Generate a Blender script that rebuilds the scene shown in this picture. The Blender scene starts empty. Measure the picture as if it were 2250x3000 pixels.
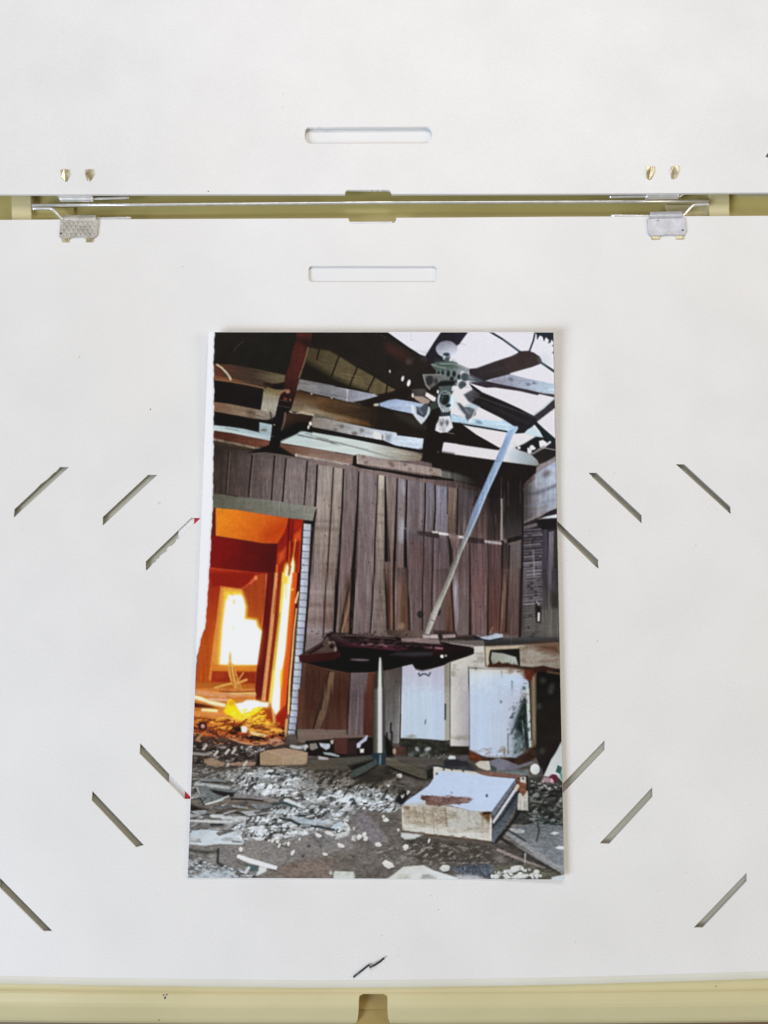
import bpy, bmesh, math, random
import numpy as np
from mathutils import Vector, Matrix

# ------------------------------------------------------------------ camera, world, lamps, exposure
S = bpy.context.scene
COL = S.collection
F_PX, W_PX, H_PX = 2420.0, 2250.0, 3000.0      # focal length and frame of the photograph, in its pixels
TILT = math.radians(7.45)
DIST = 0.233                                    # metres from the lens to the board
CAM = Vector((0, -DIST * math.sin(TILT), DIST * math.cos(TILT)))
cd = bpy.data.cameras.new("camera")
cam = bpy.data.objects.new("camera", cd)
COL.objects.link(cam)
cam.location = CAM
cam.rotation_euler = (TILT, 0, 0)
cd.sensor_fit = 'VERTICAL'
cd.sensor_height = 24.0
cd.lens = F_PX / H_PX * 24.0
cd.clip_start, cd.clip_end = 0.005, 50
S.camera = cam
S.view_settings.view_transform = 'Standard'
S.view_settings.look = 'None'
S.view_settings.exposure = 0.0
S.view_settings.gamma = 1.0
S.view_settings.use_curve_mapping = False
w = bpy.data.worlds.new("World")
S.world = w
w.use_nodes = True
bg = w.node_tree.nodes['Background']
bg.inputs[0].default_value = (1.0, 0.95, 0.85, 1)
bg.inputs[1].default_value = 0.235


def area_lamp(name, loc, target, sx, sy, power, color):
    l = bpy.data.lights.new(name, 'AREA')
    l.shape = 'RECTANGLE'
    l.size, l.size_y = sx, sy
    l.energy = power
    l.color = color
    o = bpy.data.objects.new(name, l)
    COL.objects.link(o)
    o.location = loc
    d = Vector(target) - Vector(loc)
    o.rotation_euler = d.to_track_quat('-Z', 'Y').to_euler()
    return o


# daylight from a window beyond the lower left, an added fill beyond the top to brighten the upper board, a weak warm lamp at the right
area_lamp('window_light', (-1.55, -1.05, 1.35), (0, 0, 0), 0.9, 0.9, 39.0, (0.84, 0.95, 1.13))
area_lamp('far_fill_light', (0.05, 0.50, 0.60), (0, 0.05, 0), 0.5, 0.3, 2.3, (1.0, 0.955, 0.955))
area_lamp('warm_lamp_light', (0.95, -0.05, 0.62), (0, 0, 0), 0.4, 0.4, 2.8, (1.0, 0.87, 0.62))


def ray(px, py):
    r = Vector((1, 0, 0))
    u = Vector((0, math.cos(TILT), math.sin(TILT)))
    v = Vector((0, math.sin(TILT), -math.cos(TILT)))
    return r * ((px - W_PX / 2) / F_PX) + u * (-(py - H_PX / 2) / F_PX) + v


def at(px, py, z=0.0):
    """the point of the plane at height z (metres) that is seen at this place of the photograph"""
    d = ray(px, py)
    return CAM + d * ((z - CAM.z) / d.z)


MM = 0.001
# ------------------------------------------------------------------ materials


def mat(name, base, rough=0.5, metal=0.0, spec=0.5):
    m = bpy.data.materials.new(name)
    m.use_nodes = True
    b = m.node_tree.nodes['Principled BSDF']
    b.inputs['Base Color'].default_value = (*base, 1)
    b.inputs['Roughness'].default_value = rough
    b.inputs['Metallic'].default_value = metal
    b.inputs['Specular IOR Level'].default_value = spec
    return m


def nd(m, kind, **kw):
    n = m.node_tree.nodes.new(kind)
    for k, v in kw.items():
        if k in n.inputs:
            n.inputs[k].default_value = v
        else:
            setattr(n, k, v)
    return n


def lk(m, a, b):
    m.node_tree.links.new(a, b)


def add_mottle(m, c0, c1, scale, detail=4, lo=0.35, hi=0.65, bump=0.0, bscale=4000.0, bdist=0.00005):
    """base colour that wanders between two close tones, and a fine relief"""
    b = m.node_tree.nodes['Principled BSDF']
    tc = nd(m, 'ShaderNodeTexCoord')
    n = nd(m, 'ShaderNodeTexNoise', Scale=scale, Detail=detail)
    lk(m, tc.outputs['Object'], n.inputs['Vector'])
    r = nd(m, 'ShaderNodeValToRGB')
    r.color_ramp.elements[0].position = lo
    r.color_ramp.elements[0].color = (*c0, 1)
    r.color_ramp.elements[1].position = hi
    r.color_ramp.elements[1].color = (*c1, 1)
    lk(m, n.outputs['Fac'], r.inputs[0])
    lk(m, r.outputs[0], b.inputs['Base Color'])
    if bump:
        n2 = nd(m, 'ShaderNodeTexNoise', Scale=bscale, Detail=3)
        lk(m, tc.outputs['Object'], n2.inputs['Vector'])
        bp = nd(m, 'ShaderNodeBump', Strength=bump, Distance=bdist)
        lk(m, n2.outputs['Fac'], bp.inputs['Height'])
        lk(m, bp.outputs[0], b.inputs['Normal'])
    return r


M_BOARD = mat('white_board_paper', (0.80, 0.795, 0.79), 0.42)
rmp = add_mottle(M_BOARD, (0.772, 0.760, 0.744), (0.824, 0.812, 0.796), 42, 12, 0.32, 0.68, 0.35, 2600, 0.00006)
# scuffs and pin-prick stains of the board surface
b_ = M_BOARD.node_tree.nodes['Principled BSDF']
tc_ = nd(M_BOARD, 'ShaderNodeTexCoord')
vo = nd(M_BOARD, 'ShaderNodeTexVoronoi', Scale=95.0, Randomness=1.0)
lk(M_BOARD, tc_.outputs['Object'], vo.inputs['Vector'])
nz = nd(M_BOARD, 'ShaderNodeTexNoise', Scale=38.0, Detail=2.0)
lk(M_BOARD, tc_.outputs['Object'], nz.inputs['Vector'])
th = nd(M_BOARD, 'ShaderNodeMapRange')
th.inputs[1].default_value, th.inputs[2].default_value = 0.52, 0.72
th.inputs[3].default_value, th.inputs[4].default_value = 0.0, 0.045
lk(M_BOARD, nz.outputs['Fac'], th.inputs[0])
lt = nd(M_BOARD, 'ShaderNodeMath', operation='LESS_THAN')
lk(M_BOARD, vo.outputs['Distance'], lt.inputs[0])
lk(M_BOARD, th.outputs[0], lt.inputs[1])
sc_ = nd(M_BOARD, 'ShaderNodeMath', operation='MULTIPLY')
sc_.inputs[1].default_value = 0.28
lk(M_BOARD, lt.outputs[0], sc_.inputs[0])
mx = nd(M_BOARD, 'ShaderNodeMixRGB')
lk(M_BOARD, sc_.outputs[0], mx.inputs[0])
lk(M_BOARD, rmp.outputs[0], mx.inputs[1])
mx.inputs[2].default_value = (0.30, 0.28, 0.25, 1)
# age: broad yellowed patches, and the tooth of the paper
ag = nd(M_BOARD, 'ShaderNodeTexNoise', Scale=11.0, Detail=4.0)
lk(M_BOARD, tc_.outputs['Object'], ag.inputs['Vector'])
am = nd(M_BOARD, 'ShaderNodeMapRange')
am.inputs[1].default_value, am.inputs[2].default_value = 0.45, 0.75
am.inputs[3].default_value, am.inputs[4].default_value = 0.0, 0.55
lk(M_BOARD, ag.outputs['Fac'], am.inputs[0])
m2 = nd(M_BOARD, 'ShaderNodeMixRGB')
lk(M_BOARD, am.outputs[0], m2.inputs[0])
lk(M_BOARD, mx.outputs[0], m2.inputs[1])
m2.inputs[2].default_value = (0.79, 0.765, 0.72, 1)
gr = nd(M_BOARD, 'ShaderNodeTexNoise', Scale=2300.0, Detail=2.0)
lk(M_BOARD, tc_.outputs['Object'], gr.inputs['Vector'])
gm = nd(M_BOARD, 'ShaderNodeMapRange')
gm.inputs[1].default_value, gm.inputs[2].default_value = 0.3, 0.7
gm.inputs[3].default_value, gm.inputs[4].default_value = 0.955, 1.03
lk(M_BOARD, gr.outputs['Fac'], gm.inputs[0])
m3 = nd(M_BOARD, 'ShaderNodeMixRGB', blend_type='MULTIPLY')
m3.inputs[0].default_value = 1.0
lk(M_BOARD, m2.outputs[0], m3.inputs[1])
lk(M_BOARD, gm.outputs[0], m3.inputs[2])
lk(M_BOARD, m3.outputs[0], b_.inputs['Base Color'])

M_LIP = mat('cream_board_edge', (0.74, 0.70, 0.58), 0.5)
add_mottle(M_LIP, (0.71, 0.68, 0.57), (0.78, 0.75, 0.66), 40, 5, 0.3, 0.7, 0.3, 2600, 0.00006)  # cream tone for the lip, darker and yellower than the board face
M_KHAKI = mat('khaki_plastic', (0.5, 0.42, 0.18), 0.45)
add_mottle(M_KHAKI, (0.50, 0.425, 0.155), (0.57, 0.485, 0.190), 30, 5, 0.3, 0.7, 0.2, 1800, 0.00006)
M_KHAKI_PALE = mat('pale_khaki_plastic', (0.55, 0.48, 0.26), 0.45)
add_mottle(M_KHAKI_PALE, (0.59, 0.525, 0.29), (0.67, 0.60, 0.35), 26, 5, 0.3, 0.7, 0.2, 1800, 0.00006)
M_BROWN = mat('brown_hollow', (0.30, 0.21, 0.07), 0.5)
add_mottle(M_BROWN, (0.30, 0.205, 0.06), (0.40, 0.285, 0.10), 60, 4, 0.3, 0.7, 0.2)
M_BACK = mat('shaded_khaki_backing', (0.62, 0.60, 0.48), 0.6)
add_mottle(M_BACK, (0.42, 0.40, 0.315), (0.48, 0.46, 0.37), 40, 4, 0.3, 0.7, 0.2)  # darkened base colour stands in for the shade inside the slots
M_CARD = mat('white_card', (0.84, 0.84, 0.83), 0.5)
add_mottle(M_CARD, (0.77, 0.768, 0.765), (0.81, 0.808, 0.80), 60, 4, 0.3, 0.7, 0.15)
M_RED = mat('red_print', (0.50, 0.02, 0.03), 0.4)
M_PAPER = mat('photo_paper', (0.90, 0.90, 0.92), 0.35)
M_STEEL = mat('zinc_steel', (0.66, 0.65, 0.62), 0.25, 0.55)
add_mottle(M_STEEL, (0.68, 0.67, 0.64), (0.94, 0.93, 0.91), 420, 6, 0.25, 0.75, 0.3, 1500, 0.00008)
M_PLATE = mat('dull_zinc_plate', (0.5, 0.49, 0.46), 0.5, 0.45)
add_mottle(M_PLATE, (0.40, 0.375, 0.325), (0.60, 0.565, 0.50), 380, 6, 0.3, 0.7, 0.4, 1500, 0.0001)
M_PLATE_BLUE = mat('bluish_zinc_plate', (0.5, 0.5, 0.52), 0.45, 0.45)
add_mottle(M_PLATE_BLUE, (0.46, 0.47, 0.51), (0.66, 0.67, 0.71), 380, 6, 0.3, 0.7, 0.4, 1500, 0.0001)  # reflected sky put into the base colour as a blue cast
M_BRASSY = mat('yellowed_zinc', (0.70, 0.62, 0.42), 0.25, 0.6)
add_mottle(M_BRASSY, (0.42, 0.35, 0.19), (0.86, 0.78, 0.54), 500, 4, 0.3, 0.7, 0.3, 1500, 0.00008)
M_DARKSTEEL = mat('dark_steel_wire', (0.05, 0.052, 0.055), 0.4, 0.6)
M_TABLE = mat('brown_table_top', (0.16, 0.10, 0.05), 0.5)
add_mottle(M_TABLE, (0.13, 0.08, 0.04), (0.20, 0.13, 0.07), 20, 6, 0.3, 0.7, 0.2)
M_SPECK = mat('dark_lint', (0.12, 0.11, 0.11), 0.8)
M_SPECK_BLUE = mat('blue_lint', (0.03, 0.04, 0.16), 0.8)

# ------------------------------------------------------------------ mesh helpers


def link(name, me, m, parent=None):
    o = bpy.data.objects.new(name, me)
    COL.objects.link(o)
    if m is not None:
        me.materials.append(m)
    if parent is not None:
        o.parent = parent
        o.matrix_parent_inverse = parent.matrix_basis.inverted()
    return o


def from_bm(name, bm, m, parent=None, smooth=False):
    bmesh.ops.recalc_face_normals(bm, faces=bm.faces[:])
    me = bpy.data.meshes.new(name)
    bm.to_mesh(me)
    bm.free()
    if smooth:
        me.shade_smooth()
    return link(name, me, m, parent)


def thing(name, label, cat, loc, group=None):
    o = bpy.data.objects.new(name, None)
    COL.objects.link(o)
    o.location = loc
    o.empty_display_size = 0.005
    return tag(o, label, cat, group)


def tag(o, label, cat, group=None):
    o['label'] = label
    o['category'] = cat
    if group:
        o['group'] = group
    return o


def slab(outlines, ztop, thick, bevel=0.0):
    """a flat sheet with holes: outlines[0] is the rim, the others are cut through; lists of world xy"""
    bm = bmesh.new()
    es = []
    for pts in outlines:
        vs = [bm.verts.new((p[0], p[1], ztop)) for p in pts]
        for i in range(len(vs)):
            es.append(bm.edges.new((vs[i], vs[(i + 1) % len(vs)])))
    bmesh.ops.triangle_fill(bm, use_beauty=True, use_dissolve=False, edges=es)
    for f in bm.faces:
        if f.normal.z < 0:
            f.normal_flip()
    rim = [e for e in bm.edges if e.is_boundary]
    r = bmesh.ops.extrude_face_region(bm, geom=bm.faces[:])
    low = [g for g in r['geom'] if isinstance(g, bmesh.types.BMVert)]
    bmesh.ops.translate(bm, verts=low, vec=(0, 0, -thick))
    if bevel:
        top = [e for e in bm.edges if all(abs(v.co.z - ztop) < 1e-7 for v in e.verts)
               and any(abs(f.normal.z) < 0.5 for f in e.link_faces) ]
        bmesh.ops.recalc_face_normals(bm, faces=bm.faces[:])
        top = [e for e in bm.edges if all(abs(v.co.z - ztop) < 1e-7 for v in e.verts)
               and any(abs(f.normal.z) < 0.5 for f in e.link_faces)]
        bmesh.ops.bevel(bm, geom=top, offset=bevel, segments=2, profile=0.5, affect='EDGES', clamp_overlap=True)
    return bm


def pix(pts, z):
    return [at(x, y, z) for x, y in pts]


def tube(path, rad, seg=14):
    """a round bar along world points, ends closed"""
    bm = bmesh.new()
    rings = []
    n = len(path)
    for i, p in enumerate(path):
        t = (path[min(i + 1, n - 1)] - path[max(i - 1, 0)]).normalized()
        a = t.cross(Vector((0, 0, 1)))
        a = a.normalized() if a.length > 1e-6 else Vector((1, 0, 0))
        b = a.cross(t).normalized()
        rings.append([bm.verts.new(p + (a * math.cos(k * 2 * math.pi / seg) + b * math.sin(k * 2 * math.pi / seg)) * rad)
                      for k in range(seg)])
    for i in range(n - 1):
        for k in range(seg):
            bm.faces.new((rings[i][k], rings[i][(k + 1) % seg], rings[i + 1][(k + 1) % seg], rings[i + 1][k]))
    bm.faces.new(rings[0][::-1])
    bm.faces.new(rings[-1])
    return bm


def smooth_path(pts, n=6):
    """Catmull-Rom through world points"""
    out = []
    P = [pts[0]] + list(pts) + [pts[-1]]
    for i in range(1, len(P) - 2):
        for k in range(n):
            t = k / n
            a, b, c, d = P[i - 1], P[i], P[i + 1], P[i + 2]
            out.append(0.5 * ((2 * b) + (c - a) * t + (2 * a - 5 * b + 4 * c - d) * t * t + (3 * b - a - 3 * c + d) * t ** 3))
    out.append(pts[-1])
    return out


def T(ox, oy, s):
    return lambda x, y: (ox + x / s, oy + y / s)


def rrect(x0, y0, x1, y1, r, n=6):
    out = []
    for cx, cy, a in ((x1 - r, y0 + r, -90), (x1 - r, y1 - r, 0), (x0 + r, y1 - r, 90), (x0 + r, y0 + r, 180)):
        for k in range(n + 1):
            t = math.radians(a + 90 * k / n)
            out.append((cx + r * math.cos(t), cy + r * math.sin(t)))
    return out


# ------------------------------------------------------------------ heights (metres; top of the lower board is 0)
Z_UP = 0.0012            # top of the upper board
Z_FLOOR = -0.0046        # bottom of the khaki tray
R1, R2, R3 = T(0, 450, 2.765), T(850, 300, 3.318), T(1650, 450, 2.765)
R4, R5, R6, R7, R8 = T(0, 1300, 2.552), T(1600, 1300, 2.552), T(0, 2150, 2.552), T(1600, 2150, 2.552), T(900, 2600, 3.687)

# ------------------------------------------------------------------ the khaki tray and the table under it
bm = bmesh.new()
bmesh.ops.create_grid(bm, x_segments=1, y_segments=1, size=0.6)
tb = from_bm('table_top', bm, M_TABLE)
tb.location = (0, 0, -0.030)
tb['kind'] = 'structure'

tray = thing('khaki_tray', 'pale khaki plastic tray seen in the gap between and below the white boards', 'tray',
             at(1125, 1500, Z_FLOOR - 0.004))


def flat_box(name, quad_px, ztop, zbot, m, parent, bevel=0.0003):
    return from_bm(name, slab([pix(quad_px, ztop)], ztop, ztop - zbot, bevel), m, parent)


# tray bottom under everything, panel under the lower board with slot shade in its colour
flat_box('tray_floor', [(-260, -330), (2510, -330), (2510, 700), (-260, 700)], Z_FLOOR, Z_FLOOR - 0.004, M_KHAKI, tray, 0)
flat_box('backing_panel', [(-260, 705), (2510, 705), (2510, 2866), (-260, 2866)], -0.00125, Z_FLOOR - 0.004, M_BACK, tray, 0)
flat_box('backing_panel', [(2180, 380), (2510, 380), (2510, 555), (2180, 555)], -0.0006, Z_FLOOR - 0.004, M_BACK, tray, 0)
flat_box('crossbar', [(33, 470), (92, 470), (92, 720), (33, 720)], -0.0024, Z_FLOOR, M_KHAKI_PALE, tray)
flat_box('crossbar', [(2078, 470), (2138, 470), (2138, 720), (2078, 720)], -0.0024, Z_FLOOR, M_KHAKI_PALE, tray)
flat_box('ledge', [(94, 606), (217, 606), (217, 720), (94, 720)], -0.0037, Z_FLOOR, M_KHAKI, tray)
flat_box('ledge', [(1951, 598), (2076, 598), (2076, 720), (1951, 720)], -0.0037, Z_FLOOR, M_KHAKI_PALE, tray)

# front rail: a rounded profile lofted from left to right, with a finger notch cut at its middle
NOTCH = [R8(*p) for p in [(520, 1500), (548, 1400), (555, 1300), (556, 1180), (570, 1145), (600, 1135), (700, 1132),
                          (830, 1135), (862, 1150), (872, 1180), (868, 1300), (872, 1390), (905, 1500)]]


def notch_left(py):
    return np.interp(py, [2908, 2911, 2920, 2952, 2980, 3007], [1063, 1054, 1050.8, 1050.5, 1048.6, 1040])


def notch_right(py):
    return np.interp(py, [2908, 2912, 2920, 2952, 2977, 3007], [1124, 1134, 1136.5, 1135.4, 1136.5, 1146])


PROF = [(2850, -0.0021), (2894, -0.0021), (2899, -0.0020), (2903, -0.0018), (2908, -0.0015), (2914, -0.0013), (2928, -0.00125),
        (2940, -0.0014), (2950, -0.0018), (2960, -0.0025), (2972, -0.0034), (2984, -0.0043), (2992, -0.0052), (2996, -0.0085),
        (2998, -0.0300)]


def rail_row(px, side=None):
    """profile points at one column; side pushes the column to the notch rim"""
    out = []
    bow = 14 * (1 - ((px - 1125) / 1400.0) ** 2) - 10      # the rail bows slightly, like the board edge
    for py, z in PROF:
        x = px
        if side == 'L':
            x = notch_left(py) if py >= 2908 else 1063
        if side == 'R':
            x = notch_right(py) if py >= 2908 else 1124
        out.append(at(x, py + bow * (0.8 if py > 2990 else 1), z))
    return out


def loft(rows):
    bm = bmesh.new()
    vs = [[bm.verts.new(p) for p in r] for r in rows]
    for i in range(len(vs) - 1):
        for k in range(len(vs[i]) - 1):
            bm.faces.new((vs[i][k], vs[i][k + 1], vs[i + 1][k + 1], vs[i + 1][k]))
    return bm, vs


rows_l = [rail_row(px) for px in np.linspace(-260, 1020, 22)] + [rail_row(1063, 'L')]
rows_r = [rail_row(1124, 'R')] + [rail_row(px) for px in np.linspace(1166, 2510, 22)]
bm, vs = loft(rows_l + [[Vector(p) for p in r] for r in []])
edge_l = [v.co.copy() for v in vs[-1]]
for a, b in zip(range(len(vs[-1]) - 1), range(1, len(vs[-1]))):      # notch wall, left
    p, q = vs[-1][a], vs[-1][b]
    if p.co.z > -0.011:
        bm.faces.new((p, q, bm.verts.new((q.co.x + 0.0003, q.co.y, -0.013)), bm.verts.new((p.co.x + 0.0003, p.co.y, -0.013))))
bm2, vs2 = loft(rows_r)
for a, b in zip(range(len(vs2[0]) - 1), range(1, len(vs2[0]))):      # notch wall, right
    p, q = vs2[0][a], vs2[0][b]
    if p.co.z > -0.011:
        bm2.faces.new((p, q, bm2.verts.new((q.co.x - 0.0003, q.co.y, -0.013)), bm2.verts.new((p.co.x - 0.0003, p.co.y, -0.013))))
me2 = bpy.data.meshes.new('tmp')
bm2.to_mesh(me2)
bm2.free()
bm.from_mesh(me2)
bpy.data.meshes.remove(me2)
# bridge over the top of the notch
ml, mr = rail_row(1063), rail_row(1124)
for k in range(5):
    v = [bm.verts.new(c) for c in (edge_l[k], edge_l[k + 1], rail_row(1124, 'R')[k + 1], rail_row(1124, 'R')[k])]
    if PROF[k + 1][0] <= 2908:
        bm.faces.new(v)
top_wall = [at(1063, 2908 + 4, -0.0015), at(1124, 2908 + 4, -0.0015)]
v = [bm.verts.new(c) for c in (edge_l[4], rail_row(1124, 'R')[4],
                               rail_row(1124, 'R')[4] + Vector((0, 0.0002, -0.0095)), edge_l[4] + Vector((0, 0.0002, -0.0095)))]
bm.faces.new(v)
bmesh.ops.remove_doubles(bm, verts=bm.verts[:], dist=1e-6)
from_bm('front_rail', bm, M_KHAKI_PALE, tray, smooth=False)
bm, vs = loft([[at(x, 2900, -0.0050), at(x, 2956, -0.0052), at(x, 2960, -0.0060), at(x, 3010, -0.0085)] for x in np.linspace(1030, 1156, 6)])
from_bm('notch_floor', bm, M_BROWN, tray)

# ------------------------------------------------------------------ the two white boards
lower_edge = [(-260, 645.5), (0, 644), (470, 641.5)]
notch_lo = [R2(*p) for p in [(566, 1126), (572, 1150), (588, 1166), (604, 1172), (1000, 1170), (1018, 1163), (1029, 1145), (1032, 1121)]]
lower_edge += notch_lo + [(1350, 637), (1650, 634.6), (2000, 633.4), (2250, 632), (2510, 630)]
bottom_px = [(2510, 2832), (2250, 2846), (1900, 2857), (1600, 2865), (1350, 2869), (1125, 2872), (900, 2873), (650, 2870), (325, 2866),
             (0, 2860), (-260, 2852)]
bx = np.array([p[0] for p in bottom_px[::-1]], float)
by = np.array([p[1] for p in bottom_px[::-1]], float)
bottom_px = [(x, float(np.interp(x, bx, by))) for x in np.linspace(2510, -260, 36)]
LOW_SLOTS = [
    [R4(*p) for p in [(447, 174), (516, 174), (102, 553), (107, 490), (270, 338), (300, 305), (350, 268), (400, 220), (425, 202)]],
    [R4(*p) for p in [(1107, 232), (1177, 232), (768, 612), (768, 548)]],
    [R4(*p) for p in [(1430, 553), (1500, 556), (1342, 705), (1336, 712), (1320, 712), (1310, 738), (1284, 762), (1262, 768),
                      (1246, 790), (1248, 802), (1222, 818), (1196, 838), (1188, 858), (1172, 862), (1166, 880), (1138, 898),
                      (1132, 910), (1104, 940), (1090, 946), (1090, 880)]],
    [R5(*p) for p in [(970, 153), (1035, 153), (1380, 470), (1382, 528)]],
    [R5(*p) for p in [(320, 217), (378, 217), (715, 533), (716, 597), (345, 250), (336, 232), (326, 230)]],
    [R5(*p) for p in [(-2, 553), (56, 553), (392, 868), (389, 890), (394, 933), (372, 920)]],
    [R6(*p) for p in [(1048, 70), (1440, 487), (1380, 487), (1044, 148)]],
    [R6(*p) for p in [(690, 427), (1075, 832), (1050, 838), (1018, 848), (686, 498)]],
    [R6(*p) for p in [(-3, 1075), (392, 1475), (325, 1475), (-5, 1147)]],
    [R7(*p) for p in [(438, 48), (438, 118), (105, 465), (35, 465)]],
    [R7(*p) for p in [(795, 398), (797, 468), (472, 822), (402, 818)]],
    [R7(*p) for p in [(1502, 1035), (1502, 1100), (1172, 1448), (1105, 1448)]],
    [R2(*p) for p in rrect(180, 1590, 1426, 1746, 34)],
]
low = thing('white_board', 'large lower white backing board with diagonal corner slots, under the colour photo', 'backing board', at(1125, 1760, -0.0024))
bm = slab([pix(lower_edge + bottom_px, 0)] + [pix(s, 0) for s in LOW_SLOTS], 0.0, 0.0005, 0.0001)
from_bm('slotted_panel', bm, M_BOARD, low)
from_bm('metal_strip', slab([pix([(1026, 650.0), (1150, 649.0), (1148, 652.6), (1030, 653.8)], 0.0001)], 0.0001, 0.0008, 0), M_PLATE_BLUE, low)
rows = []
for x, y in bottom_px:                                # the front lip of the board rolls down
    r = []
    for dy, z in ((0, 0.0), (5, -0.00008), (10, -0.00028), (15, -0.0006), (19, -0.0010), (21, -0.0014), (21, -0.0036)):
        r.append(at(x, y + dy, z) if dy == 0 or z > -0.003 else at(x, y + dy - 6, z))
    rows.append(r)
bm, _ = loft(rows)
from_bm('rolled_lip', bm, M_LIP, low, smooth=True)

upper_edge = [(-260, 570), (0, 569.4), (600, 569), (950, 569)]
notch_up = [R2(*p) for p in [(533, 893), (536, 872), (548, 856), (562, 850), (700, 851), (790, 853), (802, 848), (815, 854), (860, 850),
                             (880, 854), (910, 849), (962, 852), (978, 866), (990, 890)]]
upper_edge += notch_up + [(1350, 568), (1650, 567.5), (2250, 564), (2510, 562)]
UP_SLOTS = [
    [R2(*p) for p in [(183, 240), (200, 246), (215, 241), (235, 247), (300, 240), (340, 246), (420, 241), (700, 239), (1000, 238)]
     + [(1330, 236), (1356, 248), (1374, 275), (1379, 310), (1372, 352), (1350, 384), (1322, 396), (190, 398), (165, 388), (150, 365),
        (143, 320), (147, 272), (160, 252)]],
    [(2243, 458), (2251, 462), (2292, 420), (2276, 416)],
]
upb = thing('white_board', 'upper white backing board above the wire gap, with a single long hanging slot', 'backing board', at(1125, 280, Z_UP - 0.0024))
bm = slab([pix(upper_edge[::-1] + [(-260, -420), (2510, -420)], Z_UP)] + [pix(s, Z_UP) for s in UP_SLOTS], Z_UP, 0.0009, 0.00012)
from_bm('slotted_panel', bm, M_BOARD, upb)

# ------------------------------------------------------------------ cards that lie under the boards
card = thing('backing_card', 'white card with a red panel showing through the slots left of the photo', 'card', at(1050, 1560, -0.0030))
from_bm('card_sheet', slab([pix([(556, 690), (1500, 690), (1530, 2500), (487, 2500)], -0.00072)], -0.00072, 0.0003, 0), M_CARD, card)
zr = -0.00065
from_bm('red_panel', slab([pix([R4(1452, 300), (1490, 1420), (1520, 2440), R6(1377, 720), R6(1381, 480), (557, 1900), R4(1452, 556)], zr)],
                          zr, 0.00004, 0), M_RED, card)
sp = tag(from_bm('backing_card', slab([pix([(700, 250), (1450, 250), (1450, 545), (700, 545)], Z_UP - 0.0013)], Z_UP - 0.0013, 0.0004, 0), M_CARD),
         'plain white card glimpsed through the long slot of the upper board', 'card')

# ------------------------------------------------------------------ hinge hardware in the gap
ZR = -0.0012                                            # height of the wires
tag(from_bm('steel_rod', tube([at(94, 602, ZR), at(400, 600.4, ZR), at(800, 596.8, ZR), at(1100, 594, ZR), at(1500, 592.4, ZR),
                               at(1800, 591.2, ZR), at(2077, 590, ZR)], 0.00046, 18), M_STEEL, None, True),
    'long straight steel rod lying along the gap between the white boards', 'rod')

PG = 'bent hinge pins beside the long rod'
pins = [
    ('short pin with one bent end through the upper left hinge knuckle', R1,
     [(462, 325), (478, 350), (505, 372), (560, 374), (760, 366), (900, 362), (1047, 357)], -0.0008),
    ('cranked pin entering the left end of the lower left hinge plate', R1,
     [(262, 447), (400, 447), (428, 455), (455, 482), (500, 524), (540, 528), (800, 527), (1062, 522)], -0.0006),
    ('short pin with one bent end through the upper right hinge knuckle', R3,
     [(990, 312), (965, 332), (930, 350), (880, 350), (668, 346), (500, 348), (375, 350)], -0.0008),
    ('cranked pin entering the right end of the lower right hinge plate', R3,
     [(1180, 413), (1070, 417), (1040, 430), (1010, 462), (975, 498), (930, 506), (690, 507), (385, 504)], -0.0006),
]
for lab, R, pts, z in pins:
    path = smooth_path([at(*R(*p), z) for p in pts], 5)
    tag(from_bm('hinge_pin', tube(path, 0.00042, 12), M_STEEL, None, True), lab, 'pin', PG)


def prong(R, pts, parent, m, zt, zb):
    """a cut sheet-metal tongue that stands up at its root and bends down to its tip"""
    bm = bmesh.new()
    ys = [p[1] for p in pts]
    y0, y1 = min(ys), max(ys)
    top = []
    for x, y in pts:
        t = (y - y0) / (y1 - y0)
        z = zb + (zt - zb) * math.sin(math.pi * (0.25 + 0.7 * t))
        top.append(at(*R(x, y), z))
    a = [bm.verts.new(p) for p in top]
    b = [bm.verts.new((p.x, p.y, zb - 0.0002)) for p in top]
    bm.faces.new(a)
    for i in range(len(a)):
        j = (i + 1) % len(a)
        bm.faces.new((a[i], a[j], b[j], b[i]))
    bmesh.ops.bevel(bm, geom=[e for e in bm.edges if all(v in a for v in e.verts)], offset=0.00006, segments=1, affect='EDGES')
    return from_bm('prong', bm, m, parent)


def rolled_knuckle(R, x0, x1, yc, rad, z, m, parent, slant=0.0):
    p0, p1 = at(*R(x0, yc), z), at(*R(x1, yc + slant), z)
    bm = tube([p0, p0.lerp(p1, 0.03), p0.lerp(p1, 0.5), p0.lerp(p1, 0.97), p1], rad, 18)
    return from_bm('knuckle', bm, m, parent, True)


HG = 'metal hinge brackets at the gap'
b1 = thing('hinge_bracket', 'upper left hinge knuckle with a pair of golden prongs through the board', 'hinge', at(*R1(620, 330), 0), HG)
rolled_knuckle(R1, 490, 757, 365, 0.00095, -0.0006, M_STEEL, b1)
from_bm('hinge_strap', slab([pix([R1(*p) for p in [(497, 328), (752, 328), (752, 350), (500, 350)]], 0.00015)], 0.00015, 0.0003, 0.0001), M_BRASSY, b1)
prong(R1, [(487, 128), (519, 126), (551, 129), (549, 180), (548, 242), (528, 226), (508, 200), (495, 182)], b1, M_BRASSY, Z_UP + 0.0007, Z_UP - 0.0004)
prong(R1, [(689, 128), (720, 124), (746, 129), (746, 178), (736, 212), (714, 240), (700, 205), (691, 170)], b1, M_BRASSY, Z_UP + 0.0007, Z_UP - 0.0004)
b2 = thing('hinge_bracket', 'upper right hinge knuckle with a pair of golden prongs through the board', 'hinge', at(*R3(800, 310), 0), HG)
rolled_knuckle(R3, 668, 930, 344, 0.00102, -0.0005, M_STEEL, b2, -4)
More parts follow.
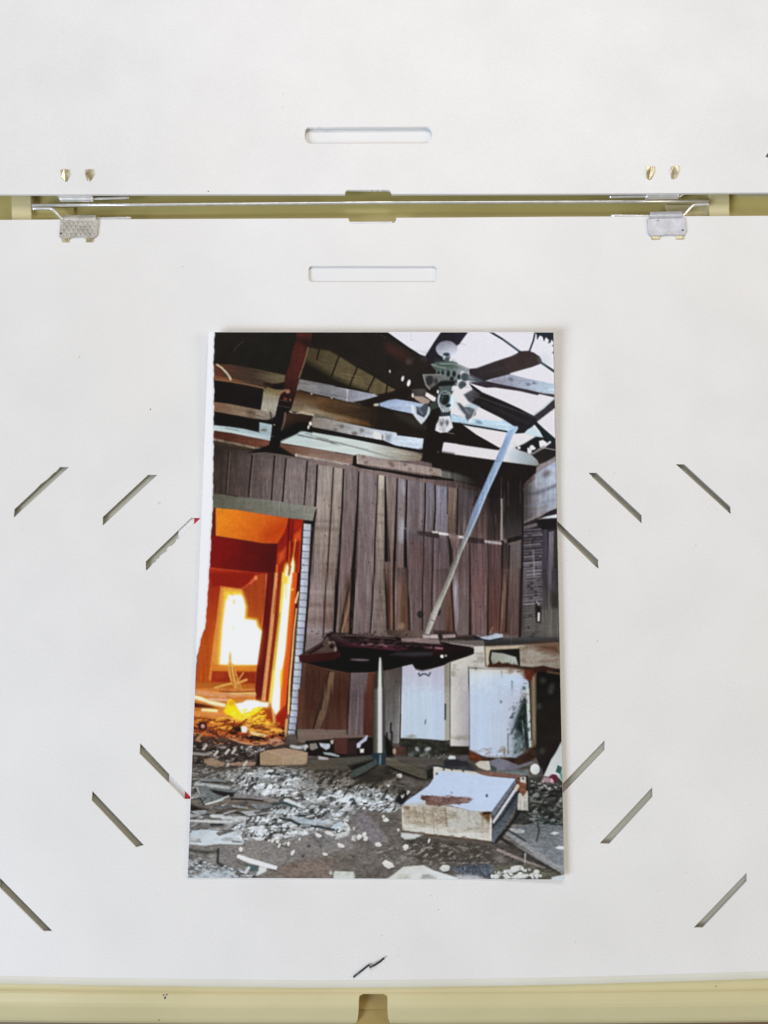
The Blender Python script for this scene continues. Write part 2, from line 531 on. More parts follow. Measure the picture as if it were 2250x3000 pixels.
from_bm('hinge_strap', slab([pix([R3(*p) for p in [(676, 306), (922, 304), (922, 330), (676, 332)]], 0.00015)], 0.00015, 0.0003, 0.0001), M_BRASSY, b2)
prong(R3, [(678, 106), (710, 102), (739, 104), (736, 150), (712, 229), (694, 214), (678, 192), (676, 150)], b2, M_BRASSY, Z_UP + 0.0007, Z_UP - 0.0004)
prong(R3, [(876, 102), (905, 98), (937, 100), (932, 150), (920, 192), (900, 212), (876, 224), (874, 160)], b2, M_BRASSY, Z_UP + 0.0007, Z_UP - 0.0004)


def lower_bracket(lab, R, plate, knuck, tabs, spots, mp, ridges=0):
    t = thing('hinge_bracket', lab, 'hinge', at(*R(*plate[0]), 0.0002), HG)
    zt = 0.00055
    from_bm('hinge_plate', slab([pix([R(*p) for p in plate], zt)], zt, 0.0004, 0.0001), mp, t)
    if ridges:                                        # knurled diamonds pressed into the plate
        bm = bmesh.new()
        for k in range(7):
            for q in range(4):
                x, y = 512 + k * 38 + (q % 2) * 19, 562 + q * 30
                if x > 775 or (x < 500):
                    continue
                c = [bm.verts.new(at(*R(x + a, y + b2), zt + 0.00002)) for a, b2 in ((-16, 0), (0, 13), (16, 0), (0, -13))]
                t2 = bm.verts.new(at(*R(x, y), zt + 0.00028))
                for a in range(4):
                    bm.faces.new((c[a], c[(a + 1) % 4], t2))
        from_bm('knurling', bm, mp, t)['kind'] = 'stuff'
    x0, x1, y0, y1, sl = knuck
    p = [(x0, y0), (x1, y0 + sl), (x1, y1 + sl), (x0, y1)]
    bm = bmesh.new()
    rows = []
    for k in range(9):
        a = k / 8
        z = zt + 0.0004 * math.sin(math.pi * (0.1 + 0.9 * a)) - 0.0009 * (1 - a) ** 3
        rows.append([at(*R(x0 + (x1 - x0) * s, y0 + (y1 - y0) * a + sl * s), z) for s in np.linspace(0, 1, 7)])
    bm, _ = loft(rows)
    from_bm('knuckle', bm, mp, t, True)
    for (a, b, c, d) in tabs:
        bm = slab([pix([R(a, b), R(c, b), R(c, d), R(a, d)], 0.00035)], 0.00035, 0.0004, 0.00012)
        from_bm('fixing_tab', bm, M_BRASSY, t)
    for (x, y, r) in spots:
        ring = [R(x + r * math.cos(k * math.pi / 5) * 1.4, y + r * math.sin(k * math.pi / 5)) for k in range(10)]
        from_bm('rust_pit', slab([pix(ring, zt + 0.00003)], zt + 0.00003, 0.00006, 0), M_DARKSTEEL, t)
    return t


lower_bracket('dull tan hinge plate clamped on the upper left edge of the lower board', R1,
              [(488, 532), (792, 532), (795, 560), (784, 664), (756, 682), (694, 682), (664, 668), (580, 676), (558, 684), (500, 686), (478, 666), (484, 600)],
              (522, 776, 497, 540, 0), [(499, 678, 556, 714), (696, 676, 753, 714)], [(568, 533, 9), (494, 646, 7)], M_PLATE, 1)
lower_bracket('bluish grey hinge plate clamped on the upper right edge of the lower board', R3,
              [(682, 526), (988, 520), (994, 580), (1000, 642), (978, 662), (918, 660), (905, 656), (826, 658), (786, 664), (718, 668), (690, 642), (686, 590)],
              (702, 965, 472, 526, -6), [(717, 660, 784, 692), (915, 656, 981, 691)], [(768, 508, 10), (910, 508, 8), (968, 619, 7), (768, 542, 4)], M_PLATE_BLUE)

# ------------------------------------------------------------------ bent staple, lint
st = [R8(*p) for p in [(500, 968), (590, 898), (664, 838), (676, 846), (676, 866), (740, 832), (800, 792), (812, 776), (834, 764)]]
tag(from_bm('bent_staple', tube([at(x, y, 0.00035 + (0.0003 if i in (4, 5) else 0)) for i, (x, y) in enumerate(st)], 0.00024, 10), M_DARKSTEEL, None, True),
    'thin black bent staple lying near the bottom edge of the lower board', 'staple')

rng = random.Random(7)
bm = bmesh.new()
bmb = bmesh.new()


def speck(b, px, py, z, r, n=7, stretch=1.0):
    c = at(px, py, z)
    a0 = rng.random() * 6.28
    vs = []
    top = b.verts.new(c + Vector((0, 0, r * MM * 0.5)))
    for k in range(n):
        a = a0 + k * 2 * math.pi / n
        q = r * MM * rng.uniform(0.6, 1.25)
        vs.append(b.verts.new(c + Vector((math.cos(a) * q * stretch, math.sin(a) * q, -0.00003))))
    for k in range(n):
        b.faces.new((vs[k], vs[(k + 1) % n], top))


S_ = 2250 / 1659.0
for x, y, r in [(325, 884, .26), (172, 771, .18), (450, 413, .22), (612, 203, .13), (610, 232, .15), (395, 576, .13), (1290, 1385, .15)]:
    speck(bm, x * S_, y * S_, 0.00004 if y > 470 else Z_UP + 0.00004, r)
for R, pts in ((R4, [(1005, 488), (165, 630), (1348, 130)]),
               (R5, [(510, 217), (325, 650), (1470, 345), (1120, 760), (158, 872), (838, 330)]),
               (R6, [(980, 1256), (157, 1520)]),
               (R7, [(390, 280), (333, 732), (392, 697), (207, 800), (1050, 1040), (1535, 535), (835, 1175), (220, 1558), (1137, 1785),
                     (484, 1088), (745, 525)]),
               (R8, [(815, 518), (803, 522), (1308, 95), (1345, 90), (1405, 115), (1418, 238), (985, 735), (1193, 560), (980, 672)])):
    for p in pts:
        speck(bm, *R(*p), 0.00004, rng.uniform(0.06, 0.11))
for x, y, r in [(465, 2988, .26), (2098, 2890, .2), (2037, 2925, .18)]:
    speck(bm, x, y, -0.0046 if y > 2950 else -0.0014, r)
o = from_bm('dust_specks', bm, M_SPECK)
o['kind'] = 'stuff'
for x, y in [(479, 2916), (484, 2921), (488, 2914), (483, 2925)]:
    speck(bmb, x, y, -0.0012, .22, 6, 1.2)
tag(from_bm('lint', bmb, M_SPECK_BLUE), 'tiny dark blue fleck of lint on the khaki rail at lower left', 'lint')

# ------------------------------------------------------------------ the colour photo: what is printed on it
# A small painter fills a picture in print coordinates; it becomes the printed ink (colour of each point of the sheet).
CX0, CY0, CS = 540.0, 962.0, 0.5
CW, CH = 564, 814
CAN = np.zeros((CH, CW, 3), np.float32)
gy, gx = np.mgrid[0:CH, 0:CW].astype(np.float32)
FX, FY = gx / CS + CX0, gy / CS + CY0
rs = np.random.RandomState(5)


def vnoise(sx, sy, octs=3, seed=0):
    """smooth value noise with cells sx by sy (picture units), -1..1"""
    r = np.random.RandomState(seed + 11)
    out = np.zeros((CH, CW), np.float32)
    amp, tot = 1.0, 0.0
    for o in range(octs):
        nx, ny = int(CW / CS / sx) + 3, int(CH / CS / sy) + 3
        g = r.uniform(-1, 1, (ny, nx)).astype(np.float32)
        u, v = (FX - CX0) / sx, (FY - CY0) / sy
        iu, iv = u.astype(int), v.astype(int)
        fu, fv = u - iu, v - iv
        fu, fv = fu * fu * (3 - 2 * fu), fv * fv * (3 - 2 * fv)
        out += amp * ((g[iv, iu] * (1 - fu) + g[iv, iu + 1] * fu) * (1 - fv) + (g[iv + 1, iu] * (1 - fu) + g[iv + 1, iu + 1] * fu) * fv)
        tot += amp
        amp *= 0.6
        sx, sy = max(2.0, sx / 2), max(2.0, sy / 2)
    return out / tot


NZ = {'f': vnoise(7, 7, 2, 1), 'm': vnoise(30, 30, 3, 2), 'v': vnoise(7, 130, 3, 3), 'h': vnoise(120, 9, 3, 4), 'b': vnoise(60, 26, 3, 6),
      'r': vnoise(16, 8, 3, 8), 's': vnoise(5, 40, 2, 9)}
ID = lambda x, y: (x, y)


def paint(a, sl, col, gr, n):
    y0, y1, x0, x1 = sl
    c = np.empty((y1 - y0, x1 - x0, 3), np.float32)
    if gr is None:
        c[:] = np.array(col, np.float32)
    else:
        (p, q, col2) = gr
        d = np.array([q[0] - p[0], q[1] - p[1]], np.float32)
        t = ((FX[y0:y1, x0:x1] - p[0]) * d[0] + (FY[y0:y1, x0:x1] - p[1]) * d[1]) / max(1e-6, float(d @ d))
        t = np.clip(t, 0, 1)[..., None]
        c[:] = np.array(col, np.float32) * (1 - t) + np.array(col2, np.float32) * t
    if n:
        for k, amp in n.items():
            c *= 1 + amp * NZ[k][y0:y1, x0:x1, None]
    CAN[y0:y1, x0:x1] = CAN[y0:y1, x0:x1] * (1 - a[..., None]) + c * a[..., None]


def box_of(P, pad):
    x0 = int(max(0, math.floor((P[:, 0].min() - CX0 - pad) * CS)))
    x1 = int(min(CW, math.ceil((P[:, 0].max() - CX0 + pad) * CS) + 1))
    y0 = int(max(0, math.floor((P[:, 1].min() - CY0 - pad) * CS)))
    y1 = int(min(CH, math.ceil((P[:, 1].max() - CY0 + pad) * CS) + 1))
    return y0, y1, x0, x1


def seg_d(X, Y, a, b):
    dx, dy = b[0] - a[0], b[1] - a[1]
    L = dx * dx + dy * dy + 1e-9
    t = np.clip(((X - a[0]) * dx + (Y - a[1]) * dy) / L, 0, 1)
    return np.hypot(X - a[0] - t * dx, Y - a[1] - t * dy), t


def poly(R, pts, col, gr=None, b=2.6, n=None, op=1.0):
    P = np.array([R(*p) for p in pts], np.float32)
    y0, y1, x0, x1 = box_of(P, b)
    if x1 <= x0 or y1 <= y0:
        return
    X, Y = FX[y0:y1, x0:x1], FY[y0:y1, x0:x1]
    d = np.full(X.shape, 1e9, np.float32)
    ins = np.zeros(X.shape, bool)
    for i in range(len(P)):
        p, q = P[i], P[(i + 1) % len(P)]
        d = np.minimum(d, seg_d(X, Y, p, q)[0])
        if p[1] != q[1]:
            c = ((p[1] > Y) != (q[1] > Y)) & (X < (q[0] - p[0]) * (Y - p[1]) / (q[1] - p[1]) + p[0])
            ins ^= c
    sd = np.where(ins, -d, d)
    a = np.clip(0.5 - sd / b, 0, 1) * op
    if gr is not None:
        gr = (R(*gr[0]), R(*gr[1]), gr[2])
    paint(a, (y0, y1, x0, x1), col, gr, n)


def line(R, pts, wd, col, b=2.4, gr=None, n=None, op=1.0, w2=None):
    """a stroke; wd in tile units"""
    P = np.array([R(*p) for p in pts], np.float32)
    k = R(1, 0)[0] - R(0, 0)[0]
    w0 = wd * k / 2
    w1 = w0 if w2 is None else w2 * k / 2
    y0, y1, x0, x1 = box_of(P, max(w0, w1) + b)
    if x1 <= x0 or y1 <= y0:
        return
    X, Y = FX[y0:y1, x0:x1], FY[y0:y1, x0:x1]
    sd = np.full(X.shape, 1e9, np.float32)
    for i in range(len(P) - 1):
        d, t = seg_d(X, Y, P[i], P[i + 1])
        u = (i + t) / (len(P) - 1)
        sd = np.minimum(sd, d - (w0 + (w1 - w0) * u))
    if gr is not None:
        gr = (R(*gr[0]), R(*gr[1]), gr[2])
    paint(np.clip(0.5 - sd / b, 0, 1) * op, (y0, y1, x0, x1), col, gr, n)


def ell(R, cx, cy, rx, ry, col, rot=0.0, b=2.6, n=None, op=1.0, gr=None, m=20):
    c, s = math.cos(math.radians(rot)), math.sin(math.radians(rot))
    pts = [(cx + rx * math.cos(t) * c - ry * math.sin(t) * s, cy + rx * math.cos(t) * s + ry * math.sin(t) * c)
           for t in np.linspace(0, 2 * math.pi, m, endpoint=False)]
    poly(R, pts, col, gr, b, n, op)




def sheared(a, k):
    """slant a noise field, as broken laths and plaster lie"""
    return np.stack([np.roll(r, int(round(-i * k))) for i, r in enumerate(a)])


NZ['q'] = sheared(vnoise(18, 8, 3, 21), .8)
NZ['q2'] = sheared(vnoise(9, 12, 2, 22), .6)
NZ['q3'] = sheared(vnoise(11, 6, 2, 23), .9)
NZ['q4'] = vnoise(46, 16, 3, 24)


def litter(R, pts, col, bias=0.0, soft=0.22, b=14, op=1.0, fld='q', tint=None):
    """ground covered in broken bits: colour shows only on the high spots of a fine noise"""
    P = np.array([R(*p) for p in pts], np.float32)
    y0, y1, x0, x1 = box_of(P, b)
    if x1 <= x0 or y1 <= y0:
        return
    X, Y = FX[y0:y1, x0:x1], FY[y0:y1, x0:x1]
    d = np.full(X.shape, 1e9, np.float32)
    ins = np.zeros(X.shape, bool)
    for i in range(len(P)):
        p, q = P[i], P[(i + 1) % len(P)]
        d = np.minimum(d, seg_d(X, Y, p, q)[0])
        if p[1] != q[1]:
            ins ^= ((p[1] > Y) != (q[1] > Y)) & (X < (q[0] - p[0]) * (Y - p[1]) / (q[1] - p[1]) + p[0])
    m = np.clip(0.5 - np.where(ins, -d, d) / b, 0, 1)
    n = NZ[fld][y0:y1, x0:x1]
    a = np.clip((n + bias - (1 - m) * 0.6) / soft + 0.5, 0, 1) * np.clip(m * 3, 0, 1) * op
    paint(a, (y0, y1, x0, x1), col, None, {'f': .16, 'r': .12})


def rubble(R, pts, k=1.0):
    """plaster and glass in several tones, thick in some places and thin in others"""
    lv = lambda v: tuple(c * k for c in v)
    litter(R, pts, lv((142, 143, 141)), .16, .35, 18, .9, 'q')
    litter(R, pts, lv((176, 183, 187)), -.02, .25, 18, .95, 'q3')
    litter(R, pts, lv((212, 220, 225)), -.03, .2, 18, .95, 'q')
    litter(R, pts, lv((96, 93, 89)), -.18, .25, 18, .5, 'q4')
    litter(R, pts, lv((58, 58, 56)), -.24, .18, 16, .85, 'q2')


def blob(R, cx, cy, rx, ry, col, rot=0.0, b=2.8, seed=0):
    """a rough crumb of plaster: lit top, shaded foot"""
    r = random.Random(int(cx * 7 + cy * 13) + seed)
    c, s = math.cos(math.radians(rot)), math.sin(math.radians(rot))
    pts = []
    k = r.randint(6, 8)
    for i in range(k):
        t = i * 2 * math.pi / k + r.uniform(-.3, .3)
        q = r.uniform(.72, 1.15)
        pts.append((cx + rx * q * math.cos(t) * c - ry * q * math.sin(t) * s, cy + rx * q * math.cos(t) * s + ry * q * math.sin(t) * c))
    poly(R, [(x + rx * .12, y + ry * .3) for x, y in pts], (48, 45, 43), None, 3.4, None, .7)
    poly(R, pts, col, ((cx, cy - ry), (cx, cy + ry), tuple(v * .84 for v in col)), b, {'f': .08})


def chips(R, zone, count, pal, size, seed, asp=2.2, ang=(-35, 35), shade=0.5, b=2.0, persp=None):
    """torn scraps strewn over a zone, each with a dark underside"""
    r = random.Random(seed)
    Z = [R(*p) for p in zone]
    xs, ys = [p[0] for p in Z], [p[1] for p in Z]

    def inside(x, y):
        k = False
        for i in range(len(Z)):
            (ax, ay), (bx_, by_) = Z[i], Z[(i + 1) % len(Z)]
            if (ay > y) != (by_ > y) and x < (bx_ - ax) * (y - ay) / (by_ - ay) + ax:
                k = not k
        return k
    todo = []
    while len(todo) < count:
        x, y = r.uniform(min(xs), max(xs)), r.uniform(min(ys), max(ys))
        if inside(x, y):
            todo.append((y, x))
    todo.sort()
    for y, x in todo:
        s = r.uniform(*size)
        a = math.radians(r.uniform(*ang))
        A = asp * r.uniform(0.6, 1.3)
        k = r.randint(4, 6)
        base = [r.uniform(0.65, 1.15) for _ in range(k)]
        o = r.random() * 6
        pts = []
        for i in range(k):
            t = o + i * 2 * math.pi / k
            u, v = math.cos(t) * s * A * base[i], math.sin(t) * s * base[i]
            pts.append((x + u * math.cos(a) - v * math.sin(a), y + u * math.sin(a) + v * math.cos(a)))
        c = np.array(r.choice(pal), float) * r.uniform(0.82, 1.12)
        if shade:
            poly(ID, [(px + 1.0, py + s * 0.65) for px, py in pts], (42, 40, 38), None, 3.0, None, shade)
        poly(ID, pts, tuple(np.clip(c, 0, 245)), None, b, {'f': .08})


A_, B_, C_ = T(580, 950, 4.1475), T(930, 950, 4.1475), T(1280, 950, 4.1475)
D_, E_, F_ = T(560, 1300, 4.1475), T(920, 1300, 4.1475), T(1280, 1300, 4.1475)
G_, H_, I_ = T(540, 1680, 4.1475), T(900, 1680, 4.1475), T(1270, 1680, 4.1475)
J_, K_, L_ = T(540, 2020, 4.1475), T(900, 2020, 4.1475), T(1270, 2020, 4.1475)
M_, N_ = T(530, 2330, 2.860), T(1090, 2330, 2.860)
WOOD = {'v': .16, 'f': .05}
DK = {'m': .10, 'f': .05}

# ---- grounds
poly(ID, [(500, 900), (1700, 900), (1700, 1360), (500, 1330)], (41, 35, 31), None, 3, DK)
poly(ID, [(500, 1300), (1700, 1330), (1700, 2200), (500, 2200)], (102, 88, 86), None, 3, WOOD)
poly(ID, [(500, 2150), (1700, 2150), (1700, 2620), (500, 2620)], (78, 70, 62), ((900, 2160), (900, 2580), (104, 98, 93)), 3, {'h': .22, 'm': .16, 'r': .2})

# ---- roof, left
poly(A_, [(195, 95), (1210, 95), (1150, 320), (1110, 500), (1050, 640), (700, 540), (400, 490), (195, 460)], (44, 39, 34), ((300, 100), (900, 600), (38, 36, 30)), 3, DK)
line(A_, [(440, 330), (460, 280), (550, 210)], 12, (84, 80, 76), 3, op=.7)
poly(A_, [(195, 480), (400, 490), (700, 540), (1060, 620), (1050, 690), (930, 740), (800, 775), (600, 730), (400, 695), (195, 665)], (112, 62, 42), ((210, 600), (500, 620), (82, 62, 50)), 3, {'h': .12, 'f': .06})
poly(A_, [(600, 530), (1060, 620), (1050, 700), (900, 720), (650, 640)], (82, 64, 50), ((650, 620), (1050, 650), (122, 112, 82)), 6, {'h': .1})
poly(A_, [(195, 620), (400, 655), (600, 700), (400, 690), (195, 665)], (150, 90, 50), None, 4, None, .7)
line(A_, [(205, 672), (400, 697), (620, 737), (800, 778)], 20, (146, 105, 72), 3, n={'f': .12})
ell(A_, 960, 750, 70, 26, (34, 28, 24), 10, 5)
ell(A_, 850, 730, 60, 22, (50, 38, 28), 10, 5)
poly(A_, [(795, 790), (850, 762), (930, 790), (1050, 800), (1000, 860), (965, 1000), (935, 1120), (880, 1120), (760, 1045), (780, 920)], (126, 110, 66), ((900, 780), (880, 960), (178, 172, 155)), 3, {'h': .08, 'f': .05})
poly(A_, [(190, 680), (400, 710), (620, 748), (795, 788), (780, 920), (762, 1035), (600, 1010), (400, 970), (190, 940)], (37, 31, 30), None, 3, DK)
poly(A_, [(190, 942), (400, 970), (600, 1010), (760, 1042), (935, 1075), (930, 1120), (890, 1150), (820, 1165), (640, 1135), (400, 1095), (190, 1058)], (138, 102, 76), ((260, 1000), (860, 1110), (158, 146, 128)), 3, {'h': .12, 'f': .06})
ell(A_, 640, 1080, 55, 40, (98, 78, 62), 0, 12, op=.8)
line(A_, [(880, 1070), (890, 1150)], 18, (70, 62, 52), 5)
poly(A_, [(190, 1062), (400, 1100), (640, 1142), (860, 1170), (905, 1168), (905, 1218), (745, 1190), (745, 1312), (700, 1302), (560, 1272), (380, 1247), (190, 1227)], (33, 28, 28), None, 3)
poly(A_, [(190, 1225), (380, 1245), (560, 1270), (702, 1303), (742, 1312), (748, 1190), (905, 1220), (880, 1418), (600, 1362), (400, 1320), (190, 1292)], (172, 188, 192), ((400, 1240), (380, 1320), (206, 216, 212)), 3, {'h': .07})
ell(A_, 800, 1285, 40, 14, (120, 118, 112), 0, 6)
poly(A_, [(190, 1292), (400, 1325), (600, 1365), (875, 1420), (860, 1475), (780, 1505), (560, 1470), (400, 1440), (190, 1392)], (92, 48, 36), ((300, 1350), (800, 1450), (128, 76, 58)), 3, {'h': .15, 'f': .1})
poly(A_, [(190, 1395), (560, 1490), (780, 1520), (850, 1560), (850, 1700), (190, 1700)], (66, 54, 46), None, 3, DK)
line(A_, [(195, 1400), (300, 1420), (420, 1445), (600, 1482), (760, 1512)], 30, (138, 118, 96), 4, n={'r': .3, 'f': .2})
line(A_, [(195, 1440), (420, 1478), (600, 1515)], 14, (84, 68, 52), 5)

# arch of pale green boards
poly(B_, [(-110, 270), (20, 298), (140, 315), (260, 378), (480, 520), (690, 640), (850, 742), (950, 800), (925, 835), (720, 865), (600, 812), (380, 750), (190, 670), (0, 580), (-160, 470)],
     (84, 75, 48), ((-100, 300), (300, 560), (102, 90, 62)), 4, {'m': .08, 'f': .08})
poly(B_, [(-160, 440), (0, 520), (190, 640), (380, 735), (600, 812), (500, 830), (-160, 640)], (38, 34, 26), None, 22)
poly(B_, [(-110, 270), (20, 298), (140, 315), (260, 378), (480, 520), (480, 480), (140, 270), (-110, 240)], (44, 38, 28), None, 12)
for a, c in (((22, 305), (-10, 430)), ((262, 385), (168, 640)), ((487, 518), (388, 750)), ((692, 648), (608, 812)), ((850, 740), (832, 835))):
    line(B_, [a, c], 20, (42, 33, 24), 3)
ell(B_, 915, 810, 30, 26, (110, 92, 66), 0, 5)
ell(B_, 970, 335, 150, 60, (78, 43, 36), 28, 22)
ell(B_, 1115, 450, 36, 34, (106, 94, 78), 0, 14)
poly(B_, [(830, 160), (1250, 400), (1360, 480), (1330, 560), (1150, 560), (1000, 440)], (52, 40, 36), None, 40, None, .6)
line(B_, [(790, 95), (1100, 290), (1300, 395)], 26, (30, 26, 28), 5)

# beams under the arch
R_G = {'h': .12, 'f': .06}
poly(A_, [(1190, 800), (1659, 900), (1659, 1150), (1400, 1090), (1150, 1060), (1110, 1050)], (88, 58, 34), ((1400, 860), (1360, 1080), (150, 132, 104)), 4, R_G)
poly(B_, [(0, 860), (430, 945), (700, 870), (870, 905), (740, 1000), (1150, 1080), (1340, 1200), (1330, 1400), (900, 1330), (630, 1240), (300, 1185), (0, 1130)], (112, 78, 46), ((50, 1000), (760, 1150), (40, 33, 28)), 14, R_G)
poly(B_, [(-150, 990), (0, 1040), (300, 1110), (620, 1190), (640, 1240), (300, 1190), (0, 1130), (-200, 1090)], (158, 140, 112), ((0, 1080), (600, 1210), (104, 68, 34)), 10, R_G)
poly(B_, [(600, 880), (900, 820), (1180, 700), (1180, 840), (1100, 900), (900, 930), (640, 1010), (430, 960)], (38, 30, 26), None, 6)
poly(A_, [(1230, 665), (1659, 748), (1659, 890), (1580, 880), (1380, 840), (1195, 800)], (138, 132, 130), ((1250, 720), (1650, 820), (142, 140, 142)), 3, R_G)
poly(B_, [(0, 715), (360, 785), (700, 850), (735, 872), (560, 920), (430, 945), (360, 935), (160, 892), (0, 852)], (132, 130, 132), ((100, 800), (650, 880), (166, 168, 184)), 3, R_G)
line(B_, [(365, 795), (358, 930)], 12, (200, 198, 205), 2.5)
line(A_, [(1230, 800), (1400, 850), (1659, 905)], 14, (48, 34, 26), 4)
for x, y in ((1380, 845), (1625, 895)):
    ell(A_, x, y, 14, 10, (180, 172, 160), 0, 3)
poly(B_, [(690, 982), (870, 920), (950, 908), (1150, 940), (1300, 970), (1250, 1030), (1150, 1085), (900, 1035), (760, 995)], (150, 165, 192), ((900, 930), (1000, 1060), (178, 194, 218)), 3, R_G)
ell(B_, 715, 978, 34, 16, (205, 190, 165), -8, 4)
line(B_, [(745, 960), (760, 1000)], 14, (70, 78, 96), 3)
poly(B_, [(950, 1080), (1150, 1120), (1330, 1260), (1200, 1250), (1000, 1130)], (66, 64, 58), None, 20, None, .7)
poly(A_, [(1400, 1085), (1659, 1145), (1659, 1300), (1560, 1282), (1390, 1245), (1350, 1180)], (118, 110, 98), None, 4, R_G)
line(A_, [(1110, 1058), (1170, 1090), (1260, 1072), (1330, 1090), (1400, 1100), (1410, 1150)], 20, (192, 180, 156), 3, n={'f': .1})
poly(B_, [(-60, 1120), (0, 1130), (300, 1188), (700, 1275), (960, 1318), (970, 1350), (1290, 1390), (1272, 1525), (950, 1475), (800, 1412), (400, 1342), (0, 1262), (-60, 1250)], (150, 138, 126), ((0, 1190), (900, 1400), (208, 220, 234)), 3, {'h': .09, 'f': .06})
for x, y, r in ((295, 1240, 24), (220, 1282, 22), (540, 1290, 24), (450, 1325, 30)):
    ell(B_, x, y, r, r * .7, (92, 84, 80), 0, 8, op=.8)
poly(B_, [(690, 1300), (755, 1312), (805, 1400), (700, 1395), (670, 1350)], (224, 222, 222), None, 4)
poly(B_, [(830, 1330), (900, 1345), (880, 1420), (830, 1410)], (136, 140, 146), None, 14)
poly(B_, [(785, 1340), (812, 1350), (806, 1412), (780, 1400)], (120, 116, 112), None, 5)
line(B_, [(810, 1340), (808, 1400)], 14, (230, 230, 230), 3)
poly(A_, [(1240, 1265), (1400, 1262), (1659, 1300), (1659, 1385), (1250, 1300)], (32, 27, 25), None, 3)
poly(B_, [(-60, 1250), (0, 1262), (400, 1342), (800, 1412), (950, 1475), (1290, 1530), (1290, 1570), (950, 1500), (500, 1412), (0, 1315)], (34, 28, 28), None, 3)
poly(A_, [(1210, 1325), (1240, 1290), (1659, 1375), (1659, 1548), (1300, 1490), (1000, 1442), (1010, 1410), (1150, 1352)], (190, 203, 202), ((1300, 1330), (1270, 1470), (204, 216, 212)), 3, {'h': .06})
poly(B_, [(-60, 1310), (0, 1322), (300, 1372), (560, 1422), (900, 1492), (1200, 1562), (1320, 1630), (1350, 1659), (1000, 1659), (500, 1600), (0, 1510), (-60, 1500)], (204, 215, 209), ((600, 1500), (1250, 1600), (136, 118, 98)), 3, {'h': .06})
line(A_, [(1220, 1345), (1659, 1442)], 12, (116, 120, 116), 3)
line(B_, [(0, 1385), (300, 1450), (700, 1560), (1000, 1650)], 14, (138, 140, 134), 4)
poly(A_, [(1000, 1442), (1300, 1490), (1659, 1550), (1659, 1660), (1230, 1595), (980, 1530)], (118, 80, 62), ((1100, 1500), (1600, 1620), (150, 122, 112)), 3, {'h': .12, 'r': .12})
poly(E_, [(-40, 60), (0, 62), (200, 108), (512, 152), (480, 245), (300, 235), (-40, 150)], (138, 108, 95), None, 3, {'h': .1, 'r': .1})

# ---- wall of boards above the door
poly(D_, [(265, 50), (750, 90), (1030, 150), (1200, 160), (1700, 250), (1700, 900), (1510, 790), (265, 620)], (64, 52, 46), ((330, 300), (1250, 420), (118, 105, 104)), 4, {'v': .10, 'm': .12, 'f': .05})
for a, c, w_ in (((458, 100), (420, 600), 10), ((745, 130), (697, 640), 18), ((1015, 150), (977, 680), 20), ((1152, 180), (1112, 705), 20), ((1412, 215), (1375, 745), 20)):
    line(D_, [a, ((a[0] + c[0]) / 2 - 2, (a[1] + c[1]) / 2), c], w_, (38, 31, 29), 3)
    line(D_, [(a[0] + 18, a[1]), (c[0] + 18, c[1])], 8, (142, 128, 124), 4, op=.5)
poly(D_, [(700, 110), (860, 40), (1070, 30), (1270, 158), (1100, 132), (830, 112)], (32, 27, 25), None, 8)
poly(A_, [(960, 1525), (1000, 1535), (1180, 1602), (1195, 1612), (960, 1565)], (30, 25, 24), None, 3)
line(D_, [(740, 125), (900, 112), (1100, 142), (1300, 178), (1659, 238)], 20, (106, 94, 88), 4)
line(A_, [(1200, 1590), (1350, 1622), (1480, 1648)], 26, (162, 146, 136), 4, n={'r': .25})
ell(A_, 1195, 1590, 18, 20, (190, 178, 165), 0, 3)

# the diagonal reddish roof post
poly(A_, [(1200, 80), (1390, 80), (1372, 250), (1335, 290), (1285, 520), (1220, 700), (1185, 860), (1135, 1020), (1065, 1130), (1015, 1260), (1018, 1340), (1000, 1440), (972, 1535), (860, 1560), (775, 1505), (865, 1465), (890, 1350), (905, 1200), (950, 1090), (985, 900), (1040, 800), (1060, 640), (1110, 500), (1150, 320), (1190, 200)],
     (92, 41, 36), ((1200, 640), (1040, 1020), (32, 25, 24)), 3, {'v': .1, 'f': .06})
poly(A_, [(1190, 200), (1280, 250), (1335, 290), (1380, 230), (1390, 180), (1210, 160)], (40, 27, 25), None, 20, None, .7)
line(A_, [(1340, 285), (1290, 470), (1228, 650)], 14, (138, 112, 84), 3)
line(A_, [(960, 852), (1055, 802)], 34, (158, 114, 86), 3, w2=24)
ell(A_, 1090, 815, 30, 26, (172, 112, 86), 0, 4)
ell(A_, 1060, 908, 22, 18, (132, 66, 52), 0, 4)
ell(A_, 1122, 920, 8, 16, (190, 110, 90), 0, 3)
poly(A_, [(1060, 1108), (1112, 1072), (1300, 1102), (1402, 1118), (1370, 1180), (1300, 1260), (1180, 1340), (1000, 1402), (1015, 1250)], (66, 47, 36), ((1150, 1150), (1180, 1300), (30, 26, 24)), 4, {'m': .15})
poly(A_, [(1000, 1340), (1200, 1200), (1330, 1200), (1330, 1280), (1230, 1300), (1100, 1370), (1000, 1420)], (27, 23, 22), None, 10)
line(A_, [(1062, 1085), (1045, 1200), (1018, 1280)], 30, (124, 96, 82), 5, w2=14)
ell(A_, 1365, 1208, 18, 26, (228, 222, 205), 0, 3)
ell(A_, 1343, 1250, 12, 24, (228, 222, 205), 10, 3)
ell(A_, 928, 1222, 8, 7, (220, 210, 190), 0, 2)
line(A_, [(230, 490), (290, 530), (350, 592), (388, 645), (396, 672)], 20, (204, 194, 162), 3, w2=28)

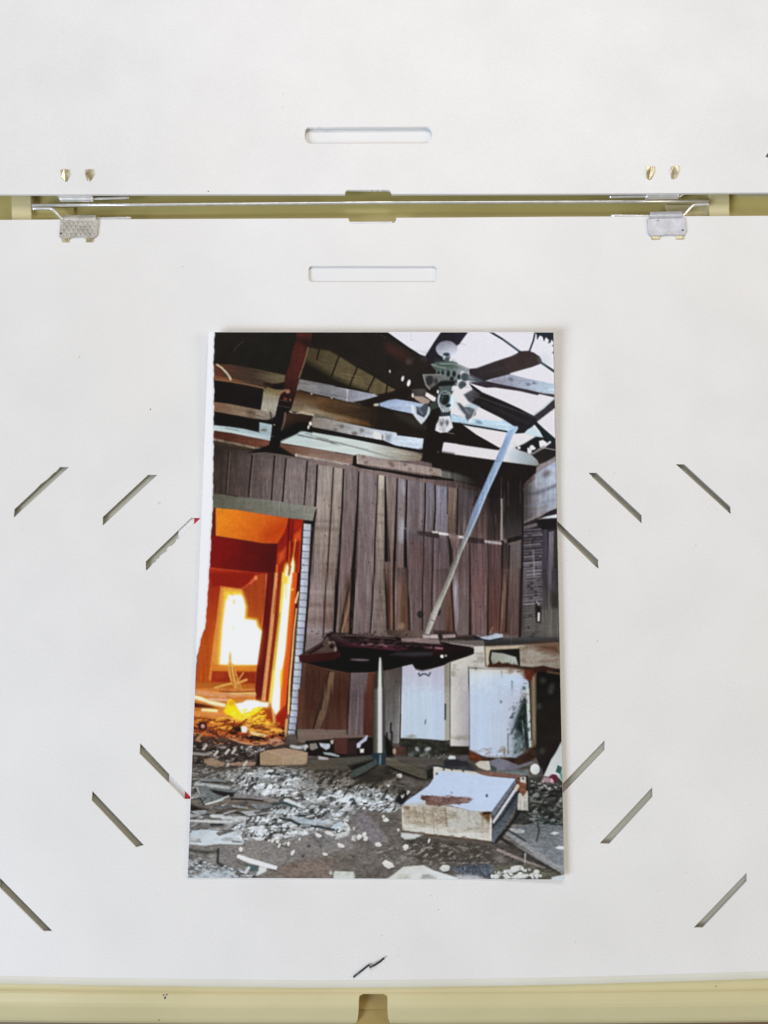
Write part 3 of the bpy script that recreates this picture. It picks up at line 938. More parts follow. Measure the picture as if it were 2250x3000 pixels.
# ---- sky and fan
SKY = (228, 225, 233)
poly(B_, [(830, 80), (1515, 80), (1430, 200), (1360, 310), (1312, 388), (1250, 368), (1100, 272)], SKY)
poly(C_, [(150, 80), (1416, 80), (1441, 1395), (1441, 1500), (1150, 1590), (1230, 1690), (1200, 1720), (60, 1562), (90, 1430), (180, 1200), (160, 1000), (200, 780), (140, 440)], SKY, ((700, 300), (700, 1500), (226, 221, 222)))
poly(F_, [(760, -20), (960, -5), (1000, 70), (1150, 130), (1240, 240), (1210, 272), (800, 218)], (222, 220, 224), ((880, 100), (1180, 230), (128, 132, 130)), 6)
ell(F_, 1020, 165, 130, 50, (176, 200, 214), 10, 40, op=.7)
line(B_, [(1410, 320), (1310, 395)], 40, (150, 150, 160), 30, op=.35)

# light ceiling joists
poly(C_, [(620, 685), (800, 632), (900, 610), (1050, 650), (1300, 700), (1426, 728), (1426, 845), (1300, 832), (1000, 772), (800, 738)], (146, 146, 162), ((750, 690), (1380, 790), (186, 204, 220)), 3, R_G)
for x, y, r in ((1110, 730, 26), (900, 668, 30), (1180, 712, 20)):
    ell(C_, x, y, r, r * .6, (92, 96, 108), 10, 8, op=.8)
poly(C_, [(390, 712), (500, 690), (620, 692), (800, 734), (1100, 792), (1300, 840), (1426, 852), (1426, 888), (1250, 848), (1220, 862), (1000, 812), (700, 768), (600, 772), (480, 740)], (58, 50, 58), None, 3, DK)
poly(C_, [(160, 1075), (300, 1130), (500, 1150), (800, 1178), (930, 1230), (985, 1255), (930, 1312), (850, 1302), (700, 1282), (450, 1238), (180, 1182)], (178, 204, 222), ((300, 1150), (800, 1240), (196, 220, 236)), 4, R_G)
ell(C_, 510, 1190, 40, 18, (120, 140, 158), 20, 8)
poly(C_, [(800, 1140), (930, 1200), (960, 1230), (800, 1190)], (170, 196, 220), None, 14)
line(C_, [(180, 1196), (300, 1215), (500, 1245), (850, 1305)], 22, (34, 35, 40), 3)
poly(C_, [(130, 1190), (290, 1198), (480, 1340), (772, 1502), (750, 1532), (400, 1482), (90, 1432), (60, 1300)], (36, 31, 29), None, 3, DK)
poly(C_, [(320, 1222), (480, 1262), (850, 1320), (760, 1500), (480, 1336)], (228, 222, 224), None, 3)
poly(C_, [(1060, 1322), (1165, 1238), (1302, 1362), (1200, 1372)], (200, 218, 226), None, 3)
poly(C_, [(1426, 905), (1441, 1012), (1220, 1182), (1180, 1110), (1300, 1020)], (62, 57, 64), None, 3, DK)
line(C_, [(1170, 1100), (1300, 1010), (1420, 900)], 16, (196, 204, 214), 4)
poly(C_, [(1170, 1200), (1215, 1188), (1300, 1268), (1441, 1390), (1441, 1482), (1370, 1452), (1290, 1372), (1250, 1300)], (36, 45, 47), None, 3, DK)
poly(C_, [(1200, 1365), (1310, 1378), (1400, 1440), (1360, 1500), (1280, 1490)], (36, 36, 34), None, 5)
poly(C_, [(950, 1500), (1060, 1450), (1190, 1370), (1290, 1385), (1280, 1480), (1180, 1560), (1110, 1570), (1000, 1530)], (36, 36, 38), None, 4)
poly(C_, [(1240, 1420), (1290, 1405), (1340, 1440), (1300, 1500), (1250, 1490)], (232, 228, 228), None, 3)
line(C_, [(1300, 1490), (1375, 1432)], 24, (232, 228, 228), 3)
for x, y, r in ((998, 1500, 18), (1155, 1500, 30), (1125, 1545, 26), (1185, 1508, 14), (1112, 1515, 14)):
    ell(C_, x, y, r, r * 1.05, (230, 226, 226), 0, 3)
ell(F_, 1110, 190, 90, 44, (158, 168, 172), 20, 30, op=.8)
poly(F_, [(1150, 135), (1400, 0), (1445, -30), (1445, 165), (1240, 252), (1225, 200)], (45, 41, 41), None, 3, DK)
line(C_, [(1150, 1580), (1300, 1490)], 24, (120, 112, 116), 4)
# fan canopy, upper blade
poly(C_, [(60, 80), (390, 80), (270, 245), (145, 430), (100, 440), (0, 440), (-80, 400), (-35, 320), (20, 200)], (44, 40, 53), None, 3, DK)
poly(B_, [(1512, 80), (1700, 80), (1600, 420), (1380, 480), (1310, 388), (1430, 200)], (40, 38, 46), None, 3, DK)
poly(C_, [(250, 250), (150, 440), (160, 460), (300, 460), (390, 260)], SKY, None, 4)
ell(C_, 118, 300, 132, 100, (138, 138, 152), 0, 4, {'m': .06}, gr=((90, 220), (140, 390), (214, 218, 228)))
poly(C_, [(60, 330), (180, 330), (150, 405), (110, 425), (70, 400)], (190, 200, 212), None, 5)
ell(C_, 115, 370, 42, 26, (58, 66, 72), 0, 5)
line(C_, [(95, 398), (90, 420)], 30, (196, 210, 216), 4)
poly(C_, [(95, 405), (145, 395), (150, 460), (90, 460)], (76, 90, 88), None, 4)
# motor housing
poly(B_, [(1372, 485), (1500, 452), (1640, 450), (1700, 470), (1700, 720), (1560, 700), (1500, 620), (1430, 550)], (104, 112, 108), ((1400, 480), (1640, 640), (70, 84, 84)), 4, {'m': .1})
poly(C_, [(-20, 460), (150, 455), (300, 498), (405, 545), (380, 585), (300, 570), (260, 650), (160, 720), (0, 720)], (90, 102, 96), ((100, 480), (330, 560), (140, 146, 148)), 4, {'m': .12, 'f': .08})
poly(C_, [(0, 450), (200, 465), (240, 520), (100, 540), (0, 540)], (66, 86, 76), None, 26, None, .7)
for x, y, rx, ry in ((70, 585, 18, 34), (138, 600, 22, 42), (208, 605, 24, 38), (268, 640, 20, 32), (20, 600, 16, 36), (180, 660, 26, 24)):
    ell(C_, x, y, rx + 12, ry + 10, (120, 130, 128), 0, 5, op=.6)
    ell(C_, x, y, rx, ry, (36, 42, 46), 0, 4)
for x, y, r in ((340, 640, 56), (310, 740, 54)):
    ell(C_, x, y, r, r, (116, 126, 130), 0, 4)
    ell(C_, x, y, r - 12, r - 12, (72, 82, 86), 0, 4)
poly(C_, [(0, 690), (200, 680), (240, 740), (100, 760), (-40, 730)], (30, 32, 33), None, 8)
poly(B_, [(1280, 608), (1520, 606), (1540, 650), (1460, 720), (1362, 792), (1315, 730)], (104, 103, 100), None, 4, {'m': .15})
ell(B_, 1360, 682, 46, 62, (52, 54, 56), 10, 6)
ell(B_, 1440, 690, 24, 34, (60, 60, 60), 0, 6)
line(B_, [(1285, 620), (1320, 740), (1362, 790)], 14, (150, 148, 142), 3)
poly(B_, [(1145, 788), (1320, 780), (1342, 855), (1290, 890), (1150, 856)], (74, 68, 66), None, 5, {'m': .15})
poly(B_, [(1150, 870), (1280, 878), (1375, 925), (1345, 965), (1285, 972), (1200, 920)], (170, 146, 130), None, 4)
ell(B_, 1158, 865, 14, 26, (225, 215, 198), 0, 3)
poly(B_, [(1320, 828), (1345, 835), (1442, 892), (1430, 938), (1400, 935), (1310, 872)], (230, 222, 221), None, 3)
poly(B_, [(1360, 960), (1450, 930), (1470, 1010), (1390, 1040)], (60, 72, 62), None, 5)
# blades to the right
poly(C_, [(390, 575), (400, 540), (480, 532), (700, 452), (900, 388), (975, 352), (1000, 328), (1110, 320), (1180, 345), (1250, 392), (1276, 440), (1262, 480), (1150, 522), (900, 592), (880, 610), (640, 672), (560, 702), (480, 692), (400, 625)], (52, 46, 52), ((500, 560), (900, 520), (66, 55, 53)), 3, DK)
poly(C_, [(380, 600), (470, 640), (560, 690), (480, 712), (400, 700), (360, 660)], (100, 108, 116), None, 8, None, .8)
poly(C_, [(390, 722), (430, 740), (560, 830), (800, 930), (1000, 1020), (1130, 1088), (1198, 1122), (1222, 1190), (1150, 1252), (1100, 1282), (1062, 1322), (945, 1330), (985, 1262), (930, 1235), (800, 1150), (600, 1050), (420, 962), (405, 905), (440, 862), (435, 790)], (38, 34, 35), ((500, 880), (1150, 1200), (42, 40, 46)), 3, DK)
line(C_, [(635, 85), (800, 182), (1010, 335)], 24, (40, 49, 54), 3)
line(C_, [(810, 180), (1000, 318)], 10, (150, 178, 190), 5, op=.7)
line(C_, [(1195, 85), (1172, 200), (1125, 325)], 20, (38, 44, 50), 3)
line(C_, [(1262, 462), (1424, 572)], 28, (44, 54, 58), 3)
ell(C_, 1310, 430, 40, 60, (190, 204, 216), -35, 30, op=.5)
line(C_, [(635, 90), (1190, 112)], 14, (210, 210, 205), 4, op=.5)
poly(C_, [(1180, 80), (1420, 80), (1420, 218), (1392, 188), (1382, 222), (1350, 232), (1362, 192), (1325, 158), (1300, 208), (1282, 150), (1252, 138), (1216, 190), (1212, 128)], (43, 51, 58), None, 2.4)
for t in ([(1422, 235), (1398, 268), (1422, 268)], [(1426, 315), (1400, 352), (1426, 356)]):
    poly(C_, t, (52, 58, 64), None, 2.4)
# light kit
poly(C_, [(200, 790), (230, 780), (320, 840), (350, 930), (420, 965), (330, 1010), (280, 960), (220, 950), (180, 880)], (228, 222, 222), None, 4)
poly(C_, [(290, 795), (370, 735), (425, 778), (402, 822), (340, 838)], (228, 222, 222), None, 3)
poly(C_, [(325, 855), (400, 810), (440, 785), (520, 850), (470, 890), (420, 962), (380, 935)], (84, 86, 92), None, 6, {'m': .15})
ell(C_, 470, 870, 40, 36, (64, 62, 66), 0, 10)
poly(C_, [(20, 755), (180, 742), (200, 820), (170, 850), (40, 850)], (80, 92, 90), None, 5, {'m': .1})
line(C_, [(192, 765), (190, 800)], 20, (228, 232, 238), 3)
ell(C_, 12, 820, 12, 22, (235, 238, 240), 0, 3)
ell(C_, 100, 915, 92, 108, (140, 150, 154), 0, 5, {'m': .15})
ell(C_, 180, 950, 44, 90, (205, 226, 236), 15, 10)
ell(C_, 95, 905, 62, 80, (34, 41, 40), 0, 7)
ell(C_, 140, 990, 34, 20, (38, 46, 46), -20, 4)
poly(C_, [(25, 980), (60, 1015), (150, 1010), (160, 1050), (130, 1080), (60, 1070)], (204, 214, 220), None, 4)
for x in (62, 88, 112, 135):
    line(C_, [(x, 1015), (x + 4, 1075)], 9, (84, 92, 96), 3)
poly(C_, [(40, 1075), (142, 1066), (150, 1112), (60, 1120)], (50, 60, 64), None, 4)
poly(C_, [(30, 1122), (160, 1112), (178, 1180), (196, 1255), (130, 1312), (50, 1324), (-22, 1290), (-8, 1220), (20, 1170)], (216, 218, 222), None, 3)
ell(C_, 58, 1190, 26, 44, (104, 104, 106), 10, 8)
ell(C_, 125, 1198, 22, 36, (100, 100, 104), -8, 8)
for a, c in (((50, 1220), (70, 1310)), ((20, 1230), (40, 1290)), ((100, 1240), (92, 1320)), ((75, 1150), (80, 1300))):
    line(C_, [a, c], 8, (128, 126, 128), 3, op=.8)
poly(B_, [(1145, 983), (1195, 998), (1212, 1090), (1290, 1130), (1372, 1040), (1352, 1110), (1270, 1208), (1190, 1112), (1160, 1060)], (196, 206, 218), None, 4)
poly(B_, [(1198, 1000), (1250, 1010), (1322, 958), (1362, 1000), (1372, 1050), (1295, 1128), (1212, 1085)], (78, 82, 90), None, 6, {'m': .12})
ell(B_, 1350, 1060, 16, 50, (165, 190, 180), 15, 6)
poly(C_, [(230, 950), (280, 958), (330, 1005), (400, 1000), (475, 1035), (470, 1100), (420, 1138), (376, 1180), (330, 1100), (270, 1030)], (88, 92, 97), None, 5, {'m': .18})
poly(C_, [(385, 1160), (440, 1130), (420, 1190), (380, 1200)], (225, 228, 230), None, 4)
poly(C_, [(340, 985), (420, 960), (520, 1005), (480, 1035), (400, 1005)], (176, 196, 210), None, 8)
# post under the lamp, broken boards
poly(B_, [(1340, 1120), (1400, 1040), (1470, 1020), (1490, 1080), (1430, 1190), (1420, 1290), (1480, 1325), (1545, 1340), (1530, 1450), (1505, 1600), (1480, 1700), (1260, 1659), (1295, 1500), (1300, 1400), (1330, 1250)], (36, 30, 28), None, 4, DK)
poly(C_, [(-30, 1330), (120, 1310), (95, 1430), (62, 1562), (0, 1640), (-60, 1600)], (34, 29, 27), None, 3)
poly(B_, [(1532, 1438), (1700, 1455), (1700, 1592), (1508, 1562)], (225, 219, 223), None, 3)
for e, x, y, rx, ry, rot in ((B_, 1036, 660, 15, 34, 15), (B_, 1110, 714, 20, 42, 15), (B_, 880, 572, 8, 18, 0)):
    ell(e, x, y, rx, ry, (232, 232, 232), rot, 3)
r_ = random.Random(3)
for _ in range(60):
    ell(B_, r_.uniform(0, 1300), r_.uniform(110, 900), 4, 4, (92, 80, 74), 0, 2, op=.7)

# checks, splinters and stains along the beams
for _ in range(260):
    x, y = r_.uniform(625, 1640), r_.uniform(990, 1345)
    i, j = min(CH - 1, max(0, int((y - CY0) * CS))), min(CW - 1, max(0, int((x - CX0) * CS)))
    v = CAN[j * 0 + i, j].mean()
    if 58 < v < 205:
        L = r_.uniform(12, 60)
        c = CAN[i, j] * r_.choice((.6, .72, 1.25, 1.35))
        line(ID, [(x, y), (x + L, y + L * .2)], r_.uniform(.8, 2.4), tuple(np.clip(c, 0, 235)), 2.4, op=r_.uniform(.3, .7))
for _ in range(70):
    x, y = r_.uniform(620, 1330), r_.uniform(985, 1300)
    L = r_.uniform(15, 70)
    line(ID, [(x, y), (x + L, y + L * .22)], r_.uniform(1, 3), r_.choice(((64, 54, 46), (24, 21, 20), (78, 60, 46))), 3, op=r_.uniform(.1, .3))
for a, c in (((470, 545), (960, 372)), ((440, 860), (1190, 1130))):
    line(C_, [a, c], 8, (112, 104, 108), 4, op=.6)
for a, c, w_ in (((540, 600), (880, 510), 20), ((560, 960), (1100, 1200), 26)):
    line(C_, [a, c], w_, (78, 68, 68), 10, op=.35)
for x, y in ((60, 1165), (150, 1225), (20, 1260)):
    ell(C_, x, y, 10, 26, (244, 244, 244), 10, 6, op=.7)

for R, pts, w_, c in ((B_, [(1150, 990), (1165, 1080), (1215, 1150), (1262, 1200)], 26, (232, 236, 240)), (B_, [(1355, 1010), (1345, 1090), (1290, 1180)], 18, (206, 216, 222)), (B_, [(1230, 1020), (1275, 1090)], 14, (128, 136, 146)),
                      (C_, [(240, 960), (285, 1040), (340, 1110)], 16, (214, 226, 234)), (C_, [(465, 1045), (430, 1130)], 14, (226, 230, 234)), (C_, [(350, 1030), (400, 1090)], 16, (132, 138, 146)),
                      (C_, [(30, 860), (14, 930), (30, 1000)], 16, (214, 222, 226)), (C_, [(70, 850), (130, 845)], 12, (190, 200, 204)), (C_, [(70, 870), (60, 930)], 10, (120, 132, 136)), (C_, [(180, 860), (190, 940), (170, 1010)], 14, (236, 242, 246)),
                      (C_, [(40, 480), (200, 478), (330, 520)], 14, (150, 160, 156)), (B_, [(1400, 490), (1480, 520), (1560, 530)], 14, (150, 158, 152)), (B_, [(1290, 615), (1500, 612)], 10, (156, 156, 152))):
    line(R, pts, w_, c, 3, op=.75)
# ---- shadowed top of the back wall, right
poly(F_, [(-60, 110), (60, 115), (700, 205), (800, 217), (1215, 270), (1205, 350), (1065, 480), (1035, 580), (1042, 970), (800, 1000), (780, 720), (640, 680), (520, 545), (250, 465), (-60, 430)], (34, 29, 28), None, 4, DK)
poly(F_, [(55, 320), (250, 350), (420, 425), (500, 505), (250, 458), (60, 440)], (88, 88, 84), ((120, 380), (450, 480), (48, 44, 42)), 8)
poly(E_, [(1550, 310), (1659, 328), (1659, 430), (1550, 402)], (100, 100, 96), None, 5)
ell(F_, 410, 208, 19, 28, (232, 228, 226), 15, 3)
line(F_, [(15, 105), (42, 198)], 24, (212, 212, 214), 3, w2=10)
poly(F_, [(1210, 292), (1445, 148), (1445, 215), (1205, 345)], (128, 118, 122), None, 4, {'f': .08})
# upper right wall, pale siding
poly(F_, [(1205, 352), (1445, 212), (1456, 782), (1330, 832), (1035, 965), (1035, 860), (1062, 560), (1130, 480), (1200, 430)], (106, 100, 102), ((1080, 650), (1440, 560), (168, 182, 206)), 4, {'m': .10, 'r': .10})
for pts, w_, c in (([(1060, 615), (1200, 605), (1330, 555), (1450, 505)], 44, (92, 92, 100)), ([(1060, 760), (1200, 745), (1340, 700), (1452, 680)], 26, (122, 128, 142)),
                   ([(1200, 380), (1210, 520)], 14, (180, 188, 206)), ([(1320, 500), (1330, 740)], 12, (122, 128, 146)), ([(1320, 320), (1330, 500)], 10, (150, 160, 180)),
                   ([(1050, 865), (1200, 800), (1330, 760)], 30, (118, 114, 118))):
    line(F_, pts, w_, c, 8, op=.75)
ell(F_, 1335, 365, 56, 36, (104, 98, 102), -25, 14)
poly(F_, [(1215, 250), (1300, 235), (1445, 180), (1445, 215), (1300, 290)], (150, 144, 146), None, 6, None, .5)
line(F_, [(1035, 968), (1180, 900), (1330, 832)], 20, (136, 126, 130), 4)
poly(F_, [(1040, 978), (1250, 895), (1330, 838), (1456, 785), (1456, 860), (1215, 922), (1060, 990)], (44, 40, 42), None, 3)
poly(F_, [(1040, 985), (1220, 918), (1458, 900), (1472, 1700), (1035, 1700)], (48, 45, 49), None, 4, {'v': .15, 'm': .1})
poly(F_, [(1212, 920), (1330, 885), (1458, 858), (1458, 902), (1300, 912)], (212, 220, 228), None, 3)
poly(F_, [(1210, 915), (1458, 905), (1458, 1030), (1300, 1050), (1210, 1000)], (34, 31, 32), None, 8)
line(F_, [(1050, 1025), (1200, 985)], 34, (122, 112, 118), 8)
poly(F_, [(1280, 1050), (1340, 1040), (1345, 1700), (1265, 1700)], (64, 62, 72), None, 4, WOOD)
poly(F_, [(1360, 1072), (1425, 1060), (1420, 1300), (1410, 1700), (1345, 1700)], (104, 98, 110), ((1380, 1100), (1380, 1600), (82, 78, 88)), 5, WOOD)
poly(F_, [(1425, 1090), (1462, 1080), (1472, 1700), (1425, 1700)], (52, 52, 50), None, 5, WOOD)
poly(I_, [(1055, -60), (1512, -60), (1534, 800), (1040, 790)], (60, 57, 61), ((1200, 0), (1300, 800), (80, 76, 72)), 4, {'v': .18, 'm': .1})
poly(I_, [(1390, -60), (1440, -60), (1410, 330), (1450, 420), (1410, 720), (1390, 300)], (92, 86, 92), None, 8, WOOD)
poly(I_, [(1430, 200), (1516, 290), (1524, 420), (1430, 440)], (52, 52, 46), None, 10)
poly(I_, [(1300, 430), (1526, 425), (1532, 760), (1310, 760)], (86, 83, 80), None, 16, {'v': .15})
r_ = random.Random(12)
for i in range(37):                                   # lath ends on the side wall
    y = 1040 + i * 36 + r_.uniform(-5, 5)
    k = r_.uniform(.8, 1.15)
    c = (122 * k, 115 * k, 125 * k) if y < 1950 else (104 * k, 100 * k, 98 * k)
    x1 = 1275 - r_.uniform(0, 26)
    line(F_, [(1052 + r_.uniform(0, 8), y + 14), (x1, y - r_.uniform(0, 12))], r_.uniform(17, 24), c, 5, op=r_.uniform(.55, .9))
    if r_.random() < .5:
        x = r_.uniform(1100, 1230)
        line(F_, [(x, y + 10), (x + r_.uniform(8, 34), y + 6)], 22, (46, 43, 47), 5, op=.8)
line(F_, [(1170, 1300), (1180, 1600)], 20, (132, 124, 132), 5, op=.7)
poly(I_, [(1240, 330), (1310, 420), (1300, 600), (1250, 590), (1235, 450)], (32, 29, 29), None, 10)
line(I_, [(1250, 340), (1280, 385)], 14, (150, 142, 140), 3)
line(I_, [(1280, 485), (1277, 570)], 24, (214, 206, 208), 3)
poly(F_, [(850, 1150), (1030, 1095), (1030, 1165), (855, 1212)], (36, 32, 34), None, 4)

# ---- tall boards of the back wall
def board(top, bot, wt, wb, col, col2, seed=None):
    """one wall board between two seams, given by its left and right seam at top and bottom (full picture units)"""
    (xl0, xr0, y0), (xl1, xr1, y1) = top, bot
    pts = [(xl0, y0), (xr0, y0), (xr1, y1), (xl1, y1)]
    poly(ID, pts, col, ((xl0, y0), (xl0, y1), col2), 3, {'v': .13, 's': .07, 'm': .06})


TE = lambda x, y: E_(x, y)[0]
BD = [  # seam x at E y=300, E y=1659, H y=720; then tones at top, bottom of E, and H bottom
    (40, -5, 0, (150, 140, 132), (124, 106, 100), (112, 94, 88)),
    (235, 155, 195, (152, 141, 132), (122, 104, 98), (110, 92, 88)),
    (362, 288, 335, (112, 99, 99), (108, 90, 90), (98, 82, 78)),
    (547, 482, 540, (120, 107, 109), (112, 97, 99), (102, 88, 88)),
    (776, 730, 768, (166, 152, 136), (116, 101, 97), (108, 94, 90)),
    (866, 905, 1000, (122, 108, 106), (114, 92, 86), (94, 74, 64)),
    (1012, 968, 1052, (126, 117, 122), (104, 86, 84), (106, 86, 74)),
    (1126, 1138, 1235, (106, 98, 104), (101, 84, 86), (98, 84, 82)),
    (1350, 1322, 1400, (108, 106, 120), (100, 82, 80), (98, 84, 82)),
    (1472, 1442, 1510, (116, 116, 132), (104, 90, 92), (100, 86, 86)),
    (1640, 1660, 1700, (112, 98, 92), (104, 88, 86), (98, 80, 76)),
]
for i in range(len(BD) - 1):
    a, c = BD[i], BD[i + 1]
    y0, y1, y2 = 1340 + i * 8, 1700, 1853 + i * 1.5
    fx = lambda v: 920 + v / 4.1475
    hx = lambda v: 900 + v / 4.1475
    poly(ID, [(fx(a[0]), y0), (fx(c[0]), y0 + 11), (fx(c[1]), y1), (fx(a[1]), y1)], a[3], ((0, y0), (0, y1), a[4]), 2.5, {'v': .12, 's': .08, 'm': .05})
    poly(ID, [(fx(a[1]), y1), (fx(c[1]), y1), (hx(c[2]), y2), (hx(a[2]), y2)], a[4], ((0, y1), (0, y2), a[5]), 2.5, {'v': .12, 's': .08, 'm': .05})
poly(G_, [(1525, 0), (1659, 0), (1700, 800), (1480, 960), (1450, 940)], (122, 105, 101), ((1580, 0), (1560, 900), (128, 110, 110)), 4, {'v': .06, 'm': .06})
r_ = random.Random(4)
for i in range(13):                                   # sooty cross bands on the two pale boards by the door
    y = r_.uniform(900, 1600)
    line(E_, [(r_.uniform(0, 20), y), (r_.uniform(260, 320), y + r_.uniform(-12, 20))], r_.uniform(14, 46), (104, 86, 80), 12, op=r_.uniform(.2, .5))
for y, c, w_, o in ((60, (150, 140, 138), 30, .4), (110, (96, 76, 66), 60, .5), (220, (158, 148, 148), 40, .5), (380, (90, 70, 60), 30, .6), (440, (150, 126, 116), 24, .5), (560, (98, 78, 70), 60, .5),
                    (700, (150, 140, 146), 60, .5), (800, (110, 96, 94), 50, .5)):
    line(H_, [(-20, y), (325 - y * .05, y + 6)], w_, c, 14, op=o)
for y in (860, 960, 1180, 1280, 1420):
    line(E_, [(775, y), (850, y + 6)], 24, (104, 92, 86), 8, op=.55)
for y in (180, 330, 440, 500, 640):
    line(H_, [(800, y), (950, y + 8)], 30, (92, 80, 74), 9, op=.5)
poly(E_, [(785, 375), (858, 385), (856, 560), (778, 560)], (198, 188, 166), ((0, 380), (0, 560), (168, 154, 138)), 3)
ell(E_, 1082, 1060, 30, 120, (168, 186, 206), 4, 26, op=.75)
line(E_, [(1090, 470), (1095, 600)], 30, (150, 166, 186), 10, op=.6)
SM = [  # seams: points and width start, end (tile E then tile H)
    (E_, [(40, 255), (25, 600), (8, 850)], 14, 20), (E_, [(235, 290), (215, 700), (190, 1100), (157, 1659)], 9, 9), (H_, [(238, -20), (212, 400), (194, 780)], 9, 8),
    (E_, [(360, 305), (342, 800), (312, 1300), (288, 1659)], 12, 30), (H_, [(368, -20), (350, 400), (330, 725)], 36, 26),
    (E_, [(545, 330), (527, 800), (502, 1300), (478, 1659)], 10, 52), (H_, [(560, -20), (548, 300), (525, 722)], 56, 34),
    (E_, [(776, 370), (765, 700), (740, 1200), (732, 1659)], 8, 14), (H_, [(808, -20), (790, 400), (766, 722)], 16, 10),
    (E_, [(864, 400), (872, 700), (882, 1100), (888, 1400), (908, 1659)], 10, 66), (H_, [(968, -20), (985, 300), (992, 690)], 62, 40),
    (E_, [(1012, 420), (1000, 800), (986, 1200), (966, 1659)], 8, 30), (H_, [(1045, -20), (1050, 300), (1052, 690)], 30, 22),
    (E_, [(1128, 445), (1121, 800), (1112, 1010)], 14, 22), (E_, [(1108, 1050), (1112, 1300), (1118, 1659)], 24, 44), (H_, [(1195, -20), (1215, 300), (1235, 690)], 56, 20),
    (E_, [(1352, 480), (1352, 800), (1337, 1060)], 14, 16), (E_, [(1336, 1130), (1322, 1659)], 9, 8), (H_, [(1402, -20), (1402, 690)], 12, 10),
    (E_, [(1471, 485), (1476, 800), (1455, 1060)], 14, 18), (E_, [(1450, 1120), (1440, 1659)], 10, 14), (H_, [(1518, -20), (1514, 500)], 16, 10)]
for R, pts, wa, wb in SM:
    k_ = 1.3 if max(wa, wb) > 18 else 1.05
    line(R, pts, wa * k_ + 10, (60, 50, 50), 9, w2=wb * k_ + 14, op=.45)
    line(R, pts, wa * k_, (30, 25, 25), 3, w2=wb * k_)
    if wa > 9:
        line(R, [(x + wa * .5 + 12, y) for x, y in pts], 9, (172, 160, 160), 4, op=.45)
for pts, col in (([(500, 300), (540, 120), (545, 420), (510, 700), (410, 722), (400, 690), (440, 400)], (104, 78, 62)), ([(440, 130), (540, 10), (510, 250), (420, 640), (370, 722), (400, 400)], (98, 80, 74))):
    poly(H_, pts, col, None, 5, {'v': .2})
line(H_, [(540, 30), (470, 330), (400, 720)], 22, (48, 32, 26), 6)
line(H_, [(522, 300), (492, 480), (420, 715)], 14, (148, 112, 92), 5)
line(H_, [(545, 200), (530, 500), (528, 720)], 36, (34, 26, 24), 5)
for pts, col in (([(940, 0), (990, 0), (1010, 690), (985, 690)], (64, 42, 32)), ([(1000, 0), (1035, 0), (1035, 690), (1008, 690)], (118, 84, 72)),
                 ([(1075, 0), (1150, 0), (1120, 690), (1065, 690)], (108, 88, 82)), ([(1150, 40), (1210, 100), (1235, 690), (1130, 690), (1135, 400)], (90, 64, 50))):
    pts = [(x, y - 140 if y < 150 else y) for x, y in pts]
    poly(H_, pts, (108, 90, 86), ((0, -140), (0, 260), col), 8, {'v': .2})
ell(H_, 1150, 640, 34, 44, (140, 116, 100), 0, 10, op=.7)
ell(H_, 1375, 498, 40, 44, (42, 40, 40), 0, 5)
# right part of the back wall
FB = [([(140, 520), (248, 535), (245, 1095), (128, 1085)], (114, 98, 88), (84, 68, 62)), ([(262, 545), (520, 585), (440, 1000), (330, 1110), (258, 1100)], (72, 66, 72), (92, 78, 78)),
      ([(520, 600), (640, 690), (625, 1170), (420, 1140)], (78, 62, 60), (92, 76, 74)), ([(640, 690), (775, 700), (770, 1180), (630, 1170)], (46, 40, 40), (62, 52, 52)),
      ([(810, 680), (1040, 600), (1040, 1110), (850, 1150), (810, 1160)], (52, 48, 50), (66, 60, 62)),
      ([(-10, 1110), (128, 1118), (150, 1500), (120, 1659), (-10, 1659)], (108, 96, 106), (102, 86, 88)), ([(150, 1110), (330, 1150), (395, 1230), (395, 1659), (190, 1659), (190, 1300)], (118, 102, 98), (102, 84, 86)),
      ([(410, 1210), (615, 1215), (625, 1659), (405, 1659)], (104, 84, 86), (108, 82, 84)), ([(630, 1230), (785, 1230), (785, 1659), (630, 1659)], (86, 66, 66), (92, 68, 68)),
      ([(800, 1190), (870, 1220), (860, 1659), (790, 1659)], (58, 50, 50), (80, 62, 58)), ([(885, 1220), (1035, 1190), (1030, 1659), (870, 1659)], (88, 82, 84), (92, 78, 74))]
for pts, c0, c1 in FB:
    poly(F_, pts, c0, (pts[0], (pts[0][0], pts[-1][1]), c1), 5, {'v': .2, 's': .08})
for pts, wa, wb in (([(135, 515), (126, 850)], 8, 10), ([(252, 535), (247, 1095)], 20, 22), ([(400, 1220), (402, 1659)], 16, 16), ([(620, 1210), (628, 1659)], 14, 14), ([(795, 1190), (790, 1659)], 30, 20),
                    ([(880, 1240), (868, 1659)], 20, 20), ([(1040, 580), (1042, 1100), (1030, 1659)], 26, 24), ([(625, 690), (622, 1170)], 10, 10), ([(480, 640), (440, 760)], 20, 8)):
    line(F_, pts, wa, (34, 29, 30), 4, w2=wb)
poly(F_, [(420, 450), (800, 520), (1060, 470), (1050, 860), (930, 800), (780, 760), (640, 760), (560, 640), (480, 600)], (34, 29, 29), None, 60, DK, .9)
poly(F_, [(640, 600), (1050, 600), (1040, 1000), (640, 980)], (36, 31, 31), None, 90, None, .6)
poly(F_, [(126, 1095), (165, 1180), (190, 1300), (192, 1420), (152, 1505), (148, 1380)], (34, 30, 28), None, 4)
line(F_, [(786, 675), (788, 900), (783, 1165)], 22, (140, 126, 122), 3)
poly(E_, [(1258, 1058), (1440, 1078), (1520, 1095), (1515, 1152), (1258, 1112)], (60, 48, 51), None, 4)
poly(E_, [(1435, 1058), (1500, 1065), (1515, 1088), (1440, 1085)], (196, 190, 190), None, 3)
poly(F_, [(22, 1072), (137, 1090), (137, 1117), (22, 1104)], (216, 212, 214), None, 2.6)
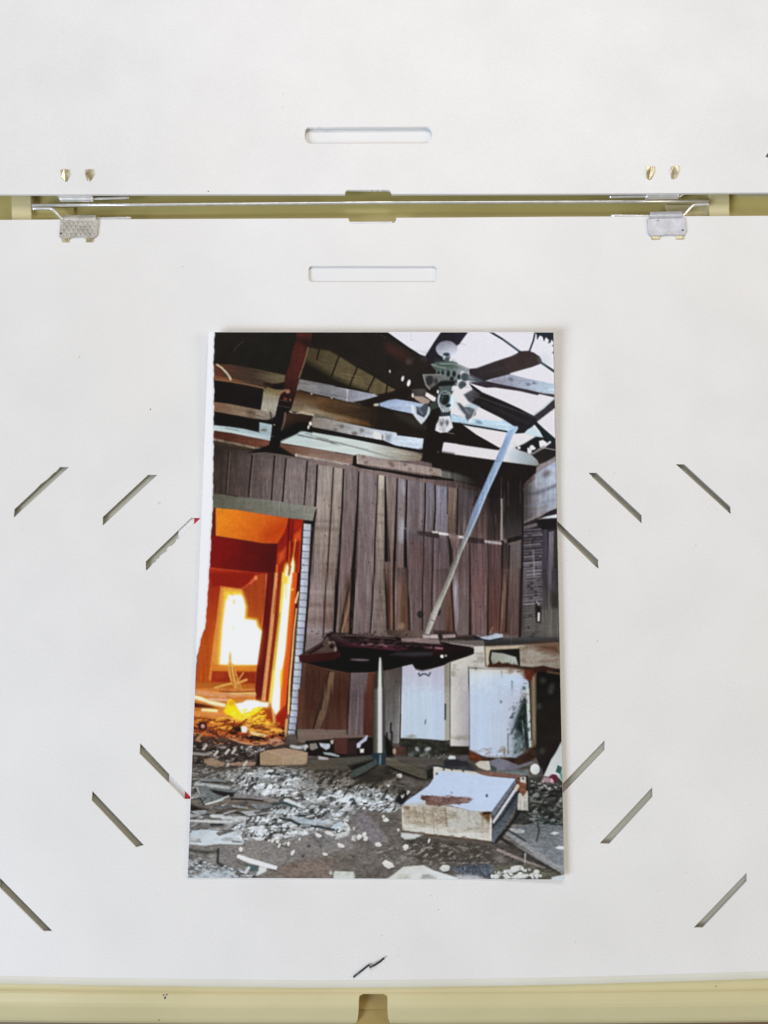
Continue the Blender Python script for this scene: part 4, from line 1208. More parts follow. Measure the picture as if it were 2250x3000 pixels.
poly(F_, [(260, 1118), (322, 1120), (322, 1152), (265, 1146)], (200, 204, 206), None, 3)
poly(F_, [(380, 1128), (580, 1160), (576, 1218), (370, 1202)], (56, 44, 46), None, 4)
poly(F_, [(578, 1172), (788, 1200), (785, 1228), (578, 1202)], (166, 158, 162), None, 2.8)
poly(E_, [(1110, 1010), (1260, 1060), (1260, 1110), (1330, 1125), (1325, 1200), (1180, 1200), (1120, 1160)], (96, 92, 98), None, 18, None, .6)
poly(E_, [(1190, 1200), (1320, 1200), (1310, 1480), (1200, 1480)], (112, 78, 78), None, 24, None, .5)
for x, y, w_ in ((1510, 1550, 100), (1030, 1530, 60)):
    line(E_, [(x, y), (x + w_, y - 10)], 34, (58, 50, 52), 12, op=.8)
# lower right boards (tile I)
IB = [([(0, 0), (150, 60), (210, 110), (150, 200), (140, 700), (0, 700)], (108, 92, 92), (98, 84, 84)), ([(150, 200), (212, 110), (250, 700), (150, 700)], (108, 84, 74), (88, 60, 46)),
      ([(228, 130), (302, 150), (312, 560), (270, 700)], (150, 144, 156), (126, 114, 116)), ([(310, 80), (430, 0), (430, 740), (320, 740)], (100, 84, 86), (104, 94, 92)),
      ([(462, 0), (652, 0), (648, 745), (470, 745)], (104, 76, 77), (112, 90, 90)), ([(674, 0), (832, 0), (808, 710), (668, 710)], (84, 62, 60), (98, 64, 58)),
      ([(850, 0), (905, 0), (845, 740), (815, 740)], (102, 78, 70), (94, 68, 60)), ([(910, 0), (1010, 0), (1000, 740), (840, 740)], (96, 78, 72), (76, 54, 46)),
      ([(925, 0), (1060, 0), (1040, 745), (925, 745)], (98, 80, 78), (92, 74, 70))]
for pts, c0, c1 in IB:
    pts = [(x, -40 if y == 0 else y) for x, y in pts]
    poly(I_, pts, c0, ((0, 0), (0, 740), c1), 8, {'v': .2, 's': .08})
for pts, wa, wb in (([(214, 100), (232, 400), (252, 730)], 22, 20), ([(445, 0), (445, 740)], 22, 34), ([(662, 0), (660, 740)], 16, 22), ([(842, 0), (815, 400), (800, 740)], 16, 14), ([(905, 0), (880, 700)], 26, 20), ([(1066, -40), (1050, 760)], 34, 30)):
    line(I_, pts, wa, (40, 28, 27), 4, w2=wb)
line(I_, [(885, 20), (850, 380), (812, 720)], 16, (124, 84, 64), 4)
poly(I_, [(240, 30), (330, 60), (310, 140), (250, 120)], (48, 38, 36), None, 8)
ell(I_, 290, 30, 34, 26, (140, 96, 84), 0, 8)
ell(I_, 68, 470, 20, 40, (36, 36, 36), 10, 6)
# wall plate and the short plank above it
poly(E_, [(-40, 175), (0, 185), (300, 245), (560, 298), (900, 350), (1400, 440), (1700, 478), (1700, 505), (1300, 470), (900, 398), (500, 328), (0, 248), (-40, 240)], (122, 105, 102), ((300, 280), (1500, 460), (104, 88, 88)), 3, {'h': .1, 'f': .06})
poly(F_, [(-40, 425), (0, 432), (300, 475), (520, 535), (500, 580), (200, 535), (-40, 500)], (92, 76, 77), ((100, 480), (500, 560), (46, 38, 38)), 5)
line(E_, [(20, 180), (250, 215), (420, 250)], 16, (168, 152, 142), 5, n={'r': .35}, op=.8)
poly(E_, [(478, 150), (525, 128), (530, 245), (700, 290), (1000, 330), (1300, 380), (1700, 428), (1700, 455), (1300, 422), (900, 348), (560, 295), (465, 262)], (34, 28, 27), None, 3)
poly(E_, [(520, 122), (700, 155), (1000, 213), (1300, 263), (1552, 308), (1550, 402), (1300, 357), (1000, 312), (700, 267), (525, 242)], (162, 142, 136), ((550, 180), (1500, 350), (146, 130, 124)), 3, {'h': .08, 'f': .06})
line(E_, [(525, 130), (528, 238)], 14, (200, 186, 172), 3)
for x, y, r in ((600, 160, 20), (930, 235, 28), (950, 265, 24), (1110, 250, 20), (1160, 312, 22), (1425, 318, 20), (630, 230, 22), (1460, 365, 20)):
    ell(E_, x, y, r, r * .9, (104, 84, 74), 0, 8, op=.75)
poly(E_, [(1290, 60), (1700, 120), (1700, 330), (1552, 308), (1500, 250), (1300, 200), (1380, 150)], (36, 30, 28), None, 10)
poly(F_, [(60, 118), (700, 207), (640, 330), (420, 400), (60, 320)], (35, 30, 28), None, 10)

# ---- lintel, doorway and fire
poly(D_, [(262, 590), (550, 640), (1000, 690), (1370, 750), (1522, 768), (1492, 870), (1478, 937), (1200, 907), (850, 852), (550, 800), (262, 772)], (92, 90, 76), ((280, 690), (1200, 800), (120, 120, 111)), 3, {'h': .05, 'f': .05})
line(D_, [(270, 600), (420, 612), (560, 640)], 16, (66, 54, 48), 6)
line(D_, [(1495, 800), (1528, 765)], 12, (140, 130, 112), 3)
poly(D_, [(1355, 925), (1480, 937), (1500, 860), (1530, 790), (1500, 1000), (1440, 1700), (1295, 1700), (1330, 1200)], (34, 27, 27), None, 3)
poly(D_, [(262, 772), (302, 780), (300, 1165), (240, 1165)], (96, 36, 22), None, 4)
poly(D_, [(232, 1115), (300, 1115), (860, 1205), (1070, 1210), (1030, 1700), (205, 1700)], (122, 29, 24), ((300, 1300), (1000, 1400), (82, 26, 24)), 4, {'m': .08})
poly(D_, [(300, 780), (550, 802), (850, 852), (1192, 907), (1150, 1060), (1050, 1212), (860, 1206), (560, 1156), (300, 1116)], (232, 132, 40), ((400, 850), (1000, 1200), (198, 82, 30)), 4, {'m': .05})
ell(D_, 1020, 1070, 150, 46, (176, 62, 22), -28, 40, op=.8)
poly(D_, [(1190, 905), (1358, 928), (1325, 1300), (1300, 1700), (1020, 1700), (1050, 1215), (1140, 1060)], (128, 36, 22), ((1180, 1000), (1200, 1600), (150, 42, 22)), 4, {'v': .12})
poly(D_, [(1240, 930), (1352, 930), (1335, 1060), (1240, 1060)], (168, 44, 24), None, 14)
poly(D_, [(1250, 1100), (1332, 1040), (1330, 1170), (1235, 1190)], (206, 82, 38), None, 10)
poly(D_, [(1060, 1340), (1150, 1260), (1130, 1400), (1050, 1480)], (200, 84, 44), None, 12)
line(D_, [(1190, 920), (1180, 1300), (1150, 1700)], 20, (92, 24, 18), 6)
line(D_, [(1240, 930), (1215, 1250)], 12, (96, 26, 18), 5)
poly(D_, [(222, 1500), (400, 1530), (700, 1562), (930, 1592), (930, 1720), (205, 1720)], (166, 50, 30), None, 6)
line(D_, [(235, 1512), (450, 1535), (700, 1560), (920, 1590)], 12, (192, 76, 44), 5)
for a, c, w_, col in (((1268, 1170), (1238, 1400), 14, (236, 142, 66)), ((1200, 1190), (1182, 1500), 12, (214, 96, 50)), ((1138, 1470), (1120, 1700), 12, (222, 120, 60)), ((1045, 1480), (1025, 1700), 26, (214, 100, 50)), ((1330, 1100), (1300, 1690), 12, (206, 70, 36))):
    line(D_, [a, c], w_, col, 4)
# room beyond (tile G)
poly(G_, [(300, -10), (1012, -10), (1005, 300), (955, 650), (940, 750), (885, 1120), (855, 1420), (120, 1420), (150, 1150), (185, 800), (245, 650), (275, 300)], (150, 44, 30), ((600, 0), (520, 900), (184, 84, 32)), 4, {'v': .1, 'm': .06})
poly(G_, [(690, 185), (850, 70), (880, 15), (1012, -5), (1005, 300), (952, 650), (880, 610), (740, 555), (752, 400)], (160, 68, 38), ((800, 100), (900, 600), (168, 78, 34)), 5, {'v': .08})
poly(G_, [(310, -10), (830, -10), (850, 60), (700, 182), (560, 172), (440, 150), (340, 160)], (138, 38, 26), None, 10)
line(G_, [(1000, 20), (990, 320), (945, 640)], 14, (214, 120, 80), 4)
poly(G_, [(440, 155), (560, 172), (692, 188), (700, 250), (560, 280), (510, 400), (440, 1090), (885, 1100), (895, 1150), (340, 1175), (320, 1290), (298, 1290), (345, 900), (400, 500)], (216, 138, 66), None, 6, {'v': .1})
poly(G_, [(480, 205), (700, 215), (760, 400), (752, 540), (880, 560), (905, 640), (965, 715), (915, 1125), (410, 1120), (440, 650), (480, 350)], (240, 190, 62), None, 14)
poly(G_, [(540, 258), (600, 262), (690, 255), (720, 300), (742, 400), (732, 552), (870, 572), (888, 645), (948, 712), (902, 1112), (430, 1105), (462, 650), (500, 350)], (236, 236, 243), None, 7)
line(G_, [(560, 235), (585, 262)], 12, (200, 150, 40), 4)
ell(G_, 605, 345, 15, 28, (176, 182, 150), 0, 6)
ell(G_, 595, 660, 9, 22, (200, 204, 180), 0, 6)
poly(G_, [(340, 1105), (420, 1110), (560, 1125), (890, 1115), (885, 1195), (330, 1188)], (204, 116, 46), None, 5, {'h': .08})
poly(G_, [(340, 1192), (872, 1195), (862, 1340), (330, 1320)], (150, 54, 28), None, 6, {'m': .1})
ell(G_, 420, 1240, 60, 30, (176, 80, 40), 0, 16, op=.6)
poly(G_, [(120, 1310), (330, 1325), (860, 1345), (850, 1440), (115, 1420)], (182, 100, 42), None, 6, {'h': .15})
poly(G_, [(555, 975), (575, 1080), (610, 1135), (650, 1260), (702, 1400), (600, 1405), (540, 1240), (525, 1150)], (216, 152, 78), None, 4, {'v': .15})
for a, c in (((560, 1130), (600, 1400)), ((600, 1150), (650, 1390)), ((630, 1250), (680, 1400))):
    line(G_, [a, c], 10, (166, 92, 46), 3)
ell(G_, 558, 1000, 12, 44, (120, 110, 60), 0, 8, op=.7)
line(G_, [(645, 1315), (718, 1205)], 14, (226, 160, 96), 3)
line(G_, [(640, 1335), (755, 1292)], 30, (222, 160, 88), 4)
line(G_, [(370, 1392), (470, 1362), (565, 1338)], 26, (222, 166, 92), 4)
poly(G_, [(830, 60), (880, 25), (890, 60), (810, 130), (780, 125)], (214, 96, 60), None, 5)
line(G_, [(700, 185), (790, 125), (850, 70)], 12, (206, 90, 56), 5)
ell(G_, 868, 52, 18, 26, (232, 136, 92), 0, 5)
poly(G_, [(1012, -10), (1122, -10), (1050, 700), (965, 1540), (850, 1540), (885, 1120), (945, 700)], (98, 29, 24), None, 4, {'v': .12})
poly(G_, [(1100, -10), (1142, -10), (1085, 700), (1000, 1560), (935, 1545), (1020, 800)], (214, 142, 92), None, 4, {'v': .1})
line(G_, [(1115, 200), (1050, 850), (985, 1500)], 10, (150, 76, 40), 4)
line(G_, [(1085, 500), (1030, 1000), (975, 1540)], 10, (234, 180, 120), 4)
poly(G_, [(1142, -10), (1205, -10), (1130, 800), (1065, 1400), (1025, 1580), (985, 1560), (1080, 700)], (124, 37, 24), None, 4, {'v': .1})
poly(G_, [(1190, -10), (1250, -10), (1180, 600), (1110, 1250), (1050, 1640), (1015, 1640), (1095, 950), (1150, 500)], (236, 204, 92), None, 5)
line(G_, [(1165, 480), (1125, 850), (1092, 1170)], 14, (108, 104, 48), 4)
poly(G_, [(1215, -10), (1320, -10), (1270, 600), (1232, 1050), (1185, 1260), (1175, 1700), (1045, 1700), (1090, 1200), (1160, 600)], (240, 208, 80), None, 8)
poly(G_, [(1232, -10), (1308, -10), (1255, 600), (1215, 1050), (1165, 1240), (1158, 1700), (1062, 1700), (1102, 1200), (1172, 600)], (240, 238, 241), None, 5)
for a, c in (((1240, 20), (1235, 300)), ((1195, 90), (1180, 300))):
    line(G_, [a, c], 12, (190, 180, 60), 5, op=.7)
poly(D_, [(1110, 1700), (1125, 1560), (1160, 1440), (1190, 1500), (1205, 1480), (1240, 1370), (1258, 1460), (1240, 1700)], (238, 196, 74), None, 7)
poly(D_, [(1140, 1600), (1165, 1460), (1180, 1500), (1170, 1620)], (244, 240, 222), None, 5)
poly(D_, [(1200, 1520), (1240, 1390), (1250, 1470), (1235, 1700), (1170, 1700)], (242, 238, 224), None, 5)
line(D_, [(1205, 1490), (1188, 1590)], 24, (110, 40, 20), 6)
poly(G_, [(1315, -10), (1402, -10), (1350, 400), (1310, 800), (1262, 1300), (1232, 1700), (1155, 1700), (1180, 1260), (1235, 900), (1285, 300)], (214, 80, 36), None, 4, {'v': .08})
poly(G_, [(1170, 1180), (1195, 1160), (1190, 1320), (1172, 1400)], (236, 190, 30), None, 6)
ell(G_, 1312, 195, 18, 14, (238, 180, 60), -20, 5)
poly(G_, [(1375, -10), (1412, -10), (1375, 400), (1335, 900), (1305, 1700), (1228, 1700), (1270, 1200), (1308, 800), (1345, 400)], (68, 17, 14), None, 3)
line(G_, [(1385, 230), (1352, 352)], 22, (228, 186, 128), 3, w2=28)
line(G_, [(1362, 430), (1332, 700), (1310, 1000), (1282, 1300), (1264, 1700)], 16, (226, 188, 116), 3, w2=26)
# pale toothed strip beside the door: dark gap, blocks, dark gap
CP = [(901.2, 1531.5), (891.5, 1700), (889.6, 1740), (877.6, 1897), (863, 2080), (853.5, 2152)]
cxs = lambda y: float(np.interp(y, [p[1] for p in CP], [p[0] for p in CP]))
strip = [(cxs(y) - 12.5, y) for y in range(1528, 2180, 25)] + [(cxs(y) + 17, y) for y in range(2170, 1520, -25)]
poly(ID, strip, (52, 46, 48), None, 3)
poly(ID, [(cxs(y) - 9.5, y) for y in range(1536, 2140, 25)] + [(cxs(y) + 9.5, y) for y in range(2140, 1530, -25)], (104, 106, 118), None, 3)
y = 1534.0
r_ = random.Random(9)
while y < 2140:
    h = 20.4 if y < 2040 else 19
    c = cxs(y + 10)
    k = r_.uniform(.94, 1.05)
    if y > 1880:
        k *= .97
    poly(ID, [(c - 10.5, y + .6), (c + 10.5, y + 1.6), (c + 10, y + h - 1.4), (c - 11, y + h - 2)], (192 * k, 201 * k, 217 * k), ((c - 8, y), (c + 12, y), (150 * k, 156 * k, 172 * k)), 3.2, {'f': .05})
    y += h
line(ID, [(cxs(yy) + 14.5, yy) for yy in range(1560, 1900, 40)], 7, (34, 29, 29), 3, w2=3)

# ---- under the table: the lower wall
poly(G_, [(1440, 1070), (1700, 1110), (1700, 1700), (1385, 1700)], (92, 62, 50), ((1500, 1100), (1500, 1600), (84, 54, 42)), 4, {'m': .12})
LW = [(H_, [(-10, 1090), (275, 1170), (180, 1700), (-40, 1700)], (84, 52, 38), (72, 42, 32)), (H_, [(270, 1175), (525, 1200), (505, 1700), (150, 1700)], (82, 54, 40), (70, 42, 31)),
      (H_, [(270, 1195), (335, 1200), (250, 1700), (155, 1700)], (112, 84, 62), (112, 86, 66)), (H_, [(522, 1205), (745, 1205), (705, 1700), (500, 1700)], (106, 92, 96), (94, 80, 80)),
      (H_, [(742, 1205), (840, 1200), (820, 1700), (692, 1700)], (100, 58, 40), (88, 52, 40)), (H_, [(930, 1160), (1152, 1130), (1132, 1700), (940, 1700)], (84, 74, 70), (98, 92, 88)),
      (J_, [(1385, -10), (1700, -10), (1700, 485), (1368, 485)], (86, 56, 44), (92, 62, 50)), (K_, [(-20, -10), (215, -10), (70, 500), (-20, 500)], (72, 42, 32), (88, 56, 43)),
      (K_, [(210, -10), (295, -10), (235, 290), (150, 495), (75, 495)], (112, 86, 66), (104, 78, 62)), (K_, [(290, -10), (505, -10), (490, 555), (150, 495), (235, 290)], (70, 42, 31), (88, 56, 44)),
      (K_, [(502, -10), (695, -10), (682, 560), (488, 560)], (94, 80, 80), (108, 94, 92)), (K_, [(690, -10), (815, -10), (810, 560), (680, 560)], (88, 52, 40), (82, 46, 37)),
      (K_, [(940, -10), (1132, -10), (1122, 665), (945, 625)], (98, 92, 88), (118, 116, 114))]
for R, pts, c0, c1 in LW:
    yb = 1410 if R is H_ else 480
    poly(R, pts, c0, ((0, max(0, pts[0][1])), (0, yb), c1), 4, {'v': .14, 's': .08, 'm': .06})
for R, pts, w_ in ((H_, [(272, 1180), (220, 1400), (165, 1659)], 10), (H_, [(522, 1205), (500, 1700)], 12), (K_, [(205, 0), (150, 250), (68, 490)], 12), (K_, [(505, 0), (485, 540)], 14), (H_, [(820, 1230), (812, 1690)], 10),
                   (H_, [(1158, 1140), (1138, 1690)], 16), (K_, [(1140, 0), (1122, 660)], 16), (J_, [(1650, 150), (1570, 480)], 10)):
    line(R, pts, w_, (44, 32, 28), 3)
line(K_, [(1128, 0), (1112, 640)], 8, (176, 176, 174), 3)
line(K_, [(620, 100), (600, 540)], 14, (140, 122, 116), 4, op=.7)
for x, y0, y1 in ((1018, 410, 520), (968, 530, 620), (1030, 520, 640)):
    line(K_, [(x, y0), (x - 4, y1)], 20, (36, 33, 33), 5)
poly(J_, [(1372, 488), (1700, 480), (1700, 640), (1385, 645)], (116, 100, 90), None, 4, {'h': .1})
poly(K_, [(-20, 488), (475, 490), (482, 550), (735, 555), (735, 585), (480, 595), (-20, 625)], (118, 98, 88), None, 4, {'h': .1})
poly(K_, [(-20, 625), (320, 600), (800, 580), (810, 800), (300, 830), (-20, 800)], (34, 28, 28), None, 5)
poly(K_, [(320, 592), (500, 590), (490, 790), (330, 775)], (88, 50, 46), None, 6, {'m': .1})
poly(K_, [(490, 620), (600, 610), (600, 800), (490, 790)], (58, 40, 38), None, 10)
for pts, c in (([(30, 660), (110, 650), (135, 710), (60, 740), (30, 720)], (138, 128, 118)), ([(145, 650), (280, 660), (275, 710), (230, 735), (160, 690)], (182, 190, 200)), ([(280, 620), (320, 610), (315, 660), (290, 660)], (180, 176, 165)),
               ([(600, 660), (660, 615), (720, 560), (738, 560), (720, 620), (660, 660), (640, 710), (602, 710)], (188, 186, 204)), ([(640, 725), (690, 720), (688, 765), (645, 770)], (222, 216, 205)), ([(190, 760), (300, 770), (395, 805), (380, 820), (210, 790)], (150, 160, 164)),
               ([(130, 805), (255, 830), (260, 860), (140, 850)], (170, 164, 166))):
    poly(K_, pts, c, None, 4, {'f': .1})

# ---- cabinets
poly(H_, [(1155, 1130), (1280, 1105), (1320, 1175), (1405, 1188), (1600, 1142), (1700, 1110), (1700, 1700), (1140, 1700)], (186, 184, 198), ((1400, 1180), (1380, 1500), (190, 206, 222)), 4, {'m': .03, 'v': .03})
poly(K_, [(1150, -10), (1700, -10), (1700, 622), (1400, 600), (1140, 592)], (190, 206, 222), None, 4, {'v': .03})
poly(I_, [(-10, 1155), (130, 1120), (140, 1700), (-10, 1700)], (186, 184, 198), ((60, 1180), (60, 1659), (188, 202, 220)), 4, {'v': .03})
poly(L_, [(-10, -10), (132, -10), (130, 632), (-10, 620)], (188, 202, 220), None, 4, {'v': .03})
line(K_, [(1165, 0), (1145, 590)], 14, (214, 208, 202), 4)
line(H_, [(1350, 1210), (1368, 1245), (1400, 1222), (1440, 1222), (1475, 1245), (1495, 1208)], 18, (66, 72, 84), 4)
line(K_, [(1440, 370), (1432, 415)], 14, (104, 104, 112), 4)
poly(I_, [(130, 1112), (212, 1068), (206, 1700), (140, 1700)], (138, 132, 116), ((140, 1200), (205, 1200), (156, 150, 136)), 4)
line(I_, [(205, 1080), (204, 1700)], 16, (66, 66, 62), 4)
poly(L_, [(138, -10), (208, -10), (200, 612), (135, 620)], (164, 160, 148), None, 4, {'v': .08})
line(L_, [(145, 180), (142, 360)], 16, (36, 50, 46), 5)
line(L_, [(205, -10), (202, 590)], 14, (72, 74, 72), 4)
poly(I_, [(208, 1082), (400, 1010), (490, 980), (490, 880), (622, 878), (632, 1142), (432, 1142), (432, 1700), (210, 1700)], (207, 201, 190), ((260, 1100), (460, 1400), (176, 172, 174)), 4, {'m': .04, 'v': .03})
poly(L_, [(208, -10), (434, -10), (432, 695), (205, 690)], (206, 201, 192), ((230, 300), (430, 300), (164, 160, 166)), 4, {'m': .04, 'v': .03})
line(I_, [(428, 1140), (432, 1380)], 18, (64, 78, 80), 4)
poly(I_, [(190, 800), (400, 800), (622, 818), (622, 880), (480, 885), (200, 850)], (104, 98, 92), None, 4, {'h': .1})
line(I_, [(200, 855), (330, 872), (480, 885)], 26, (156, 138, 136), 4)
poly(I_, [(610, 798), (1200, 770), (1530, 780), (1534, 840), (1000, 865), (622, 885)], (66, 65, 66), ((700, 800), (700, 870), (48, 44, 42)), 5, {'h': .15})
poly(I_, [(622, 885), (1050, 872), (1534, 838), (1540, 1165), (1350, 1138), (1050, 1130), (640, 1145)], (160, 150, 134), ((1100, 1000), (1500, 1000), (138, 128, 114)), 4, {'m': .08, 'v': .05})
poly(I_, [(1140, 870), (1534, 838), (1540, 980), (1400, 960), (1250, 905)], (92, 58, 40), None, 26, {'r': .2}, .9)
line(I_, [(690, 915), (1045, 895)], 34, (188, 166, 138), 4)
poly(I_, [(625, 895), (690, 900), (680, 1138), (645, 1138)], (192, 182, 150), None, 5)
line(I_, [(622, 890), (636, 1130)], 10, (96, 80, 64), 4)
poly(I_, [(690, 930), (1045, 912), (1054, 1125), (690, 1120)], (34, 32, 28), None, 4)
poly(I_, [(705, 955), (850, 972), (1000, 1015), (1032, 1112), (920, 1105), (720, 1108), (692, 1030)], (156, 158, 142), ((760, 1000), (1000, 1100), (172, 182, 172)), 5, {'m': .05})
line(I_, [(692, 960), (682, 1040), (690, 1115)], 22, (33, 27, 25), 4)
RUST = (62, 36, 28)
poly(I_, [(668, 1105), (740, 1100), (800, 1070), (840, 1095), (900, 1082), (950, 1110), (1050, 1128), (1200, 1142), (1330, 1120), (1450, 1150), (1540, 1160), (1540, 1210), (1200, 1215), (1100, 1172), (900, 1140), (640, 1155)], RUST, None, 5, {'r': .25})
for x in range(690, 1040, 22):
    line(I_, [(x, 1120), (x + 4, 1120 - r_.uniform(20, 60))], 12, (92, 50, 30), 4, op=.7, w2=3)
poly(I_, [(1235, 1200), (1538, 1175), (1558, 1700), (1230, 1700)], (29, 27, 25), None, 5, {'m': .2})
for x, y, rx, ry in ((1435, 1400, 30, 60), (1285, 1610, 24, 30), (1330, 1300, 30, 26)):
    ell(I_, x, y, rx, ry, (76, 82, 76), 10, 16, op=.7)
line(I_, [(1390, 1195), (1535, 1218)], 24, (100, 78, 58), 6)
poly(L_, [(1235, -10), (1548, -10), (1562, 640), (1340, 1045), (1240, 800)], (34, 31, 29), ((1300, 100), (1450, 600), (42, 37, 35)), 4, DK)
for x, y in ((1280, 205), (1320, 750), (1425, 20)):
    ell(L_, x, y, 26, 30, (80, 88, 80), 20, 14, op=.7)
# big white door panel
poly(I_, [(436, 1150), (622, 1140), (1000, 1165), (1100, 1180), (1155, 1300), (1170, 1700), (440, 1700)], (206, 214, 218), ((700, 1160), (760, 1350), (188, 204, 224)), 4, {'m': .025, 'v': .03})
poly(L_, [(436, -10), (1135, -10), (1152, 300), (1190, 690), (1000, 830), (700, 832), (560, 800), (436, 765)], (188, 205, 226), ((600, 300), (1080, 300), (184, 188, 202)), 4, {'m': .025, 'v': .03})
poly(I_, [(436, 1150), (1000, 1165), (1090, 1180), (1080, 1230), (600, 1180), (450, 1190)], (206, 196, 178), None, 16, {'r': .1}, .8)
for x in (830, 930, 1030, 1060):
    line(I_, [(x, 1175), (x, 1175 + r_.uniform(40, 90))], 10, (150, 132, 116), 5, op=.6)
for R, x, y, rx, ry, rot in ((I_, 1088, 1392, 42, 20, 8), (I_, 958, 1340, 10, 30, -10), (I_, 515, 1158, 12, 12, 0), (I_, 820, 1560, 8, 14, 0)):
    ell(R, x, y, rx, ry, (74, 92, 92), rot, 7)
poly(L_, [(960, 420), (1060, 200), (1115, 110), (1145, 230), (1150, 500), (1185, 690), (1090, 800), (960, 810), (985, 620)], (92, 108, 110), None, 34, {'m': .2}, .9)
poly(L_, [(1045, 260), (1112, 115), (1140, 250), (1140, 450), (1182, 690), (1120, 760), (1080, 560), (990, 470), (1000, 390)], (36, 42, 42), None, 14, {'m': .2})
poly(I_, [(1055, 1700), (1108, 1520), (1135, 1600), (1135, 1700)], (40, 48, 46), None, 12)
for a, c in (((1080, 380), (1092, 520)), ((1095, 460), (1100, 640)), ((1065, 660), (1075, 760))):
    line(L_, [a, c], 10, (150, 168, 168), 4, op=.8)
line(L_, [(905, 540), (908, 790)], 12, (84, 104, 94), 4)
line(L_, [(862, 720), (858, 800)], 14, (92, 104, 88), 5)
poly(I_, [(1125, 1380), (1155, 1400), (1172, 1700), (1140, 1700)], (186, 194, 180), None, 4)
poly(L_, [(1128, -10), (1166, -10), (1176, 300), (1192, 700), (1162, 700), (1142, 350)], (190, 204, 200), None, 4)
poly(I_, [(1092, 1180), (1200, 1165), (1242, 1220), (1190, 1330), (1150, 1310), (1100, 1262)], (96, 46, 28), None, 8, {'r': .3})
poly(I_, [(1170, 1330), (1250, 1200), (1245, 1700), (1180, 1700)], (104, 88, 66), None, 6, {'v': .2})
line(I_, [(1168, 1310), (1185, 1700)], 14, (54, 40, 30), 4)
line(I_, [(1215, 1260), (1222, 1700)], 14, (146, 134, 108), 5)
poly(L_, [(1175, -10), (1242, -10), (1250, 660), (1215, 730), (1190, 690), (1178, 300)], (108, 94, 70), None, 5, {'v': .25})
line(L_, [(1215, 0), (1222, 600)], 12, (150, 138, 112), 4, op=.7)
line(L_, [(1178, 0), (1192, 600)], 10, (52, 40, 30), 4)
poly(L_, [(432, 740), (455, 750), (480, 760), (552, 795), (640, 835), (700, 825), (760, 838), (860, 825), (1000, 835), (1100, 780), (1150, 730), (1250, 680), (1262, 810), (1180, 880), (1030, 915), (860, 880), (560, 880), (430, 850)], (58, 38, 30), None, 9, {'r': .35, 'm': .2})
poly(L_, [(440, 745), (478, 760), (560, 800), (600, 850), (520, 880), (440, 850)], (112, 54, 32), None, 12, {'r': .3})
for x in range(560, 900, 18):
    line(L_, [(x, 830), (x, 830 - r_.uniform(4, 40))], 9, (96, 84, 64), 3, op=.7)
poly(L_, [(-10, 615), (135, 630), (205, 690), (432, 695), (432, 800), (200, 780), (-10, 760)], (46, 42, 34), None, 6, {'r': .3})
poly(K_, [(1130, 595), (1400, 605), (1700, 625), (1700, 800), (1250, 830), (1120, 760)], (52, 52, 46), None, 8, {'r': .3, 's': .2})
for x, y, rx, ry, c in ((1335, 725, 20, 28, (160, 165, 165)), (1465, 725, 36, 20, (176, 186, 186)), (1270, 790, 50, 24, (96, 108, 104)), (1420, 790, 60, 20, (112, 116, 110))):
    ell(K_, x, y, rx, ry, c, -25, 8)
for R_, z_ in ((K_, [(1145, 500), (1659, 500), (1659, 625), (1140, 600)]), (L_, [(0, 520), (430, 560), (430, 700), (0, 630)]), (I_, [(210, 1090), (620, 900), (640, 1140), (430, 1200), (210, 1300)])):
    litter(R_, z_, (146, 136, 120), -.16, .4, 20, .6, 'q4')
for R_, z_ in ((I_, [(1000, 1170), (1120, 1180), (1170, 1400), (1160, 1659), (1090, 1659), (1060, 1250)]), (L_, [(440, 700), (1180, 650), (1180, 830), (440, 800)]), (I_, [(436, 1145), (1100, 1165), (1100, 1215), (436, 1200)]),
              (I_, [(1050, 870), (1534, 838), (1538, 1150), (1050, 1125)])):
    litter(R_, z_, (116, 84, 62), -.18, .45, 18, .5, 'q')
litter(L_, [(900, 200), (1130, 100), (1185, 690), (950, 800)], (60, 70, 70), -.08, .4, 24, .7, 'q2')
line(L_, [(438, 0), (440, 700)], 10, (110, 104, 100), 4, op=.6)
line(I_, [(440, 1150), (1090, 1172)], 10, (96, 70, 54), 4, op=.7)
# things on the counter
poly(I_, [(0, 690), (260, 700), (300, 760), (500, 750), (620, 800), (190, 815), (0, 790)], (60, 48, 46), None, 8, {'r': .2})
line(I_, [(0, 762), (90, 770), (250, 758)], 40, (156, 136, 134), 5, n={'r': .2})
ell(I_, 75, 765, 30, 28, (44, 36, 36), 0, 6)
poly(I_, [(300, 790), (420, 770), (480, 790), (540, 805), (400, 815)], (52, 44, 42), None, 6)
poly(I_, [(530, 745), (560, 770), (680, 758), (760, 730), (840, 735), (845, 775), (760, 790), (680, 810), (560, 795)], (176, 186, 202), None, 4, {'r': .2})
poly(I_, [(480, 760), (560, 770), (600, 800), (500, 805)], (40, 38, 44), None, 6)
line(I_, [(560, 800), (690, 812), (840, 785)], 10, (30, 36, 56), 4)
line(I_, [(715, 660), (690, 720)], 14, (150, 110, 96), 4)


